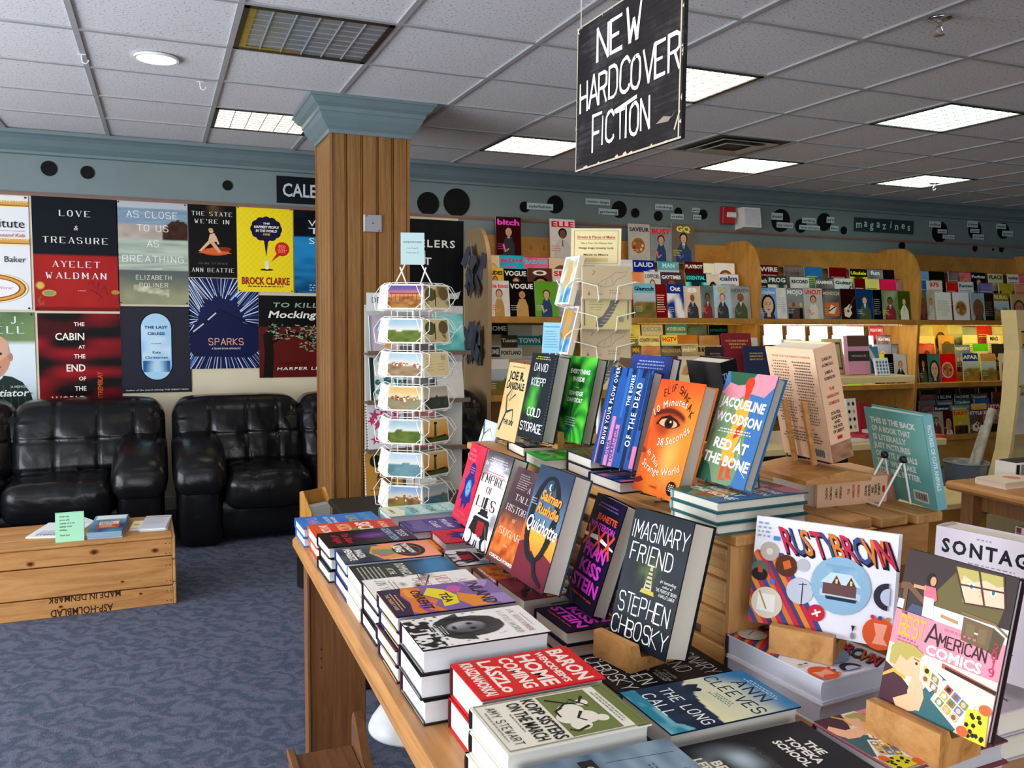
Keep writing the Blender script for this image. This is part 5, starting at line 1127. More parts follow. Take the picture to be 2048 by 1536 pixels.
m = MB(); m.box(.06, TY1 - TY0 - .1, TZ - .12, TX1 - TX0 - .06, TY1 - TY0 - .08, TZ - .042); m.box(.06, .08, TZ - .12, TX1 - TX0 - .06, .1, TZ - .042); m.box(.25, .1, TZ - .12, .27, TY1 - TY0 - .1, TZ - .042); m.box(TX1 - TX0 - .08, .1, TZ - .12, TX1 - TX0 - .06, TY1 - TY0 - .1, TZ - .042); m.build('apron', OAK_D, t)
# pallet crate riser standing on it
RA = math.radians(4.5); RM = Matrix.Translation((1.03, 1.385, TZ)) @ Matrix.Rotation(RA, 4, 'Z')
t = thing('pallet_crate', 'slatted pallet-wood crate riser standing on the display table', 'crate', M=RM)
CW, CL, CH = .58, 1.27, .285
for (x, y) in ((0, .0), (CW - .03, .0), (0, CL - .09), (CW - .03, CL - .09), (0, CL/2 - .045), (CW - .03, CL/2 - .045)):
    m = MB(); m.box(x + .016 if x < .1 else x, y, 0, x + (.046 if x < .1 else .014), y + .09, CH - .022, bev=.002); m.build('post', PINE_Y, t)
for k in range(4):
    z0 = .006 + k * .067
    for x in (0, CW - .014): m = MB(); m.box(x, -.002, z0, x + .014, CL, z0 + .044, bev=.002); m.build('side_slat', PINE_Y, t)
for k, z0 in enumerate((.03, .16)):
    for y in (-.014, CL): m = MB(); m.box(.085, y, z0, CW, y + .012, z0 + .09, bev=.002); m.build('end_slat', PINE_X, t)
m = MB(); m.box(.0, -.016, 0, .085, -.002, CH - .022, bev=.002); m.build('corner_board', wood('corner_board_pine', '#a06c38', '#bf8b50', '#cc9a60', (6, 6, .8), .55, 2.6), t)
for k in range(6):
    x = k * .0975; m = MB(); m.box(x, -.03 - .012 * ((k * 7) % 3), CH - .022, x + .084, CL + .01, CH, bev=.003); m.build('top_slat', PINE_Y, t)
# ---------------------------------------------------------------- books
def book_mesh(root, W_, H_, T_, art, back, spine, cov, spc, pg, sides=None, curved=True):
    m = MB(); bd = .0028
    c0, c1, e = .0035, W_ - .0045, .0038
    n = 6; prof = [(c1 - (.0035 * math.sin(math.pi * k / n) if curved else 0), bd + (T_ - 2*bd) * k / n) for k in range(n + 1)]
    poly = [(c0, bd)] + prof + [(c0, T_ - bd)]
    m.prism(poly, e, H_ - e, Fr((0, 0, 0), (1, 0, 0), (0, 0, 1), (0, 1, 0)), 0, pg)
    m.build('page_block', PAGES, root)
    m = MB(); cc = C(cov); sc = C(spc or cov)
    m.box(0, 0, T_ - bd, W_, H_, T_, 0, cc); m.box(0, 0, 0, W_, H_, bd, 0, cc)
    m.prism([(.004, 0), (.004, T_), (0, T_), (-.0022, T_ * .75), (-.003, T_ * .5), (-.0022, T_ * .25), (0, 0)], 0, H_, Fr((0, 0, 0), (1, 0, 0), (0, 0, 1), (0, 1, 0)), 0, sc)
    if art: art(Art(m, Fr((0, 0, T_), (1, 0, 0), (0, 1, 0), (0, 0, 1)), W_, H_))
    if back: back(Art(m, Fr((W_, 0, 0), (-1, 0, 0), (0, 1, 0), (0, 0, -1)), W_, H_))
    if spine: spine(Art(m, Fr((-.003, H_, 0), (0, -1, 0), (0, 0, 1), (-1, 0, 0)), H_, T_))
    if sides:                                # jacket flaps and endpaper bands seen at the edge
        for (z0, z1, x0, x1, c) in sides: m.box(x0 * W_, -.0006, z0 * T_, x1 * W_, .0, z1 * T_, 0, c)
    m.build('cover', PRINT, root)
def book(label, M, W_, H_, T_, art=None, cov='#222', spc=None, pg='#e9e4d8', back=None, spine=None, group=None, sides=None, name='hardcover_book'):
    r = thing(name, label, 'book', M=M, group=group); book_mesh(r, W_, H_, T_, art, back, spine, cov, spc, pg, sides); return r
def Mx(o, x, y, z):
    x, y, z = Vector(x), Vector(y), Vector(z)
    return Matrix(((x.x, y.x, z.x, o[0]), (x.y, y.y, z.y, o[1]), (x.z, y.z, z.z, o[2]), (0, 0, 0, 1)))
def flatM(ax, ay, th, z, W_):
    a = math.radians(th); u = Vector((math.sin(a), -math.cos(a), 0)); v = Vector((math.cos(a), math.sin(a), 0)); o = Vector((ax, ay, z)) - u * W_
    return Mx(o, u, v, (0, 0, 1))
POSW = ['bottom', 'second from the bottom', 'third from the bottom']
def stack(desc, ax, ay, th, ztop, W_, L_, n, art, cov, spc=None, pg='#ece8de', z0=TZ, grp=None, wob=.006, t=None, where='stack', sides=None):
    rnd = random.Random(int(ax * 977 + ay * 3571)); T_ = (ztop - z0) / n if t is None else t
    for k in range(n):
        top = k == n - 1; jx, jy, ja = (0, 0, 0) if top else (rnd.uniform(-wob, wob), rnd.uniform(-wob * .4, wob * .4), rnd.uniform(-.9, .9))
        if n == 1: lb = desc
        elif top: lb = desc + ', top of its ' + where
        else: lb = desc + ', ' + ('bottom' if k == 0 else ['', 'second', 'third', 'fourth'][k] + ' from the bottom') + ' of its ' + where
        book(lb, flatM(ax + jx, ay + jy, th + ja, z0 + k * T_ + .0002, W_), W_, L_, T_ - .0006, art if top else None, cov, spc, pg, group=grp, sides=sides)
G = 'hardcover stacks along the table edge'
stack('blue hardcover at the far table corner', .385, 2.588, 2, .817, .150, .248, 2, cv_like, '#2f74c4', '#2a62ac', '#dfe3e8', grp=G)
stack('orange and red hardcover near the far table corner', .396, 2.428, .4, .830, .152, .252, 2, cv_sick, '#d9482a', '#e06a30', '#efe6d8', grp=G)
stack('black thriller with purple glow on its cover', .395, 2.222, 2.0, .855, .154, .245, 3, cv_tess, '#101014', None, '#eceae4', grp=G)
stack('hardcover with a big black cap on coral ground', .407, 2.060, -.4, .856, .150, .248, 3, cv_mengiste, '#2a3468', '#22408c', '#e9e9ec', grp=G)
stack('charcoal and blue hardcover with pale spine', .412, 1.909, -.2, .851, .145, .249, 3, cv_dominic, '#d8d6cc', '#ece9dd', '#eeece6', grp=G)
stack('white hardcover with red lettering and ink splashes', .414, 1.759, .5, .861, .145, .252, 3, cv_hero, '#17161a', '#3a1c2c', '#f0f0f0', grp=G)
stack('purple hardcover with orange and yellow mesa shapes', .406, 1.561, .4, .894, .160, .247, 4, cv_inland, '#2e1f42', '#3a2450', '#f0efee', grp=G, sides=[(.86, .93, .02, .98, '#e0b04a'), (.07, .13, .3, .98, '#e0b04a')])
stack('thick white fantasy hardcover with a dark painted head', .405, 1.380, .6, .897, .150, .243, 3, cv_hatred, '#1d1b1e', '#3a1824', '#eeeef0', grp=G, sides=[(.07, .15, .05, .98, '#8a8688'), (.07, .11, .1, .6, '#1d1b1e')])
stack('thick bright red hardcover with cream block letters', .452, 1.216, 1.2, .872, .148, .222, 2, cv_baron, '#c81f22', '#5a1018', '#f2efec', grp=G)
stack('cream hardcover with an olive battle scene', .432, 1.056, 1.2, .868, .152, .234, 3, cv_kopp, '#e6e2d2', '#1a1a18', '#f0eee6', grp=G)
stack('grey-green hardcover with stormy water and dark title bar', .446, .893, .6, .850, .152, .238, 3, cv_ganech, '#33454a', None, '#efece4', grp=G)
stack('black hardcover with a pale blurred cloud and white capitals', .702, .898, .4, .829, .152, .238, 2, cv_topeka, '#16161a', None, '#ece6d6', grp=G)
stack('hardcover with a teal seascape and dark headland', .704, 1.066, 1.0, .842, .154, .25, 2, cv_cleeves, '#17304a', '#1b3f5c', '#e4dfd2', grp=G)
G2 = 'flat books in the second row on the table'
stack('pale turquoise hardcover at the far end behind the blue one', .655, 2.606, 1.3, .828, .136, .248, 2, cv_teal, '#6fb6b8', None, '#e6e6e0', grp=G2)
stack('violet hardcover with fine wavy lines', .689, 2.458, 2.0, .811, .146, .225, 2, cv_purple, '#4a3f86', None, '#e6e6ea', grp=G2)
book('yellow-orange hardcover under the crimson one', flatM(.698, 2.335, 2.5, TZ + .0002, .12), .118, .21, .0255, cv_yellowcorner, '#e0a020', None, '#ece6d8', group=G2)
stack('crimson hardcover lying under the upright crimson one', .742, 2.302, -.4, .814, .146, .2, 1, cv_water, '#c81f3c', '#b01a34', '#e4e0e4', z0=.7862, grp=G2)
stack('hardcover with pale spots on black under the upright tower cover', .708, 2.086, -1.2, .812, .150, .235, 1, cv_empire, '#232226', None, '#efece6', grp=G2)
stack('rust-red hardcover lying below the smoky upright novel', .742, 1.93, .5, .806, .148, .235, 1, cv_sugar, '#7a2c1c', None, '#e6dfd2', grp=G2)
stack('wine-red hardcover lying below the upright cover with a giant loop', .752, 1.752, 2.0, .824, .160, .235, 1, cv_quichotte, '#6e2634', None, '#ddd6c8', grp=G2)
stack('dark indigo hardcover with magenta letters lying flat', .762, 1.548, 2.0, .820, .155, .22, 2, cv_frank, '#16142e', None, '#e2dccd', grp=G2)
stack('black hardcover with scratched white letters lying flat', .735, 1.285, 1.5, .808, .158, .25, 1, cv_friend, '#0e1116', None, '#e2dccd', grp=G2)
# upright covers
def standM(P, yaw, lean, T_):
    f, l = math.radians(yaw), math.radians(lean); u = Vector((math.cos(f), math.sin(f), 0)); n0 = Vector((math.sin(f), -math.cos(f), 0))
    v = Vector((0, 0, 1)) * math.cos(l) - n0 * math.sin(l); n = n0 * math.cos(l) + Vector((0, 0, 1)) * math.sin(l)
    return Mx(Vector(P) - n * T_, u, v, n)
def wire_easel(label, M, W_, T_, zs):
    """plate stand under a leaning book; M is the book's matrix, zs the surface below"""
    t = thing('wire_easel', label, 'book stand', M=M.copy()); inv = M.inverted(); dn = (inv.to_3x3() @ Vector((0, 0, -1))).normalized()
    def floor(p):
        w = M @ Vector(p); w.z = zs + .0035; return inv @ w
    for x in (W_ * .25, W_ * .75):
        m = MB(); a = floor((x, 0, T_ + .025)); m.tube([Vector((x, .002, T_ + .006)), Vector((x, -.004, T_ + .005)), Vector((x, -.004, -.004)), Vector((x, .13, -.004))], .002, 6)
        b = floor((x, 0, -.055)); m.tube([Vector((x, .10, -.005)), b, floor((x, 0, .0))], .0022, 6); m.build('wire_support', WIREG, t)
    m = MB(); m.tube([Vector((W_*.25, .10, -.006)), Vector((W_*.75, .10, -.006))], .0022, 6); m.build('cross_wire', WIREG, t); return t
def block_stand(label, M, T_, x0, x1, zs, hgt=.05, depth=.12):
    """wooden block with a slot; the book's foot leans in it"""
    t = thing('wood_book_stand', label, 'book stand', M=M.copy()); inv = M.inverted()
    # lip in front of the cover, base under the book, two prongs behind
    p = M @ Vector((x0, 0, T_)); 
    m = MB(); up = inv.to_3x3() @ Vector((0, 0, 1)); nn = Vector((0, 0, 1)); fwd = (nn - up * nn.dot(up)).normalized(); ux = Vector((1, 0, 0))
    o = inv @ Vector((p.x, p.y, zs + .0004)); o = Vector((x0, o.y, o.z))
    base_h = max(.008, p.z - zs - .006)
    fr = Fr(o, fwd, up, ux)
    m.prism([(-T_ - .05, 0), (.03, 0), (.03, hgt), (.010, hgt), (.004, base_h - .004), (-T_ - .05, base_h - .004 - T_ * .25)], 0, x1 - x0, fr); m.build('block', BLOCKW, t)
    for x in (x0 + .012, x1 - .024):
        m = MB(); m.box(x, -.012, -.012, x + .012, .1, -.003); m.build('prong', BLOCKW, t)
    return t
D = {}
def upright(key, label, P, yaw, lean, W_, H_, T_, art, cov, pg='#e4dcc8', st=None, zs=None, **kw):
    M = standM(P, yaw, lean, T_); D[key] = book(label, M, W_, H_, T_, art, cov, kw.get('spc'), pg, group='books standing on display')
    if st == 'wire': wire_easel(kw['sl'], M, W_, T_, zs)
    if st == 'block': block_stand(kw['sl'], M, T_, kw.get('bx', (-.005, .1))[0], kw.get('bx', (-.005, .1))[1], zs, kw.get('bh', .05))
    return M
upright('sky', 'pale blue book with bare branches, standing farthest on the table', (.966, 2.79, .868), -92, 18, .15, .245, .028, cv_sky, '#cfd8e2', st='wire', zs=TZ, sl='wire easel under the pale blue branch cover')
upright('water', 'upright crimson cover with an indigo figure', (.850, 2.575, .822), -92, 16, .151, .246, .028, cv_water, '#c81f3c', st='wire', zs=.7862, sl='wire easel under the upright crimson cover')
upright('empire', 'upright pale grey cover with a dark tower and serif title', (.764, 2.221, .844), -85.7, 18.3, .156, .261, .046, cv_empire, '#2a282c', '#dcd6c8', st='wire', zs=.812, sl='wire easel under the grey tower cover')
upright('sugar', 'upright smoky brown and flame-orange cover', (.770, 2.051, .838), -87, 22, .160, .252, .034, cv_sugar, '#4a2c28', st='wire', zs=.806, sl='wire easel under the smoky orange cover')
upright('quix', 'upright blue and orange cover with a giant dark looping letter', (.743, 1.816, .867), -86.8, 17.1, .162, .266, .048, cv_quichotte, '#33445c', '#d9d2c4', st='wire', zs=.824, sl='wire easel under the giant loop cover')
upright('frank', 'upright dark indigo cover with magenta letters and red crosses', (.850, 1.740, .826), -94, 18.1, .153, .250, .036, cv_frank, '#15132c', '#d8d0c0', st='wire', zs=.8205, sl='wire easel under the upright magenta-lettered cover')
upright('friend', 'thick upright black cover with scratched white lettering', (.801, 1.448, .845), -77.1, 15.6, .157, .258, .062, cv_friend, '#11161c', '#ddd6c6', st='block', zs=.8085, sl='wooden slotted block holding the thick black upright book', bx=(-.006, .1), bh=.052)
# on the crate
CT = TZ + CH
G3 = 'flat books on the pallet crate'
stack('black hardcover lying under the dark upright thriller', .988, 2.322, -3.5, 1.076, .150, .235, 1, cv_cold, '#17181c', None, '#e6dfd0', z0=CT, grp=G3)
stack('green hardcover lying under the upright green stories', .958, 2.105, -2.8, 1.076, .150, .235, 1, cv_green, '#2a9a34', '#10301a', '#e6dfd0', z0=CT, grp=G3)
stack('brown hardcover lying between the upright green and striped blue covers', 1.017, 1.945, -.7, 1.102, .146, .235, 2, cv_lattice, '#2c2230', None, '#e6dfd0', z0=CT, grp=G3)
stack('striped blue hardcover lying under its upright copy', 1.009, 1.775, 2.6, 1.074, .152, .235, 1, cv_plow, '#1b1c40', None, '#e6dfd0', z0=CT, grp=G3)
stack('green and pink hardcover lying under its upright copy', .999, 1.372, 4.7, 1.112, .149, .238, 3, cv_redbone, '#2f5f62', '#8aa8a4', '#e2dccd', z0=CT, grp=G3)
upright('joe', 'tan upright cover with black lettering at the far crate end', (.99, 2.56, 1.075), -88, 12, .153, .245, .03, cv_joe, '#c9a566', st='wire', zs=CT, sl='wire easel under the tan cover')
upright('cold', 'charcoal upright thriller with a green splash', (.998, 2.395, 1.100), -85.5, 11.7, .155, .258, .044, cv_cold, '#1a1c22', '#bcb8b0', st='wire', zs=1.076, sl='wire easel under the charcoal thriller')
upright('green', 'bright green upright cover with white lettering', (1.089, 2.330, 1.100), -83.5, 12.5, .153, .253, .036, cv_green, '#16331c', '#c9c2b6', st='block', zs=1.0765, sl='wooden slotted block under the bright green cover', bx=(-.03, .075), bh=.05)
upright('lattice', 'brown lattice cover wedged between the green and striped blue books', (1.165, 2.15, 1.115), -84, 12, .15, .24, .03, cv_lattice, '#3a2c22', st='block', zs=1.1025, sl='wooden slotted block beside the brown lattice cover', bx=(.02, .075), bh=.045)
upright('navy', 'navy cover peeping out behind the striped blue one', (1.105, 1.985, 1.125), -80, 14, .155, .25, .03, cv_navy, '#1d2a5e', st='wire', zs=1.1025, sl='wire easel under the navy cover')
upright('plow', 'upright blue cover with navy and pink stripes', (1.011, 1.932, 1.097), -78.1, 14.9, .156, .250, .034, cv_plow, '#17193a', '#c2bab0', st='wire', zs=1.0745, sl='wire easel under the striped blue cover')
upright('minutes', 'upright glowing orange cover with a close-up eye', (.998, 1.700, 1.075), -87.6, 16.1, .166, .262, .036, cv_minutes, '#d9702c', '#b9aea0', st='wire', zs=CT, sl='wire easel under the orange eye cover')
upright('bone', 'upright green, pink and blue cover with a red silhouette', (1.068, 1.552, 1.124), -86.6, 19.6, .154, .243, .026, cv_redbone, '#2f6ea0', '#b4aca2', st='wire', zs=1.1125, sl='wire easel under the red silhouette cover')
# books turned to the far side
def backM(P, yaw, lean, W_):
    f, l = math.radians(yaw), math.radians(lean); u = Vector((math.cos(f), math.sin(f), 0)); n0 = Vector((math.sin(f), -math.cos(f), 0))
    v = Vector((0, 0, 1)) * math.cos(l) - n0 * math.sin(l); n = n0 * math.cos(l) + Vector((0, 0, 1)) * math.sin(l)
    return Mx(Vector(P) + u * W_, -u, v, -n), u, v, n
PINKB = CREAMBK
for k in range(1):
    z = CT + .0002
    book('thick salmon-coloured book lying under the wooden stand on the crate', Mx((1.60, 1.50, z), (0, 1, 0), (-1, 0, 0), (0, 0, 1)), .16, .245, .062, lambda A: (A.r(0, 0, 1, 1, '#e8b48a'), A.lines(.1, .9, .9, 8, .09, .025, '#8a5a48', 'c')), PINKB, None, '#efe4d2', spine=sp_corridor, group=G3)
Mn, un, vn_, nn_ = backM((1.375, 1.635, 1.150), -90.7, -14.9, .162)
book('thick salmon-coloured book standing on a slotted wooden stand, back cover showing', Mn, .162, .262, .058, None, PINKB, None, '#f2ead8', back=bk_corridor, spine=sp_corridor, group='books turned to the far side')
t = thing('wood_book_stand', 'wooden stand with two tall prongs behind the salmon book', 'book stand', (1.375, 1.56, CT + .0626))
m = MB(); m.prism([(-.085, 0), (.10, 0), (.10, .014), (.03, .026), (-.005, .022), (-.085, .010)], -.10, .10, Fr((0, 0, 0), (1, 0, 0), (0, 0, 1), (0, 1, 0)), 0); m.build('base', BLOCKW, t)
for yy in (.028, -.036):
    m = MB(); pr = Vector((-.004, yy, .03)); m.prism([(0, 0), (.011, 0), (.011, .15), (0, .15)], 0, .008, Fr(pr - Vector((.012, 0, 0)), (.966, 0, .257), (-.257, 0, .966), (0, -1, 0)), 0); m.build('prong', BLOCKW, t)
Mt, ut, vt, nt = backM((1.60, 1.56, 1.052), -99, -14, .2)
book('square teal book on a white wire stand, back cover showing', Mt, .2, .215, .024, None, '#5f9f9c', '#79aeb0', '#cfe0da', back=bk_teal, spine=sp_teal, group='books turned to the far side')
t = thing('wire_easel', 'white wire easel with black tips holding the teal book', 'book stand', (0, 0, 0))
ivt = lambda s, h, d: Vector((1.60, 1.56, 1.052)) + ut * s + vt * h + nt * d
for s in (.055, .12):
    a = ivt(s, .105, .004); f0 = ivt(s, 0, .09); f0.z = CT + .004; f1 = ivt(s, 0, .004); f1.z = CT + .004
    m = MB(); m.tube([ivt(s, -.004, -.03), f1 + Vector((0, 0, .001)), a], .0026, 6); m.tube([a, f0], .0026, 6); m.build('leg', WIREW, t)
    m = MB(); m.lathe([(0, -.009), (.007, -.007), (.009, 0), (.007, .007), (0, .009)], a, 12); m.build('rubber_tip', BLACKM, t, smooth=True)
f0 = ivt(.055, 0, .09); f0.z = CT + .004; f1 = ivt(.12, 0, .09); f1.z = CT + .004
m = MB(); m.tube([f0, f1], .0026, 6); m.build('cross_wire', WIREW, t)
Mk = backM((1.41, 2.03, 1.12), -88, -14, .15)[0]
book('black book standing back to us behind the orange eye cover', Mk, .15, .235, .05, None, '#15161a', None, '#efe9dc', back=cv_dark('', '#15161a', '#5a5c64'), spine=lambda A: (A.r(0, 0, 1, 1, '#17181c'), A.t('THE', .2, .3, .35, '#b9bcc2', 'b', rot=90, cond=.7)), group='books turned to the far side')
wire_easel('wire easel holding the black book turned to the far side', Mk, .15, .05, CT)
Mk = backM((1.515, 1.80, 1.12), -66, -16, .11)[0]
book('small slate blue book standing behind the red silhouette cover', Mk, .11, .2, .026, None, '#4a6c8a', '#54789a', '#efe9dc', back=lambda A: (A.r(0, 0, 1, 1, '#3c5a78'), A.t('OO', .5, .75, .06, '#b9cad8', 'b')), group='books turned to the far side')
wire_easel('wire easel holding the small slate blue book', Mk, .11, .026, CT)
# annual, comics anthology and biography at the near corner
stack('landscape picture annual with coloured stripes and circles lying flat', 1.052, 1.128, 5.6, .845, .246, .192, 2, cv_comicbox, '#e6e4ee', '#3a2a30', '#dfe2f0', grp=G2)
upright('annual', 'upright landscape picture annual with a snowy house in a blue circle', (1.039, 1.322, .888), -54.3, 11.4, .256, .202, .046, cv_comicbox, '#e6e4ee', '#eceaf0', st='block', zs=.8452, sl='wooden slotted block holding the landscape annual', bx=(.05, .165), bh=.052)
stack('pink comics anthology lying flat below its upright copy', .958, .872, 3.0, .830, .165, .235, 2, cv_comics, '#7a3a48', '#3a2028', '#c6c8cc', grp=G2)
upright('comics', 'upright pink comics anthology with hand-drawn lettering', (1.030, .983, .882), -83.2, 13.1, .174, .238, .018, cv_comics, '#3a2628', '#b9bcc0', st='block', zs=.8305, sl='wooden slotted block holding the pink comics anthology', bx=(.0, .125), bh=.054)
Mb = standM((1.058, .985, .876), -83.2, 13.1, .02) 
stack('white biography with black capitals lying under its upright copy', 1.235, .93, 2, .845, .16, .24, 2, cv_sontag, '#c9bfc6', None, '#efe8d8', grp=G2)
upright('sontag', 'thick pale biography with black capitals in a clear jacket behind the comics anthology', (1.262, 1.10, .868), -74, 2, .165, .24, .062, cv_sontag, '#c4bac2', '#f3ead6', st='wire', zs=.8455, sl='wire easel under the thick pale biography')
# ================================================================ hanging chalk sign
SX = 1.262
t = thing('hanging_sign', 'hanging black board with chalk-white handwritten lettering', 'sign', (SX, 2.252, H))
SW, SH, SZ = .615, .452, 1.931
def chalk():
    q = N('chalk_black_board'); q.set(.6, spec=.06); v = q.coord((1, 1, 1)); a = q.noise(v, 4, 4, .7); b = q.noise(q.coord((40, 3, 60)), 2, 2)
    m = q.n('ShaderNodeMath', operation='MULTIPLY_ADD'); m.inputs[1].default_value = .5; q.l(b, m.inputs[0]); q.l(a, m.inputs[2])
    q.l(q.ramp(m.outputs[0], [(.5, '#1c1b1d'), (.8, '#2a282a'), (.98, '#454346')]), q.b.inputs['Base Color']); return q.m
m = MB(); yl, yr = 2.252 - 2.558, 2.252 - 1.943   # far and near edges
m.box(-.0, -SW/2, SZ - H, .012, SW/2, SZ + SH - H, 0)
fr = Fr((0, SW/2, SZ - H), (0, -1, 0), (0, 0, 1), (-1, 0, 0)); A = Art(m, fr, SW, SH, 1)
r = random.Random(12)
for (x0, x1, y0, y1) in ((0, 1, 0, .012), (0, 1, .99, 1), (0, .008, 0, 1), (.975, .985, 0, .9)):
    A.r(x0, y0, x1, y1, '#bdb5a4')
for k in range(26):
    s = r.random(); e = r.choice('bbtlr'); w = r.uniform(.01, .05); d = r.uniform(.01, .03)
    if e == 'b': A.p([(s, 0), (min(1, s + w*1.5), 0), (min(1, s + w), d), (s + w*.3, d*.7)], '#c4bba8')
    if e == 't': A.p([(s, 1), (min(1, s + w), 1), (s + w*.4, 1 - d)], '#b3aa98')
    if e == 'l': A.p([(0, s), (0, min(1, s + w)), (d*.7, s + w*.4)], '#b3aa98')
    if e == 'r': A.p([(1, s), (1, min(1, s + w)), (1 - d*.8, s + w*.5)], '#c4bba8')
A.p([(.8, .13), (.86, .16), (.93, .14), (.96, .17), (.9, .12)], '#8c857a'); A.line([(.95, .06), (.99, .16)], .01, '#c4bba8')
WT = '#f6f3f0'
A.t('NEW', .44, .70, .215, WT, 'hand', w=.43, jit=.05, sw=.12); A.t('HARDCOVER', .51, .405, .2, WT, 'hand', w=.93, jit=.045, sw=.12)
A.t('F', .245, .1, .24, WT, 'hand', w=.1, sw=.11); A.t('ICTiON', .52, .125, .19, WT, 'hand', w=.46, jit=.05, sw=.12); A.line([(.42, .31), (.63, .345)], .018, WT)
m.build('board', [chalk(), MATTE], t)
for y in (SW/2 - .012, -SW/2 + .02):
    m = MB(); m.tube([(.006, y, SZ + SH - H - .012), (.004, y, 0)], .0012, 5); m.tube([(.016, y, SZ + SH - H - .02), (-.004, y + .004, SZ + SH - H - .004), (-.004, y - .004, SZ + SH - H - .02), (.016, y, SZ + SH - H - .02)], .0016, 5); m.build('hanging_string', WIREW, t)
# ================================================================ postcard spinner
def scenic(kind, seed):
    def d(A):
        if kind == 'lighthouse':
            A.grid(lambda x, y: mix('#e09a3c', '#e8c27a', ss(.3, 1, y) + .2*vn(x*4, y*5, seed)) if y > .25 else C('#4a5a2c'), 10, 10); A.p([(.4, .25), (.6, .25), (.55, .8), (.46, .8)], '#3c3a2c'); A.p([(.5, .25), (.6, .25), (.55, .8), (.51, .8)], '#b9a878'); A.r(.44, .8, .57, .9, '#2a2820'); A.p([(.1, .25), (.4, .2), (.9, .3), (.9, .2), (.1, .15)], '#2a2a1c'); return
        if kind == 'text':
            A.r(0, 0, 1, 1, '#ead9a6'); A.lines(.08, .42, .75, 5, .13, .03, '#a89a70'); A.r(.72, .68, .9, .9, '#c8b888'); A.lines(.55, .92, .5, 3, .13, .03, '#a89a70'); return
        if kind == 'street':
            A.grid(lambda x, y: mix('#d8cba0', '#7a6a44', ss(.3, .8, vn(x*5, y*4, seed))), 12, 10); A.p([(.1, .05), (.9, .05), (.56, .5), (.46, .5)], '#c9b68c'); A.e(.25, .62, .22, '#5a5a30', .3); A.e(.8, .66, .2, '#6a5a34', .3); A.line([(.42, .1), (.46, .85)], .04, '#3a2c1c'); return
        cols = {'hills': ('#a9c8d8', '#e6e8dc', '#7f8f3c', '#4c6a2c'), 'harbour': ('#e9c27a', '#f0dcae', '#9aa88c', '#b8875a'), 'beach': ('#b9d4e2', '#ece6d8', '#c9a884', '#8a7050'), 'coast': ('#c2dcea', '#f0ece0', '#86b0b8', '#5f929c'), 'pier': ('#6a5aa0', '#e8a060', '#d9a45a', '#8a3a2a'), 'town': ('#8fb0d8', '#e9dcc0', '#b0a03c', '#7a4a34'), 'cliff': ('#c9c8b4', '#e6dcc0', '#5f6a5a', '#3a4238')}[kind]
        def f(x, y):
            hz = .52 + .12 * (vn(x*2.5, 0, seed) - .5) + .1 * (vn(x*6, 3, seed) - .5)
            if y > hz: return mix(mix(cols[1], cols[0], ss(hz, .9, y)), '#2a2018', .18)
            return mix(mix(cols[2], cols[3], vn(x*7, y*9, seed + 1)), '#1c1810', .32)
        A.grid(f, 22, 14)
        r = random.Random(seed)
        if kind in ('town', 'harbour', 'beach'):
            for k in range(12): x = r.uniform(.08, .9); w = r.uniform(.03, .08); y = r.uniform(.34, .5); A.r(x, y, x + w, y + r.uniform(.06, .14), r.choice(['#b86a4a', '#e8e0d0', '#8a5a44', '#d9c09a'])); A.p([(x - .01, y + .1), (x + w + .01, y + .1), (x + w/2, y + .16)], '#8c4434')
        if kind == 'pier':
            A.r(.05, .62, .95, .68, '#a83a2c')
            for k in range(7): A.r(.1 + .125*k, .3, .115 + .125*k, .66, '#8c2f24')
    return d
def board_tilt(o, ang, tilt):
    a = math.radians(ang); n0 = Vector((math.cos(a), math.sin(a), 0)); u = Vector((-n0.y, n0.x, 0)); tl = math.radians(tilt)
    v = Vector((0, 0, 1)) * math.cos(tl) - n0 * math.sin(tl); n = n0 * math.cos(tl) + Vector((0, 0, 1)) * math.sin(tl)
    return Fr(o, u, v, n)
RX, RY = .955, 3.40
cang = math.degrees(math.atan2(-RY, -RX))            # bearing from rack to the viewer's side of the shop
t = thing('postcard_rack', 'white wire postcard spinner with seven tiers of cards', 'card rack', (RX, RY, 0))
m = MB(); m.box(-.27, -.2, 0, .33, .36, .615, bev=.006); pd = thing('black_cabinet', 'low black cabinet under the white postcard spinner', 'cabinet', (RX, RY, 0)); m.build('carcass', BLACKP, pd); m = MB(); m.box(-.285, -.215, .615, .345, .375, .64, bev=.006); m.build('top', BLACKP, pd)
ZB = .64
m = MB(); m.lathe([(.13, ZB), (.13, ZB + .012), (.02, ZB + .02), (.012, ZB + .03)], seg=28); m.build('base', WIREW, t)
m = MB(); m.tube([(0, 0, ZB + .02), (0, 0, 1.57)], .007, 10); m.build('pole', WIREW, t)
for k in range(6):
    a = math.radians(cang + 16 + 60 * k); m = MB(); m.tube([(.092 * math.cos(a), .092 * math.sin(a), ZB + .06), (.092 * math.cos(a), .092 * math.sin(a), 1.585)], .0026, 6); m.build('upright_wire', WIREW, t)
KINDS = [('pier', 'street'), ('hills', 'street'), ('beach', 'text'), ('harbour', 'cliff'), ('hills', 'lighthouse'), ('coast', 'lighthouse'), ('town', 'coast')]
NM = {'pier': 'sunset pier', 'street': 'tree-lined street', 'hills': 'green hills', 'beach': 'rocky beach', 'text': 'blank written', 'harbour': 'harbour at dusk', 'cliff': 'dark cliff', 'lighthouse': 'orange lighthouse', 'coast': 'pale coast', 'town': 'rooftop town'}
TIERN = ['top', 'second', 'third', 'fourth', 'fifth', 'sixth', 'bottom']
cwid, chgt = .148, .100
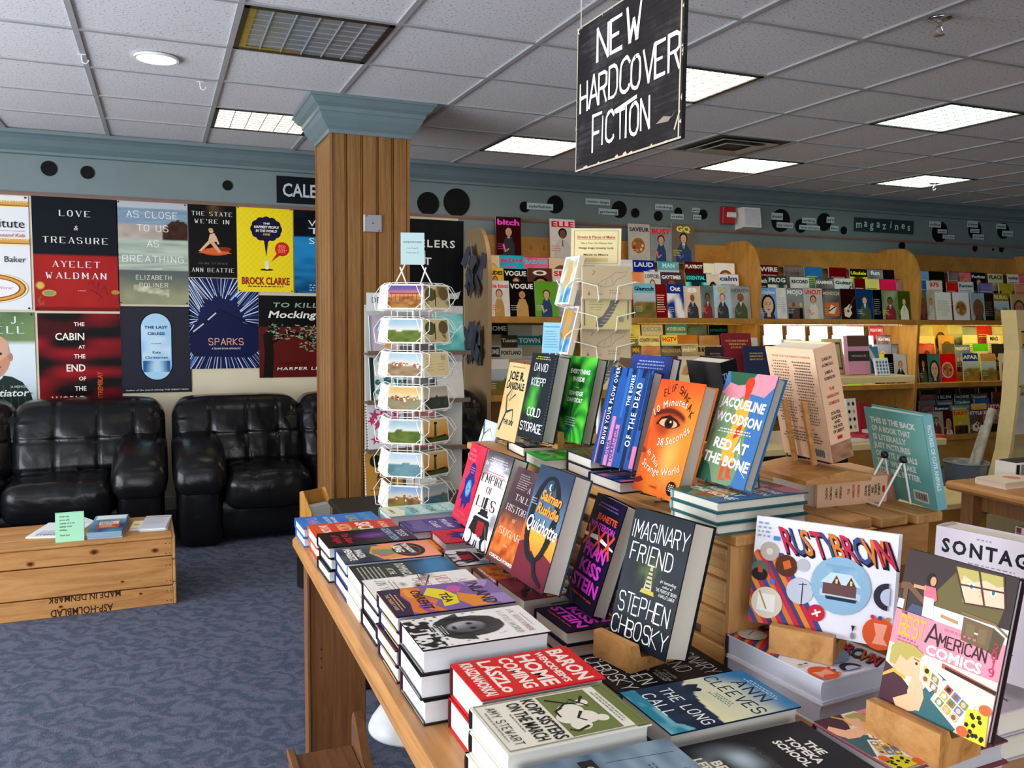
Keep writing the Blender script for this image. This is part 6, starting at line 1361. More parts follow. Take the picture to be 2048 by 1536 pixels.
for ti in range(7):
    zc = 1.478 - ti * .1335
    m = MB()
    m.tube([(.094 * math.cos(math.radians(k*20)), .094 * math.sin(math.radians(k*20)), zc) for k in range(18)], .0018, 5, closed=True); tr_ = m.build('tier', WIREW, t)
    for fi, (da, kind) in enumerate(((-16, KINDS[ti][0]), (44, KINDS[ti][1]), (-76, 'text'), (104, 'text'))):
        a = math.radians(cang + da); o = Vector((.128 * math.cos(a), .128 * math.sin(a), zc))
        fr = board_tilt(o, cang + da, 9); hw = cwid/2
        m = MB()
        for sgn in (-1, 1):
            m.tube([fr.p(sgn * (hw - .02), chgt + .008, -.004), fr.p(sgn * (hw + .024), chgt * .93, .004), fr.p(sgn * (hw + .03), chgt * .5, .024), fr.p(sgn * (hw * .55), -.004, .02)], .0016, 5)
        m.tube([fr.p(-hw * .55, -.004, .02), fr.p(-hw*.55, -.005, -.002), fr.p(hw*.55, -.005, -.002), fr.p(hw * .55, -.004, .02)], .0016, 5)
        m.tube([fr.p(-hw + .02, chgt + .008, -.004), fr.p(hw - .02, chgt + .008, -.004)], .0016, 5); m.build('card_pocket', WIREW, tr_)
        if fi < 3:
            c = MB(); fo = Fr(Vector((RX, RY, 0)) + fr.p(-hw, 0, 0), fr.u, fr.v, fr.n)
            c.prism([(0, 0), (cwid, 0), (cwid, chgt), (0, chgt)], .0005, .010 if fi < 2 else .006, fo, 0, '#f1ede2')
            if fi < 2:
                fa = Fr(fo.p(.007, .006, .010), fo.u, fo.v, fo.n); scenic(kind, ti * 5 + fi)(Art(c, fa, cwid - .014, chgt - .012))
            o_ = c.build('postcard', MATTE); side = ('facing the room', 'on the face toward the shelves', 'seen edge-on toward the sofas')[fi]
            tag(o_, ('%s tier %s postcards %s' % (TIERN[ti], NM[kind], side)) if fi < 2 else '%s tier cream postcards %s' % (TIERN[ti], side), 'postcard', 'postcards in the white wire spinner')
fr = board_tilt(Vector((0, 0, 1.56)), cang - 4, 0)
m = MB()
m.tube([fr.p(-.085, .0, 0), fr.p(-.03, .11, 0), fr.p(-.05, .11, 0), fr.p(-.05, .155, 0), fr.p(.045, .155, 0), fr.p(.045, .105, 0), fr.p(.03, .105, 0), fr.p(.085, 0, 0)], .003, 6); m.tube([fr.p(-.02, .0, 0), fr.p(-.055, .09, 0)], .003, 6); m.tube([fr.p(.02, .0, 0), fr.p(.05, .09, 0)], .003, 6); m.build('sign_holder', WIREW, t)
m = MB(); fo = Fr(fr.p(-.052, .1, .004), fr.u, fr.v, fr.n); m.prism([(0, 0), (.095, 0), (.095, .128), (0, .128)], 0, .0015, fo, 0, '#b6d2d4'); A = Art(m, Fr(fo.p(0, 0, .0015), fo.u, fo.v, fo.n), .095, .128); A.t('MAINE POSTCARDS', .5, .68, .06, '#2f3b40', 'n', w=.8); A.t('Color Photos 50', .5, .5, .035, '#4a585c', 'n'); A.t('Vintage Images .75', .5, .36, .035, '#4a585c', 'n'); m.build('header_card', MATTE, t)
# ================================================================ notebook rack against the column
t = thing('notebook_rack', 'narrow shelved rack of notebooks in front of the column', 'rack', (.955, 4.2, 0))
NRW = .52
m = MB(); m.box(0, .10, .50, NRW, .115, 1.50); m.build('back_panel', plain('pale_rack_panel', '#c9c8c2', .5, 0, .04), t)
for z in (.515, .765, 1.012, 1.258):
    m = MB(); m.box(-.01, 0, z - .008, NRW + .01, .105, z, bev=.002); m.box(-.01, -.004, z - .008, NRW + .01, 0, z + .014); m.build('shelf', plain('rack_shelf_brown', '#6b5a48', .5) if 'rack_shelf_brown' not in bpy.data.materials else bpy.data.materials['rack_shelf_brown'], t)
m = MB(); m.box(.02, .1, 0, .06, .14, .52); m.box(NRW - .06, .1, 0, NRW - .02, .14, .52); m.box(0, -.02, 0, NRW, .16, .02); m.build('stand', BLACKP, t)
m = MB(); m.box(-.01, .02, 1.47, NRW * .62, .024, 1.56, 0, '#dfe0e0'); A = Art(m, Fr((-.01, .02, 1.47)), NRW * .62 + .01, .09); A.t('DECOMPOSITION', .5, .45, .3, '#3a3e42', 'n', w=.86); m.build('header_card', MATTE, t)
def d_leafnb(A):
    A.r(0, 0, 1, 1, '#dfe6e0'); r = random.Random(2)
    for k in range(16): x, y = r.uniform(.1, .9), r.uniform(.06, .94); A.e(x, y, r.uniform(.06, .13), r.choice(['#3f8f84', '#8fc0b4', '#2f6f68']), n=9); A.line([(x, y), (x + .1, y + .03)], .012, '#e8efe8')
    A.r(0, 0, .12, 1, '#26323a')
def d_star(A):
    A.r(0, 0, 1, 1, '#dcd9de'); r = random.Random(6)
    for k in range(11):
        x, y, s, a0 = r.uniform(.12, .95), r.uniform(.06, .94), r.uniform(.1, .19), r.uniform(0, 6)
        A.p([(x + s * (1 if i % 2 == 0 else .38) * math.cos(a0 + i * math.pi/5), y + s * .8 * (1 if i % 2 == 0 else .38) * math.sin(a0 + i * math.pi/5)) for i in range(10)], '#c43a6e')
def d_van(A):
    A.r(0, 0, 1, 1, '#c08c3c'); A.e(.3, .82, .17, '#2a2118'); A.r(.3, .28, .8, .46, '#8a5f24'); A.p([(.3, .46), (.8, .46), (.74, .56), (.36, .56)], '#3a2c1c'); A.r(.38, .47, .5, .54, '#c9a45c'); A.r(.56, .47, .7, .54, '#c9a45c'); A.e(.42, .28, .06, '#241c14'); A.e(.7, .28, .06, '#241c14'); A.line([(.1, .2), (.9, .22)], .02, '#5a4020'); A.lines(.5, .9, .72, 2, .05, .02, '#5a4020')
def d_tealart(A): A.grid(lambda x, y: mix('#2f9a96', '#8fd0cc', vn(x*3, y*5, 4)), 8, 10); A.line([(.1, .4), (.4, .6), (.7, .5), (.95, .7)], .03, '#e2efe8')
def d_clearpk(A): A.grid(lambda x, y: mix('#b9a8c8', '#d9c8a0', vn(x*4, y*4, 6)) if x > .1 else C('#6a7a9a'), 8, 10); A.e(.6, .35, .25, '#d99a5a'); A.e(.4, .7, .2, '#8fa8d8')
def d_plainbk(c):
    return lambda A: (A.grid(lambda x, y: mix(c, mix(c, '#ffffff', .25), vn(x*4, y*4, 3)), 5, 6), A.lines(.15, .85, .8, 3, .06, .03, '#e8e4da', 'c'))
for (x, z, w, h, d, lb, coil) in ((.01, 1.258, .15, .19, d_clearpk, 'clear-wrapped patterned notebook on the rack\'s upper shelf', 0), (.18, 1.258, .15, .19, d_plainbk('#3a2a30'), 'dark notebook on the rack\'s upper shelf behind the postcards', 0), (.345, 1.258, .16, .2, d_tealart, 'teal wave notebook on the rack\'s upper shelf', 0),
    (.012, 1.012, .17, .225, d_leafnb, 'white notebook with teal leaves', 0), (.2, 1.012, .15, .2, d_plainbk('#24282c'), 'black spiral notebook beside the leaf one', 1), (.365, 1.012, .14, .2, d_plainbk('#c8c4b8'), 'pale grey notebook next to the black spiral one', 0),
    (.0, .765, .19, .235, d_star, 'spiral notebook with pink starfish', 1), (.21, .765, .15, .2, d_plainbk('#a8423c'), 'brick red notebook beside the starfish one', 0), (-.012, .515, .19, .235, d_van, 'mustard spiral notebook with a camper van drawing', 1), (.2, .515, .16, .2, d_plainbk('#e2ddd0'), 'cream notebook on the rack\'s lowest shelf', 0)):
    m = MB(); fr = Fr((0, 0, 0), (1, 0, 0), Vector((0, .22, .975)), Vector((0, -.975, .22)))
    m.prism([(0, 0), (w, 0), (w, h), (0, h)], -.012, 0, fr, 0, '#e6e2d8'); d(Art(m, fr, w, h))
    o = m.build('notebook', MATTE, loc=(.955 + x, 4.2 + .02, z + .004)); tag(o, lb, 'notebook', 'notebooks on the column rack')
    if coil:
        c = MB()
        for k in range(16): zz = .01 + (h - .02) * k / 15; c.tube([fr.p(-.004 + .006 * math.cos(q), zz, -.006 + .009 * math.sin(q)) for q in [i * 1.05 for i in range(6)]], .0011, 4, closed=True)
        c.build('spiral_coil', BLACKM, o)
# ================================================================ vintage card spinner
VX, VY = 1.60, 3.0
vang = math.degrees(math.atan2(-VY, -VX))
t = thing('card_spinner', 'white wire spinner of vintage greeting cards behind the pallet crate', 'card rack', (VX, VY, 0))
m = MB(); m.lathe([(.22, 0), (.22, .012), (.03, .03), (.016, .04)], seg=28); m.build('base', WIREW, t)
m = MB(); m.tube([(0, 0, .03), (0, 0, 1.60)], .009, 10); m.build('pole', WIREW, t)
def d_map(c='#bfa878', ink='#5a4c36'):
    def d(A):
        A.grid(lambda x, y: mix(c, mix(c, '#8a744c', .25), vn(x*4, y*4, 5)), 6, 5); A.line([(.3, .42), (.4, .55), (.55, .66), (.68, .82), (.8, .8), (.92, .86), (.86, .7), (.7, .6), (.62, .42), (.45, .36), (.3, .42)], .008, ink); A.line([(.45, .36), (.5, .6)], .005, ink); A.line([(.6, .45), (.62, .72)], .005, ink)
        A.p([(.1, .1), (.16, .1), (.13, .24)], ink); A.line([(.2, .72), (.26, .84), (.21, .86)], .015, ink); A.lines(.55, .8, .24, 2, .08, .03, ink); A.lines(.3, .45, .12, 1, .05, .03, ink)
    return d
def d_coast(A):
    A.grid(lambda x, y: mix('#cdbd72', '#b8a65c', vn(x*4, y*4, 5)), 6, 5); A.p([(.28, .06), (.4, .05), (.5, .2), (.62, .45), (.78, .92), (.6, .94), (.55, .7), (.42, .4), (.3, .3)], '#33281c')
    for k in range(7): A.r(.36 + .05*k, .14 + .1*k, .5 + .05*k, .155 + .1*k, '#cdbd72')
    A.lines(.14, .44, .82, 4, .08, .02, '#5a4c2c', 'c'); A.line([(.05, .1), (.05, .9)], .03, '#4a3e24'); A.line([(.93, .3), (.95, .9)], .03, '#4a3e24'); A.e(.8, .3, .06, '#8a7a48')
def d_tallmap(c1, c2):
    def d(A):
        A.r(0, 0, 1, 1, '#e9e6e6'); A.grid(lambda x, y: mix(c1, c2, ss(.3, .7, vn(x*4, y*7, 8))) if not (y < .35 and x > .35) else mix('#3f8fc4', '#8fc0e0', vn(x*6, y*8, 2)), 12, 20, .08, .04, .92, .96); A.p([(.35, .9), (.6, .92), (.75, .7), (.6, .35), (.45, .25), (.3, .5)], mix(c1, '#d9a04a', .6))
    return d
VT = ['upper', 'middle', 'lower', 'lowest']
for ti in range(4):
    z0 = 1.522 - .113 * ti
    for fi, (da, w, h, n) in enumerate(((8, .185, .125, 5), (-62, .125, .19, 3))):
        if fi == 1 and ti % 2: continue
        a = math.radians(vang + da); o = Vector((.15 * math.cos(a), .15 * math.sin(a), z0 if fi == 0 else 1.50 - .095 * ti)); fr = board_tilt(o, vang + da, 14)
        m = MB(); hw = w / 2
        for sg in (-1, 1): m.tube([fr.p(sg * (hw + .02), h * .62, -.03), fr.p(sg * (hw + .014), h * .5, .032), fr.p(sg * hw * .42, h * .36, .032), fr.p(sg * hw * .36, -.006, .032), fr.p(sg * hw * .36, -.006, -.06)], .0022, 6)
        m.build('card_pocket', WIREW, t)
        nm = ('antique map card', 'tall illustrated map card', 'plain cream card')[fi]
        c = MB(); fo = Fr(Vector((VX, VY, 0)) + fr.p(-hw, 0, 0), fr.u, fr.v, fr.n)
        c.prism([(0, 0), (w, 0), (w, h), (0, h)], 0, .022, fo, 0, '#e8dcc2')
        A = Art(c, Fr(fo.p(0, 0, .022), fo.u, fo.v, fo.n), w, h)
        if fi == 0: (d_map(), d_coast, d_map(), d_coast)[ti](A)
        else: (d_tallmap('#b9c0a0', '#d9d8cc') if ti == 0 else d_tallmap('#b8923c', '#8a90b0'))(A)
        lb = ('%s bundle of %s on the vintage spinner' % (VT[ti], nm)); o_ = c.build('greeting_card', MATTE); tag(o_, lb, 'card', 'cards on the vintage spinner')
        if fi == 0:
            s_ = MB(); s_.prism([(-.003, -.002), (w + .003, -.002), (w + .003, h + .012), (-.003, h + .012)], .0245, .0252, fo); s_.build('clear_sleeve', CLEAR, o_)
p = aty(1192, 492, VY - .03); fr = board_tilt(Vector((p.x, p.y, p.z - .075)), vang + 2, 0)
m = MB(); w, h = .192, .142; fo = Fr(fr.p(-w/2, 0, 0), fr.u, fr.v, fr.n); m.prism([(0, 0), (w, 0), (w, h), (0, h)], -.003, 0, fo, 0, '#e9d9a8'); A = Art(m, fo, w, h)
for q in ((.06, .05, .94, .06), (.06, .93, .94, .94), (.06, .05, .068, .94), (.932, .05, .94, .94)): A.r(*q, '#6a5c3c')
A.t('Streets & Places of Maine', .5, .73, .075, '#a83a2c', 'b', w=.76); A.r(.12, .705, .88, .712, '#a83a2c'); A.t('Take a Tour Our Pleasant Past', .5, .58, .05, '#4a4030', 'n', w=.64, sh=.3); A.t('Vintage Image Greeting Cards', .5, .45, .055, '#4a4030', 'b', w=.7); A.t('Made in Maine', .5, .27, .05, '#4a4030', 'b', w=.5); A.r(.18, .1, .74, .2, '#cdbb86')
o = m.build('sign_card', MATTE); tag(o, 'cream bordered sign card topping the vintage card spinner', 'sign')
m = MB(); m.tube([(VX, VY, 1.59), (VX, VY, p.z + .03)], .003, 6); o2 = m.build('sign_stem', WIREW, o)
p = aty(1103, 676, 2.83); m = MB(); fr = board_tilt(Vector((p.x, p.y, p.z - .055)), vang - 16, 8); fo = Fr(fr.p(-.037, 0, 0), fr.u, fr.v, fr.n); m.prism([(0, 0), (.066, 0), (.066, .112), (0, .112)], -.0015, 0, fo, 0, '#8fc4e0'); A = Art(m, fo, .066, .112); A.t('Creative homemade', .5, .84, .05, '#2c4a6a', 'b', w=.9); A.lines(.1, .95, .7, 7, .085, .022, '#5a88ac'); m.tube([fo.p(.03, .02, -.003), fo.p(.03, -.25, -.01)], .002, 5, 0, C('#d8d8d4'))
for v_ in range(len(m.v)): m.v[v_] = (m.v[v_][0] - VX, m.v[v_][1] - VY, m.v[v_][2])
o = m.build('price_card', MATTE, t); o['label'] = 'sky blue price card clipped to the spinner'
# ================================================================ maple display unit between the tables
t = thing('display_shelf', 'cream two-tier display unit between the book table and the magazine bays', 'shelf unit', (2.9, 4.0, 0))
m = MB(); m.box(0, 0, 1.062, 1.46, .42, 1.102, bev=.004); m.build('upper_shelf', CREAMBOARD, t)
m = MB(); m.box(.2, -.12, .675, 1.62, .5, .715, bev=.004); m.build('lower_shelf', CREAMBOARD, t)
m = MB(); m.box(.3, .0, .1, .95, .4, .675, bev=.004); m.box(.34, .03, 0, .9, .37, .1); m.build('plinth', BLACKP, t)
for x in (.3, .84):
    m = MB(); m.box(x, .08, .715, x + .03, .4, 1.062); m.build('upright', CREAMBOARD, t)
def standing(px, py0, py1, wpx, Y, th, col, art, name, label, cat, yaw=0, lean=12, grp=None, zb=None, mat=None):
    """something leaning upright; px left edge, py0 top, py1 foot"""
    b = aty(px, py1, Y); h = abs(aty(px, py0, Y).z - b.z) / math.cos(math.radians(lean)); w = (aty(px + wpx, py1, Y) - b).length
    z = b.z if zb is None else zb
    M = standM((b.x, b.y, z + th * math.sin(math.radians(lean))), yaw, lean, th); m = MB(); m.box(0, 0, 0, w, h, th, 0, col)
    if art: art(Art(m, Fr((0, 0, th), (1, 0, 0), (0, 1, 0), (0, 0, 1)), w, h))
    o = m.build(name, mat or MATTE, M=M); tag(o, label, cat, grp); return o
ZU = 1.1025
def lab(c, lines, x=.5, y=.75, h=.05):
    def d(A):
        for k, s in enumerate(lines): A.t(s, x, y - k * h * 1.9, h, c, 'b', w=min(.8, .1 * len(s)))
    return d
GU = 'notebooks on the upper display shelf'
standing(1416, 679, 741, 30, 4.10, .03, '#2a2426', lab('#8a7a6a', ('MOVIES', 'I HAVE SEEN')), 'notebook', 'dark brown notebook with pale page edge beside the maroon one', 'notebook', -14, 12, GU, ZU)
standing(1452, 655, 741, 52, 4.18, .025, '#7a2230', lab('#c9a25a', ('FUTURE PERFECT', 'MEMOIR', 'DIARY'), y=.8, h=.04), 'notebook', 'tall maroon notebook with gilt title', 'notebook', -8, 14, GU, ZU)
standing(1494, 678, 741, 43, 4.07, .018, '#26304c', lab('#c9a25a', ('ANALOG', 'MEMORY', 'BACKUP')), 'notebook', 'navy notebook with three lines of gilt capitals', 'notebook', -4, 12, GU, ZU)
standing(1537, 679, 741, 36, 4.16, .018, '#17181a', lab('#8a8470', ('SCREENPLAY',)), 'notebook', 'black notebook just past the navy one', 'notebook', -4, 12, GU, ZU)
standing(1500, 668, 741, 20, 4.28, .03, '#cfd4c8', None, 'notebook', 'pale green notebook peeping from behind the maroon one', 'notebook', -4, 12, GU, ZU)
standing(1573, 672, 742, 34, 4.24, .03, '#d8d4cc', lambda A: A.r(0, .82, 1, .9, '#b53a3c'), 'notebook', 'white boxed set with a red band behind the salmon book', 'notebook', 0, 8, GU, ZU)
standing(1608, 680, 742, 40, 4.22, .03, '#3f8f98', lambda A: [A.r(.02 + .12*k, 0, .07 + .12*k, 1, '#8fd0cc') for k in range(8)], 'notebook', 'teal ribbed notebook pack on the upper display shelf', 'notebook', 0, 8, GU, ZU)
standing(1655, 674, 744, 38, 4.2, .02, '#d9c28c', lambda A: (A.r(.1, .12, .9, .9, '#5a5240'), A.r(.16, .18, .84, .84, '#b9b088')), 'picture_frame', 'small framed beige picture on the upper display shelf', 'picture', 3, 12, None, ZU)
standing(1699, 667, 745, 46, 4.12, .03, '#cf8fa6', lambda A: (A.r(0, .72, 1, 1, '#5a4034'), A.r(0, .34, 1, .6, '#3a3234'), A.t('WOODCUT', .5, .45, .05, '#b9a8a0', 'b', w=.7)), 'notebook', 'pink boxed notebook with brown band and dark label', 'notebook', 4, 8, GU, ZU)
standing(1746, 690, 742, 22, 4.2, .02, '#4a86a0', None, 'notebook', 'small sky blue notebook beside the pink boxed one', 'notebook', 10, 14, GU, ZU)
standing(1754, 711, 745, 30, 4.05, .012, '#e6e8e6', lambda A: [A.e(.16 + .225*(k % 4), .15 + .2*(k // 4), .08, ['#3f6a9a', '#7a8aa0', '#4a86b0'][k % 3], n=10) for k in range(16)], 'card_pack', 'white card pack covered in rows of blue dots', 'cards', 6, 14, None, ZU)
standing(1762, 690, 745, 14, 4.14, .01, '#c8ccd0', None, 'pen_pack', 'clear pack of grey pens leaning beside the dotted cards', 'pens', 30, 30, None, ZU)
sheetM = lambda x, y, z, w, d, h, c, lb, nm='notebook', g=None, rot=0: tag(MB().box(-w/2, -d/2, 0, w/2, d/2, h, 0, c, bev=.002).build(nm, MATTE, M=Matrix.Translation((x, y, z)) @ Matrix.Rotation(rot, 4, 'Z')), lb, 'notebook', g)
ZL = .7155
standing(1698, 800, 866, 24, 3.96, .02, '#e6dfce', lambda A: [A.e(.25 + .45*(k % 2), .15 + .23*(k // 2), .13, ['#1d1a18', '#c9a06a', '#5a5a5c', '#1d1a18'][k % 4], n=8) for k in range(8)], 'notebook', 'cream notebook printed with rows of cat faces', 'notebook', 10, 10, 'things on the lower display shelf', None)
standing(1722, 808, 872, 22, 4.02, .05, '#a3242e', None, 'book_box', 'red boxed book beside the cat notebook', 'book', 10, 6, 'things on the lower display shelf', None)
for k, (px, c, lb) in enumerate(((1700, '#d8d4cf', 'white'), (1722, '#b53a44', 'red-edged'), (1742, '#cfcac0', 'ivory'))):
    p = aty(px, 876, 3.95); sheetM(p.x + .1, 4.02, ZL + .021 * k, .2, .17, .02, c, '%s notepad in the low pile on the lower display shelf' % lb, 'notepad', 'notepads on the lower display shelf', .1 * k)
p = aty(1870, 878, 4.0); sheetM(p.x - .06, 4.03, ZL, .14, .2, .014, '#c8442c', 'orange-red notepad at the end of the lower display shelf', 'notepad', 'notepads on the lower display shelf')
# ================================================================ right-hand table, rolled posters, stationery rack
t = thing('side_table', 'oak table with rounded corner holding pale paperbacks, behind the big biography', 'table', (3.16, 2.72, 0))
m = MB(); m.box(0, -1.6, .722, 1.1, 0, .76, bev=.012); m.build('tabletop', OAK_Y, t)
for (x, y) in ((.05, -.11), (.05, -1.5), (.98, -.11), (.98, -1.5)): m = MB(); m.box(x, y, 0, x + .06, y + .06, .722, bev=.004); m.build('leg', OAK_D, t)
m = MB(); m.box(.15, -.1, .62, 1.0, -.08, .722); m.prism([(.11, .722), (.24, .722), (.17, .66), (.11, .60)], -.085, -.07, Fr((0, 0, 0), (1, 0, 0), (0, 0, 1), (0, 1, 0))); m.box(.1, -1.5, .64, .12, -.1, .722); m.build('apron', OAK_D, t)
m = MB(); m.box(.14, -1.5, .50, 1.0, -.12, .52, bev=.003); m.build('shelf', CREAMBOARD, t)
m = MB(); m.box(.3, -1.4, .0, 1.0, -.2, .48); m.build('dark_void', BLACKP, t)  # black block put in for the dark void under the shelf
r = random.Random(8)
def d_check(cs):
    def d(A):
        for i in range(4):
            for j in range(3): A.r(.04 + .24*i, .05 + .31*j, .25 + .24*i, .34 + .31*j, cs[(i + j*2) % len(cs)])
    return d
def d_dot(c): return lambda A: (A.r(0, 0, 1, 1, '#e8e6dc'), A.e(.5, .5, .36, c))
for k, (d, lb) in enumerate(((d_check(['#8a3a3c', '#e2d8d0', '#2a2426', '#c8a8a0']), 'tartan box on the shelf under the paperback table'), (d_check(['#e0e0d8', '#b9a0a0', '#1d1a1c', '#dcdcd4']), 'black and white checked box on the shelf under the paperback table'), (d_dot('#5a5238'), 'white box with an olive disc under the paperback table'), (d_dot('#4a3a8a'), 'white box with a violet disc under the paperback table'))):
    y = -.24 - .125 * k; m = MB(); m.box(.15, y - .11, .5205, .27, y, .60, 0, '#ddd8cc'); d(Art(m, Fr((.15, y, .5205), (0, -1, 0), (0, 0, 1), (-1, 0, 0)), .11, .08)); o = m.build('gift_box', MATTE, loc=(3.16, 2.72, 0)); tag(o, lb, 'box', 'boxes under the paperback table')
for k, (x, y, n, c, lb) in enumerate(((.08, -.17, 1, '#efe2c8', 'cream paperback at the rounded table corner'), (.17, -.36, 2, '#e6d4bc', 'cream paperback with a dark grey cover patch'), (.36, -.14, 1, '#e9dcc2', 'cream paperback beside the pile on the oak side table'))):
    for i in range(n):
        art = lambda A, kk=k, ii=i, nn=n: (A.r(0, 0, 1, 1, '#f0e4cc'), A.e(.5, .6, .25, '#d98a78') if kk == 0 else A.p([(.2, .1), (.9, .2), (.9, .8), (.4, .7)], '#4a4648')) if ii == nn - 1 else None
        book(lb + (', ' + ('lower' if i == 0 else 'upper') + ' of two' if n > 1 else ''), flatM(3.16 + x, 2.72 + y - .07, 3 - 8*k, .7602 + i * .03, .14), .14, .22, .029, art, c, None, '#f0d8c4', name='paperback_book', group='paperbacks on the oak side table')
p = aty(2035, 955, 2.62); m = MB(); m.box(0, -.05, 0, .3, .05, .075, 0, '#e8e4dc'); A = Art(m, Fr((0, -.05, 0), (1, 0, 0), (0, 0, 1), (0, -1, 0)), .3, .075)
for k in range(10): A.r(.02 + .1*k, .1 + .2*(k % 2), .09 + .1*k, .9, ['#1d1a1c', '#8a8a88', '#e2dcd4', '#7a2a2c'][k % 4])
m.box(.012, -.04, .075, .288, .04, .079, 0, '#3a3638'); o = m.build('patterned_box', MATTE, loc=(3.46, 2.66, .7602)); tag(o, 'black and white patterned box at the back of the paperback table', 'box')
t = thing('metal_bucket', 'galvanised bucket of rolled posters', 'bucket', (5.0, 4.13, 0))
m = MB(); m.lathe([(.10, 0), (.135, .50), (.14, .505), (.143, .50), (.139, .49), (.128, .49), (.095, .012), (0, .012)], seg=32); m.build('pail', plain('galvanised_steel', '#8f979c', .4, .35, .15, 14), t, smooth=True)
PAPER = plain('rolled_poster_paper', '#b9b7ac', .5, 0, .35, 22)
for k, (dx, dy, ex, ey, L, rr, lb) in enumerate(((-.05, -.02, .19, .02, .66, .026, 'thick rolled poster leaning out of the metal bucket'), (-.04, .04, .17, .0, .54, .02, 'thin rolled poster behind the thick one in the metal bucket'))):
    m = MB(); a = Vector((5.0 + dx - .02, 4.13 + dy, .05)); b = a + Vector((ex * 1.5, ey, L + .14)); m.tube([a, b], rr, 16); m.tube([a - (a-b).normalized()*0, b + (b-a).normalized() * .001], rr * .55, 12); o = m.build('rolled_poster', PAPER, smooth=False); tag(o, lb, 'poster roll', 'rolled posters in the bucket')
t = thing('stationery_rack', 'pale wooden rack with a bowed edge at the far side of the bucket', 'rack', (5.02, 3.95, 0))
yy = 3.95
pl_ = [aty(px, py, yy) for px, py in ((2015, 620), (2022, 700), (2016, 800), (2003, 900), (1985, 968))]
m = MB(); P = [(q.x - 5.02, q.z) for q in pl_] + [(.02, .0), (.75, .0), (.75, pl_[0].z)]
P = [(q.x - 5.02, q.z) for q in pl_] + [(pl_[-1].x - 5.02 - .02, 0), (1.0, 0), (1.0, pl_[0].z)]
m.prism(P[::-1], -.02, .0, Fr((0, .03, 0), (1, 0, 0), (0, 0, 1), (0, -1, 0))); m.build('back_panel', CREAMBOARD, t)
m = MB(); n = len(pl_); 
for i in range(n - 1):
    a, b = P[i], P[i+1]; m.add([(a[0], -.06, a[1]), (a[0] + .03, -.06, a[1]), (b[0] + .03, -.06, b[1]), (b[0], -.06, b[1]), (a[0], .03, a[1]), (a[0] + .03, .03, a[1]), (b[0] + .03, .03, b[1]), (b[0], .03, b[1])], [(0, 3, 2, 1), (4, 5, 6, 7), (0, 1, 5, 4), (2, 3, 7, 6), (1, 2, 6, 5), (3, 0, 4, 7)])
m.build('side_panel', CREAMBOARD, t)
for z in (1.285, 1.03, .70): m = MB(); m.box(.12, -.06, z - .012, 1.0, .03, z, bev=.002); m.build('shelf', MAPLE, t)
for k, (px, y0, y1, w, d, lb) in enumerate(((2033, 662, 692, 60, lambda A: (A.r(0, 0, 1, 1, '#3a3a2c'), A.e(.2, .5, .14, '#d8a82c'), A.e(.42, .5, .16, '#c8344a'), A.e(.36, .3, .12, '#3f8fd0'), A.e(.7, .5, .2, '#7a4aa0')), 'card with bright overlapping paint discs on the stationery rack'), (2030, 694, 771, 70, lambda A: (A.r(0, 0, 1, 1, '#cfd4da'), A.r(0, .95, 1, 1, '#4a8a4a')), 'pale grey paper pad on the stationery rack'), (2030, 786, 868, 70, lambda A: (A.grid(lambda x, y: mix('#cfccc4', '#b5b2a8', vn(x*20, y*20)), 6, 8), A.r(0, .94, 1, 1, '#5a9a4a')), 'speckled paper pad with green edge below the grey pad'))):
    standing(px, y0, y1, w, 3.92, .012, '#d8d8d4', d, 'paper_pad', lb, 'paper pad', 0, 6, 'pads on the stationery rack', (1.286, 1.031, .701)[k])
# low cream bench and the bright book half seen past the teal one
t = thing('low_bench', 'low cream bench glimpsed between the teal book and the side table', 'bench', (3.2, 2.95, 0))
m = MB(); m.box(0, 0, .55, .62, .4, .58, bev=.004); m.build('top', CREAMBOARD, t); m = MB(); m.box(.04, .04, 0, .58, .36, .55); m.build('plinth', MAPLE, t)
standing(1866, 948, 1010, 24, 3.12, .03, '#7a7a3c', lambda A: (A.r(0, 0, 1, 1, '#6f7440'), A.p([(.2, .1), (.6, .1), (.7, .9), (.3, .9)], '#b5603a'), A.r(0, .92, 1, 1, '#d98a4a')), 'paperback_book', 'olive and rust paperback standing on the low cream bench', 'book', 20, 6, None, .58)
# ================================================================ under and beside the display table
t = thing('pedestal_stool', 'white domed pedestal foot half hidden under the display table', 'stool', (.80, 2.86, 0))
m = MB(); m.lathe([(.155, 0), (.155, .008), (.145, .03), (.12, .065), (.08, .095), (.04, .115), (.03, .14)], seg=40); m.build('base', WHITEP, t, smooth=True); m = MB(); m.tube([(0, 0, .12), (0, 0, .4)], .026, 16); m.build('stem', WHITEP, t, smooth=True); m = MB(); m.lathe([(0, .40), (.13, .40), (.145, .42), (.14, .44), (0, .445)], seg=32); m.build('seat', WHITEP, t, smooth=True)
t = thing('wooden_book_cradle', 'brown wooden book cradle with a curved side by the table leg', 'book cradle', (.28, 1.75, 0))
WALN = wood('walnut_cradle', '#54341c', '#6e4526', '#80532f', (12, .8, 12), .45, 3)
m = MB(); m.box(0, 0, .30, .165, .43, .33, bev=.004); m.build('seat', WALN, t)
m = MB(); m.prism([(.20, .30), (.435, .30), (.435, .385), (.425, .415), (.405, .43), (.385, .42), (.30, .35), (.20, .335)], .0, .022, Fr((.165, 0, 0), (0, 1, 0), (0, 0, 1), (1, 0, 0))); m.build('curved_side', WALN, t)
m = MB(); m.box(-.004, 0, .33, .016, .43, .348, bev=.003); m.build('rim', WALN, t)
for (x, y) in ((.0, .02), (.135, .02), (.0, .38), (.135, .38)): m = MB(); m.box(x, y, 0, x + .03, y + .03, .30, bev=.003); m.build('leg', WALN, t)
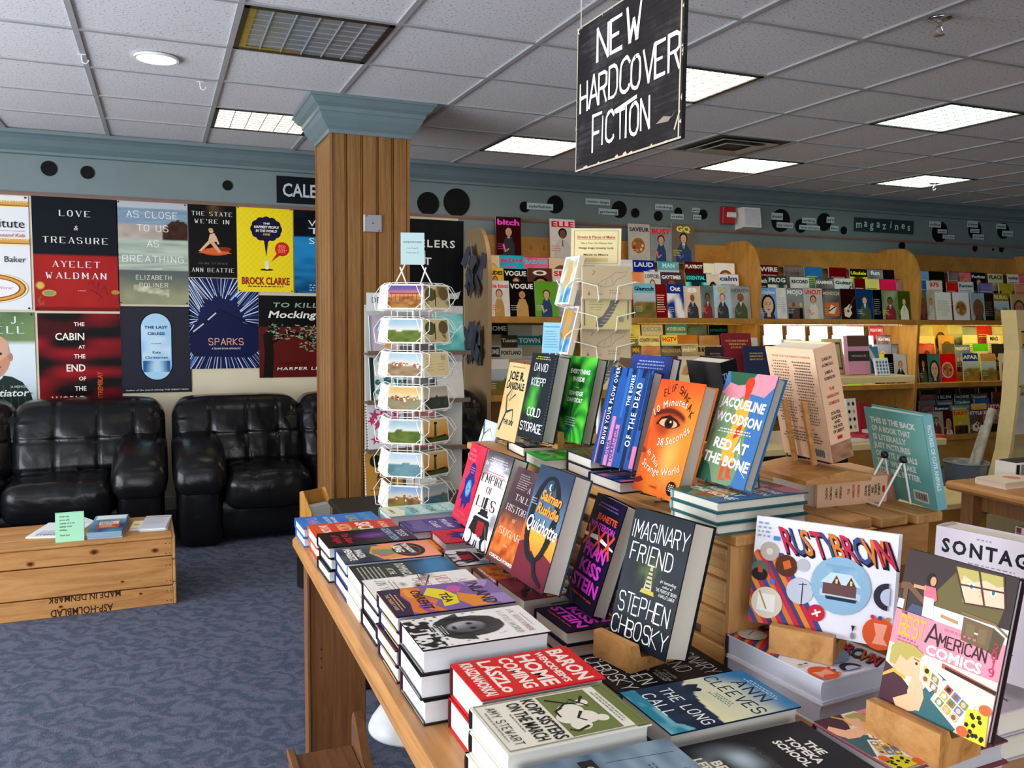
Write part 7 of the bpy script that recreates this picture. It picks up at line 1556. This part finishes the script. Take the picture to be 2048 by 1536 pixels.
# ================================================================ magazine bays along the back wall
SY0, SY1 = 6.12, 6.65
ZS1, ZS2, ZS3 = 1.432, .825, .30
XB = [2.30, 4.80, 6.665, 8.60]
GREENPANEL = plain('tan_panel_end', '#a98c66', .5, 0, .06, 5)
def side_profile(): return [(SY0, 0), (SY1, 0), (SY1, 2.12), (6.38, 2.12)] + [(6.38 - .26 * math.sin(a), 2.12 - .42 * (1 - math.cos(a)) * 1.0) for a in [math.pi/2 * k / 8 for k in range(1, 9)]] + [(SY0, 1.6)]
BAYN = ['bay nearest the column', 'middle bay', 'farthest bay']
YT = {}
TUBES = [emis('warm_shelf_tube', '#ffd23c', 26), emis('white_shelf_tube', '#fffdf2', 110), emis('yellow_shelf_tube', '#ffd83c', 50)]
for b in range(3):
    x0, x1 = XB[b], XB[b+1]
    t = thing('magazine_shelf', 'maple magazine shelving with arched side panels, ' + BAYN[b], 'shelf unit', (x0, 0, 0))
    W_ = x1 - x0
    for k, x in enumerate((0, W_ - .02) if b == 2 else (0,)):
        m = MB(); m.prism(side_profile(), 0, .032, Fr((x, 0, 0), (0, 1, 0), (0, 0, 1), (1, 0, 0)), 0); o = m.build('side_panel', [GREENPANEL if b == 0 else MAPLE], t)
    m = MB(); m.box(.03, 6.615, .0, W_, 6.63, 2.09)
    if b == 0:
        A = Art(m, Fr((0, 6.615, 0)), 1, 1, 1)
        for ch, px in (('a', 1062), ('z', 1088)): q = aty(px, 499, 6.61); A.t(ch, q.x - x0, q.z, .05, C('#6b5a3c'), 'n')
    m.build('back_panel', [MAPLE, MATTE], t)
    for z in (ZS1, ZS2, ZS3):
        m = MB(); m.box(.03, SY0 + .03, z - .022, W_, 6.615, z); m.box(.03, SY0 + .01, z - .048, W_, SY0 + .03, z, bev=.003); m.build('shelf', MAPLE, t)
    m = MB(); m.box(.03, SY0 + .03, 0, W_, SY0 + .05, ZS3 - .026); m.build('kickboard', MAPLE, t)
    for z, n, dz, dy in ((ZS1, 3, .104, .1), (ZS2, 4, .088, .1), (ZS3, 5, .045, .08)):
        m = MB()
        for k in range(1, n): m.box(.034, SY0 + .055 + dy * k, z, W_ - .002, 6.61, z + dz * k)
        m.build('riser', MAPLE, t)
    m = MB(); m.box(.03, 6.55, 1.911, W_, 6.615, 1.917); m.build('ledge', MAPLE, t)
    s = thing('strip_light', ('dim amber', 'dazzling white', 'bright yellow')[b] + ' tube light under the upper shelf of the ' + BAYN[b], 'light', (x0, 0, 0))
    m = MB(); m.box(.10 if b else 1.3, SY0 + .04, ZS1 - .036, W_ - .08, SY0 + .10, ZS1 - .0225); m.build('housing', WHITEP, s)
    m = MB(); m.tube([(.14 if b else 1.34, SY0 + .07, ZS1 - .042), (W_ - .12, SY0 + .07, ZS1 - .042)], .007, 8); m.build('tube', TUBES[b], s)
for (py0, py1, kind) in ((540, 612, 0), (665, 762, 1)):       # bundles of grey tape stuck on the end panel
    px = 948; X = XB[0] - .0006; r = random.Random(3 + kind)
    Yc = 6.36; q0 = Vector((X, Yc, 0)); zc0 = 1.78 if kind == 0 else 1.25
    m = MB()
    for k in range(13):
        y, z = Yc + r.uniform(-.16, .14), zc0 + r.uniform(-.12, .12); a = r.uniform(-.9, .9) + (.4 if kind else 0); L, wd = r.uniform(.10, .24), r.uniform(.06, .12); b_ = r.uniform(-.5, .5)
        fr = Fr((X - .004 - .005*k, y, z), Vector((math.sin(b_) * -.4, -math.cos(a), math.sin(a))).normalized(), (0, math.sin(a), math.cos(a)), (-1, 0, 0)); m.prism([(-wd/2, -L/2), (wd/2, -L/2 + .02), (wd/2 - .012, L/2), (-wd/2 + .02, L/2 - .02)], -.001, .006, fr)
    o = m.build('tape_bundle', TAPE); tag(o, 'crumpled grey tape patch on the tan end panel, ' + ('upper one with a hanging clip' if kind == 0 else 'lower cross-shaped one'), 'tape')
    m = MB(); m.tube([(X - .075, Yc - .01, zc0 - .08), (X - .075, Yc + .02, zc0 - .16), (X - .075, Yc - .01, zc0 - .19), (X - .075, Yc - .03, zc0 - .15), (X - .07, Yc - .015, zc0 - .09)], .004, 6); m.build('wire_clip', BLACKM, o)
# ---------------------------------------------------------------- magazines
import colorsys
def cname(h):
    r, g, b = [int(h.lstrip('#')[i:i+2], 16) / 255 for i in (0, 2, 4)]; H_, S_, V_ = colorsys.rgb_to_hsv(r, g, b)
    if S_ < .14: return 'white' if V_ > .82 else 'pale grey' if V_ > .6 else 'grey' if V_ > .3 else 'black'
    if V_ < .2: return 'black'
    n = 'red' if H_ < .03 or H_ > .95 else 'orange' if H_ < .1 else 'yellow' if H_ < .18 else 'green' if H_ < .42 else 'teal' if H_ < .53 else 'blue' if H_ < .7 else 'purple' if H_ < .82 else 'pink'
    if n == 'orange' and (V_ < .6 or S_ < .5): n = 'brown' if V_ < .65 else 'tan'
    if n == 'yellow' and S_ < .4: n = 'cream' if V_ > .75 else 'khaki'
    return ('dark ' if V_ < .42 else 'pale ' if S_ < .35 and n not in ('cream', 'tan', 'khaki') else '') + n
KD = {'f': 'face close-up', 'w': 'standing figure', 'm': 'jacketed person', 'b': 'group photo', 'a': 'abstract picture', 'l': 'landscape photo', 'o': 'round still life', 't': 'mostly lettering', 'g': 'guitar picture', 'i': 'boxed picture'}
SKIN = ['#e3b595', '#c98f6a', '#8a5a3e', '#d9a684', '#edc7ab']
def punch(h):
    c = [min(1, max(0, ((int(h.lstrip('#')[i:i+2], 16) / 255) - .5) * 1.4 + .53)) for i in (0, 2, 4)]; g = sum(c) / 3
    return '#%02x%02x%02x' % tuple(int(255 * min(1, max(0, g + (x - g) * 1.2))) for x in c)
def magart(title, bg, tc, kind, seed, small=False):
    bg, tc = punch(bg), punch(tc)
    r = random.Random(seed); sk = r.choice(SKIN); hair = r.choice(['#2a1a12', '#5a3a1e', '#d9b56a', '#141210', '#8a5a2c']); cl = r.choice(['#16171a', '#3a3c48', '#e6e2da', '#8a2a34', '#2f4a7a', '#c9a05a', '#4a5a3c'])
    DK = '#ffffff' if r.random() < .3 else '#101014'
    def d(A):
        A.grid(lambda x, y: mix(bg, mix(bg, DK, .3), vn(x*3, y*4, seed)), 4, 5)
        if kind == 'f':
            A.e(.52, .42, .4, hair, .36); A.p([(.2, 0), (.9, 0), (.8, .2), (.3, .2)], cl); A.e(.52, .43, .29, sk, .27); A.p([(.42, .05), (.62, .05), (.62, .22), (.42, .22)], sk)
            for x in (.41, .63): A.e(x, .47, .05, '#2a1c18', .017, n=10); A.line([(x - .07, .525), (x + .07, .53)], .02, hair)
            A.e(.52, .29, .075, '#a83c44', .02, n=10); A.p([(.5, .45), (.54, .45), (.56, .36), (.48, .36)], mix(sk, '#7a4a3a', .25))
        elif kind in 'wm':
            w = .24 if kind == 'w' else .34
            A.p([(.5 - w, 0), (.5 + w, 0), (.5 + w*.95, .3), (.62, .5), (.38, .5), (.5 - w*.95, .3)], cl); A.p([(.45, .46), (.56, .46), (.54, .56), (.47, .56)], sk); A.e(.505, .64, .17, hair, .13); A.e(.505, .62, .125, sk, .108); A.e(.47, .62, .014, '#2a1c18', n=6); A.e(.54, .62, .014, '#2a1c18', n=6); A.e(.505, .565, .03, '#a04a48', .008, n=8)
            A.line([(.5 - w*.9, .3), (.36, .12), (.5, .2)], .07, sk if kind == 'w' else mix(cl, '#ffffff', .12)); 
            if kind == 'm': A.p([(.44, .5), (.57, .5), (.505, .28)], '#e8e4de'); A.line([(.505, .46), (.505, .3)], .03, '#1c1c24')
        elif kind == 'b':
            for k in range(4): x = .18 + .21*k; A.p([(x - .11, 0), (x + .11, 0), (x + .1, .35), (x - .1, .35)], r.choice(['#1a1a1e', '#3a2c2a', '#22242c', '#5a4a44'])); A.e(x, .46, .08, r.choice(SKIN), .075)
        elif kind == 'a': A.grid(lambda x, y: mix(bg, tc, ss(.35, .7, vn(x*3, y*3, seed + 5))), 10, 12, 0, 0, 1, .72)
        elif kind == 'l': A.grid(lambda x, y: mix('#8fb8d4', '#dfe8ea', y) if y > .38 + .12*vn(x*3, 0, seed) else mix('#4a6a34', '#b8863c', vn(x*5, y*7, seed)), 10, 10, .0, .0, 1, .72)
        elif kind == 'o': A.e(.45, .42, .38, '#d8c4a0'); A.e(.45, .42, .31, '#b5683c'); [A.e(.45 + .2*math.cos(q), .42 + .13*math.sin(q), .06, r.choice(['#8a2c22', '#e8d9a8', '#6a7a34', '#d9a04a']), n=8) for q in (0, .9, 1.8, 2.7, 3.6, 4.5, 5.4)]
        elif kind == 't': A.lines(.1, .9, .66, 8, .07, .025, tc, 'l', seed)
        elif kind == 'g': A.p([(.2, .1), (.5, .05), (.7, .2), (.6, .32), (.72, .42), (.55, .5), (.4, .42), (.2, .36)], '#e6dcc8'); A.line([(.5, .36), (.95, .75)], .07, '#5a3a22'); A.e(.45, .27, .08, '#8a2a22')
        elif kind == 'i': A.r(.12, .1, .88, .55, mix(bg, '#e8702c', .9)); A.p([(.3, .2), (.6, .16), (.75, .4), (.45, .48)], '#efe8de'); A.line([(.3, .25), (.7, .42)], .05, '#2a2a2e')
        A.r(0, .985, 1, 1, mix(bg, '#000000', .3))
        if title: A.t(title, .5, .8, .14 if len(title) < 6 else .11, tc, 'x' if len(title) < 9 else 'b', w=.9 if len(title) > 3 else .6)
        A.lines(.06, .42, .3, 3, .06, .02, tc if kind not in 'otl' else mix(bg, '#ffffff', .6), 'l', seed + 2)
    return d
def mag(x, y, z, w, h, lean, art, label, th=.007, grp='magazines in the back wall bays', col='#d9d6d0', yaw=0):
    l = math.radians(lean); M = standM((x, y, z + th * math.sin(l) + .0005), yaw, lean, th)
    m = MB(); m.box(0, 0, 0, w, h, th, 0, col); art(Art(m, Fr((0, 0, th), (1, 0, 0), (0, 1, 0), (0, 0, 1)), w, h, step=.00008))
    o = m.build('magazine', PRINT, M=M); tag(o, label, 'magazine', grp); return o
ROWN = {3: ['front row', 'middle row', 'back row'], 4: ['front row', 'second row', 'third row', 'back row'], 5: ['front row', 'second row', 'third row', 'fourth row', 'back row']}
def rows(b, z, n, dz, dy, shelf, data, h=.28):
    for ri, row in enumerate(data):
        y = SY0 + .068 + dy * ri; zz = z + dz * ri; X0, X1 = XB[b] + .04, XB[b+1] - (.03 if b == 2 else .012)
        last = X0
        for k, (px, title, bg, tc, kind) in enumerate(row):
            x = aty(px, 620 if z > 1 else 740 if z > .5 else 880, y).x; x = min(max(x, X0), X1 - .13)
            nx = aty(row[k+1][0], 620 if z > 1 else 740 if z > .5 else 880, y).x if k + 1 < len(row) else X1
            w = min(.212, max(.11, nx - x - .002)); w = min(w, X1 - x); x = max(x, last + .001); 
            if x + w > X1: w = X1 - x
            last = x + w
            hh = h * (1 + .05 * (hsh(k, ri, b + 7) - .5)); 
            lb = '%s magazine, %s, %s in %s %s, %s' % (cname(bg), KD[kind], ORD[k], shelf, ROWN[n][ri], BAYN[b])
            mag(x, y, zz, w, hh, 9, magart(title, bg, tc, kind, b*1000 + ri*100 + k*7 + int(z*10)), lb, th=.005 + .008 * hsh(k, ri, b))
rows(0, ZS1, 3, .104, .1, 'upper', [
 [(975,'she knot','#e3dcd6','#c8505a','w'),(1021,'VOGUE','#1c1c1e','#e8e6e2','w'),(1072,'','#6f9a4a','#f0eee6','w'),(1118,'ELLE','#8a8a90','#f0eee6','w'),(1164,'','#b84a5a','#f2e6c8','f'),(1212,'W','#a9b4bc','#1a1a1c','m'),(1270,'Glamcult','#8cc4dc','#1d2a4a','l'),(1314,'','#7a1f26','#e8d8c8','t'),(1329,'Out','#244a86','#eef0f2','a'),(1363,'8','#b9aa98','#f2efe8','m'),(1397,'','#3c5a58','#c8b48a','m'),(1424,'GQ','#a8bccb','#a89a4a','m'),(1458,'INTERVIEW','#7d8488','#54585c','m')],
 [(975,'BRIDES','#d9b45c','#2a2420','w'),(1010,'VOGUE','#141416','#f2f0ec','m'),(1058,'O','#6a4a40','#efe0d4','f'),(1108,'SELF','#d8d4cc','#c83a4a','w'),(1154,'','#e8dcc8','#3a2c2a','f'),(1200,'','#4a6a8a','#e8e8e8','a'),(1247,'','#e0822c','#f6f0e2','t'),(1291,'L\'OFFICIEL','#e2e4e6','#16181c','w'),(1324,'GAYTIMES','#574a54','#e8e2e6','m'),(1374,'ESSENTIAL','#2c4048','#6fd0d8','a'),(1416,'','#c9c3b8','#8a7a6a','f'),(1440,'calm','#e9e8e8','#3c5a86','t')],
 [(975,'','#c8b49a','#e8e0d6','f'),(996,'BAZAAR','#4ab4c8','#d8347a','t'),(1046,'BAZAAR','#d8407e','#3ac0d8','t'),(1100,'','#e6b8a0','#c23a4a','f'),(1146,'','#3a3a44','#d8c88a','f'),(1192,'GLAMOUR','#efe4e2','#c22a5a','w'),(1236,'','#d8d8dc','#3a4a7a','t'),(1268,'LAUD','#2c3c86','#c8d0ee','a'),(1318,'MAN','#3f8a94','#a8dcd8','l'),(1371,'PLAYBOY','#5a2420','#f2ece6','b'),(1409,'','#ddd6c0','#7a6a4a','t'),(1432,'','#d8d4d0','#c8343c','f')]])
rows(1, ZS1, 3, .104, .1, 'upper', [
 [(1521,'RollingStone','#5a94c8','#e8e8ea','f'),(1556,'','#dfe0e0','#9aa0a6','t'),(1569,'MOJO','#8b9092','#f0f0f0','b'),(1604,'UNCUT','#a8a4a0','#d82c34','w'),(1642,'MONOCLE','#221c1c','#b8a890','i'),(1683,'','#3a2422','#d8402c','g'),(1714,'','#2c4a6a','#c8d0d8','m'),(1748,'','#1c1c20','#8a8a8a','t'),(1762,'','#5a6a30','#e8e02c','m'),(1794,'','#4a5a2c','#e8e02c','m')],
 [(1518,'Tech','#3c3c44','#e8e8e8','t'),(1538,'PROG','#44544a','#f0f0f0','a'),(1584,'RECORD','#e4e4e0','#16181c','b'),(1634,'HAMMER','#3a2e2a','#e8e0d8','b'),(1672,'Guitar','#c6ccca','#2a2c30','g'),(1712,'','#6a1e24','#e8c8b0','t'),(1734,'','#d9d08a','#3a3a2c','t'),(1762,'','#c8406a','#f2e8e8','b'),(1796,'','#7a3a4a','#e8e0e0','b')],
 [(1521,'WIRE','#6a242a','#eee8e8','t'),(1571,'FADER','#3c2c30','#8a7a7c','t'),(1611,'','#4a7aa8','#d8e02c','t'),(1660,'','#6a1c2a','#c8a0a0','t'),(1702,'Ukulele','#33302a','#e8d82c','a'),(1738,'fun','#3a4a5c','#e8ece8','b'),(1768,'','#22242a','#b84a7a','b'),(1798,'','#2a2228','#d8d0d0','b')]])
rows(2, ZS1, 3, .104, .1, 'upper', [
 [(1840,'','#2a1a1c','#d83a34','f'),(1857,'','#a89880','#3a3228','m'),(1874,'','#d5d9cc','#a9aa9a','t'),(1911,'','#d9d8d4','#6a6a6a','o'),(1946,'','#8aa0a4','#b8323c','f'),(1973,'','#3a342c','#8a8070','t'),(1992,'RURAL','#a08a4a','#d9c88a','l'),(2027,'','#b8a078','#6a4a30','f'),(2062,'','#7a6a4a','#e8e0d0','m')],
 [(1839,'','#3f7ab8','#e8eef2','t'),(1856,'375','#d8d0cc','#c8343c','t'),(1897,'','#b8403c','#e8dcd0','t'),(1920,'Review','#dfe3df','#3a6a7a','t'),(1960,'','#5a4a8a','#d8d0e8','t'),(2002,'','#b0a04a','#4a4430','a'),(2034,'','#d99a80','#6a3a34','t')],
 [(1839,'','#5a9ad0','#e8eef4','t'),(1860,'','#2a2a24','#c8b83a','t'),(1900,'','#5a1c24','#e0c8c0','t'),(1922,'','#c84a4c','#f0e0d8','f'),(1944,'Forbes','#2c2c2e','#e6e2dc','m'),(1979,'PLACE','#d8cfae','#3a3a34','b'),(2018,'mother','#c8c4b8','#3a3a3c','t'),(2040,'','#b82a4a','#f0d8d8','t')]])
rows(0, ZS2, 4, .088, .1, 'lower', [
 [(977,'','#d5d8d6','#8a948e','l'),(1022,'Down East','#b8a08a','#b8322c','l'),(1070,'','#8a6a4a','#e8e0d0','o'),(1116,'','#4a5a44','#e8e4d8','l'),(1270,'','#c8c4ba','#4a443c','o'),(1316,'','#6a4a3a','#e6dcc8','l'),(1362,'','#d8d2c4','#7a2c2c','f'),(1408,'FRANCE','#cfcabc','#3a5a4a','o')],
 [(975,'HOME','#4a4640','#e8e4da','l'),(1003,'PORTLAND','#c8c4b4','#1c1c1e','i'),(1048,'','#a09a88','#3a3a34','l'),(1094,'','#3a4a3c','#d8d8c8','l'),(1264,'MN','#4a3a24','#c8b04a','t'),(1284,'','#a8785a','#e8dcc8','l'),(1322,'MAGNOLIA','#22201e','#a89a84','t'),(1366,'ming','#8a8a86','#e4e4e0','b'),(1396,'life','#b0a896','#4a4a44','i'),(1440,'','#8a9a8a','#e8e8e0','l')],
 [(975,'','#8a7a5a','#e8e0cc','l'),(1005,'Tuscan','#5a5040','#e2dcc8','o'),(1038,'TOWN','#3f8a84','#e8e8d8','l'),(1088,'','#c8b89a','#4a3a2c','l'),(1280,'COUNTRY LIVING','#d9d4bc','#3a342a','o'),(1326,'HGTV','#b8c03c','#d8342c','l'),(1358,'','#a8805a','#e8e0d0','l'),(1402,'','#8a6a4a','#e8dcc8','i'),(1446,'','#4a4a44','#c8c4b8','t')],
 [(975,'HOME','#3a3630','#d8d4c8','t'),(1018,'','#a8a894','#4a4a40','l'),(1066,'','#d8d8b8','#4a6a3a','o'),(1112,'','#6a7a5a','#e8e8d8','l'),(1240,'','#d9d078','#4a4a24','t'),(1286,'DECOR','#dfe3e8','#9aaab8','t'),(1334,'MOTHER EARTH','#5f9aa8','#eef2ea','l'),(1376,'permaculture','#1f3a40','#4a8a8e','t'),(1420,'permaculture','#1c3238','#3f7a80','t'),(1464,'','#4a4a4a','#c8c8c8','t')]])
rows(1, ZS2, 4, .088, .1, 'lower', [  # rear rows' near-white covers hold the white tube's glare in their colour
 [(1524,'','#c8d0d4','#4a5a6a','l'),(1570,'','#d8d4c8','#7a4a3a','o'),(1616,'','#8aa0b4','#e8ecef','l'),(1660,'','#c8a8b0','#4a3038','t'),(1696,'','#d8689a','#8ac83a','a'),(1728,'','#b8bcc0','#4a4c50','f'),(1750,'','#e8d82c','#2a2a24','b'),(1774,'','#1a1a1c','#8a8a8a','t'),(1790,'','#a8aaa8','#16161a','m')],
 [(1530,'','#e4e6e6','#7a8a9a','t'),(1576,'','#d0dae0','#3a5a7a','l'),(1622,'','#e6e2d8','#8a6a4a','t'),(1668,'','#d8dce0','#5a6a7a','i'),(1714,'','#4a6a6a','#d8e0e0','t'),(1752,'','#8a8a90','#2a2a30','m'),(1786,'','#3a3c44','#a8a8b0','t')],
 [(1530,'','#e8eaea','#a8b0b8','t'),(1576,'','#dfe6ea','#8aa0b0','i'),(1622,'','#e9e6dc','#b8a88a','t'),(1668,'','#e0e4e8','#9aa8b8','t'),(1716,'','#e6e8ea','#8a98a8','t'),(1757,'FIGHTIMES','#5a3a34','#e8d8cc','b')],
 [(1530,'','#eceeee','#b8c0c4','t'),(1576,'','#e4ecf0','#9ab0c0','l'),(1622,'','#eeebe2','#c8b89a','t'),(1668,'','#e6eaee','#a8b4c0','i'),(1696,'','#dfe8ee','#5a8ab0','l'),(1741,'FIGHTIMES','#a8262c','#f2e6e0','b'),(1786,'','#8a3a34','#e8d0c8','b')]])
rows(2, ZS2, 4, .088, .1, 'lower', [
 [(1841,'','#3a2a26','#d8c8b8','m'),(1860,'','#4a7a7c','#1c2c34','f'),(1884,'','#b82a2c','#e8d8d0','o'),(1930,'AFAR','#2c4f94','#e8eef2','l'),(1966,'','#b89a6a','#e8e0d0','l'),(2003,'','#c8c8c0','#b8343c','f'),(2046,'','#4a4a52','#d8d8d8','m')],
 [(1841,'','#b83a34','#2a2a2c','m'),(1888,'','#6a6a62','#d8d4c8','f'),(1913,'PASSPORT','#4a6fae','#e6ecf4','b'),(1950,'','#6ab44a','#e8f2e0','a'),(1987,'','#3a3c40','#c8ccd0','b'),(2030,'','#8a7a5a','#e8e0d0','l')],
 [(1841,'','#d9d0bc','#a89470','a'),(1880,'','#c8a88a','#8a3a3c','f'),(1928,'','#e0dcc8','#a89a7a','t'),(1977,'MAG','#e4e2da','#2a2a2c','t'),(2004,'','#d8b82c','#4a3a1c','t'),(2046,'','#a8483c','#e8dcd0','l')],
 [(1841,'','#d8d4c8','#7a6a5a','o'),(1868,'','#c8b8a0','#4a3a34','f'),(1896,'','#e2dcd0','#6a7a8a','l'),(1926,'','#8aa0b8','#e8e8e8','b'),(1955,'','#b84a4c','#e8dcd4','t'),(1986,'','#d8d8d0','#c8343c','t'),(2020,'','#c8c0a8','#5a4a3a','l')]])
rows(2, ZS3, 5, .045, .08, 'bottom', [
 [(1841,'','#4a4440','#c8c0b8','l'),(1860,'','#8a8478','#2a2624','m'),(1888,'','#5a2c2a','#d8c8c0','f'),(1908,'DRIFT','#b8a84a','#c8342c','b'),(1940,'STYLE','#6a5a54','#e8e4e0','g'),(1968,'ISSUE','#8a2426','#f0e8e0','b'),(2000,'','#5a5a60','#d0d0d0','b')],
 [(1841,'','#6a3430','#e0d0c8','t'),(1870,'Runner','#3c4a5a','#d8dce0','m'),(1905,'Bicycling','#7a8a3a','#e8ecd8','l'),(1945,'','#c8a82c','#3a2c1c','b'),(1980,'STYLE','#a83430','#f0e4dc','b')],
 [(1841,'','#8a8a8c','#d8d8d8','t'),(1876,'Backpacker','#4a5a6a','#d8e0e4','l'),(1912,'Cycling','#3f7a78','#dce8e4','l'),(1950,'','#4a7aa8','#d8e4ec','l'),(1985,'','#5a4a3a','#d8ccc0','m')],
 [(1841,'','#8a2a2c','#e0d0cc','o'),(1874,'I RUN','#3a3a34','#e4e2d8','t'),(1910,'MACHINES','#5a564c','#d8d4c8','g'),(1945,'Running','#4a4a44','#e8e6dc','b'),(1985,'','#8a4a3c','#e0d4cc','m')],
 [(1841,'','#4a4a44','#a8a498','l'),(1880,'','#3a3a38','#a0a098','b'),(1920,'','#4c4238','#b0a898','l'),(1958,'','#3c3a3a','#a8a4a0','m'),(1992,'','#4a3434','#b8a8a4','t')]], h=.235)
rows(1, ZS3, 5, .045, .08, 'bottom', [
 [(1700,'','#5a5a58','#c8c8c4','l'),(1745,'','#3a3c40','#a8acb0','t'),(1790,'','#44403c','#b0aca8','m')],
 [(1700,'','#4a4a48','#b8b8b4','t'),(1750,'','#6a6a68','#c8c8c8','i'),(1795,'','#3a3836','#a8a4a0','l')]], h=.235)
# displayed along the top ledge
for (px, py0, py1, wpx, title, bg, tc, kind, lb) in ((993, 433, 503, 50, 'bitch', '#4a1c24', '#d86ab8', 'w', 'dark magazine with a pink-dressed figure, first along the top ledge'), (1101, 437, 505, 50, 'ELLE', '#cfcac6', '#c23a44', 'm', 'pale magazine with a person in a black top, second along the top ledge'), (1258, 447, 510, 43, 'SAVEUR', '#b9b8b4', '#4a4a4c', 'o', 'pale grey food magazine with a round dish on the top ledge'), (1302, 453, 511, 42, 'BUST', '#8f9698', '#d8303c', 'w', 'magazine with red masthead between the food magazine and the dark one'), (1345, 447, 511, 46, 'GQ', '#77706a', '#d9c86a', 'm', 'dark magazine with a pale yellow two-letter masthead, last along the top ledge')):
    a = aty(px, py1, 6.56); b = aty(px + wpx, py1, 6.56); h = aty(px, py0, 6.6).z - 1.918; mag(a.x, 6.56, 1.9175, b.x - a.x, h, 5, magart(title, bg, tc, kind, px), lb, .008, 'magazines along the top ledge')
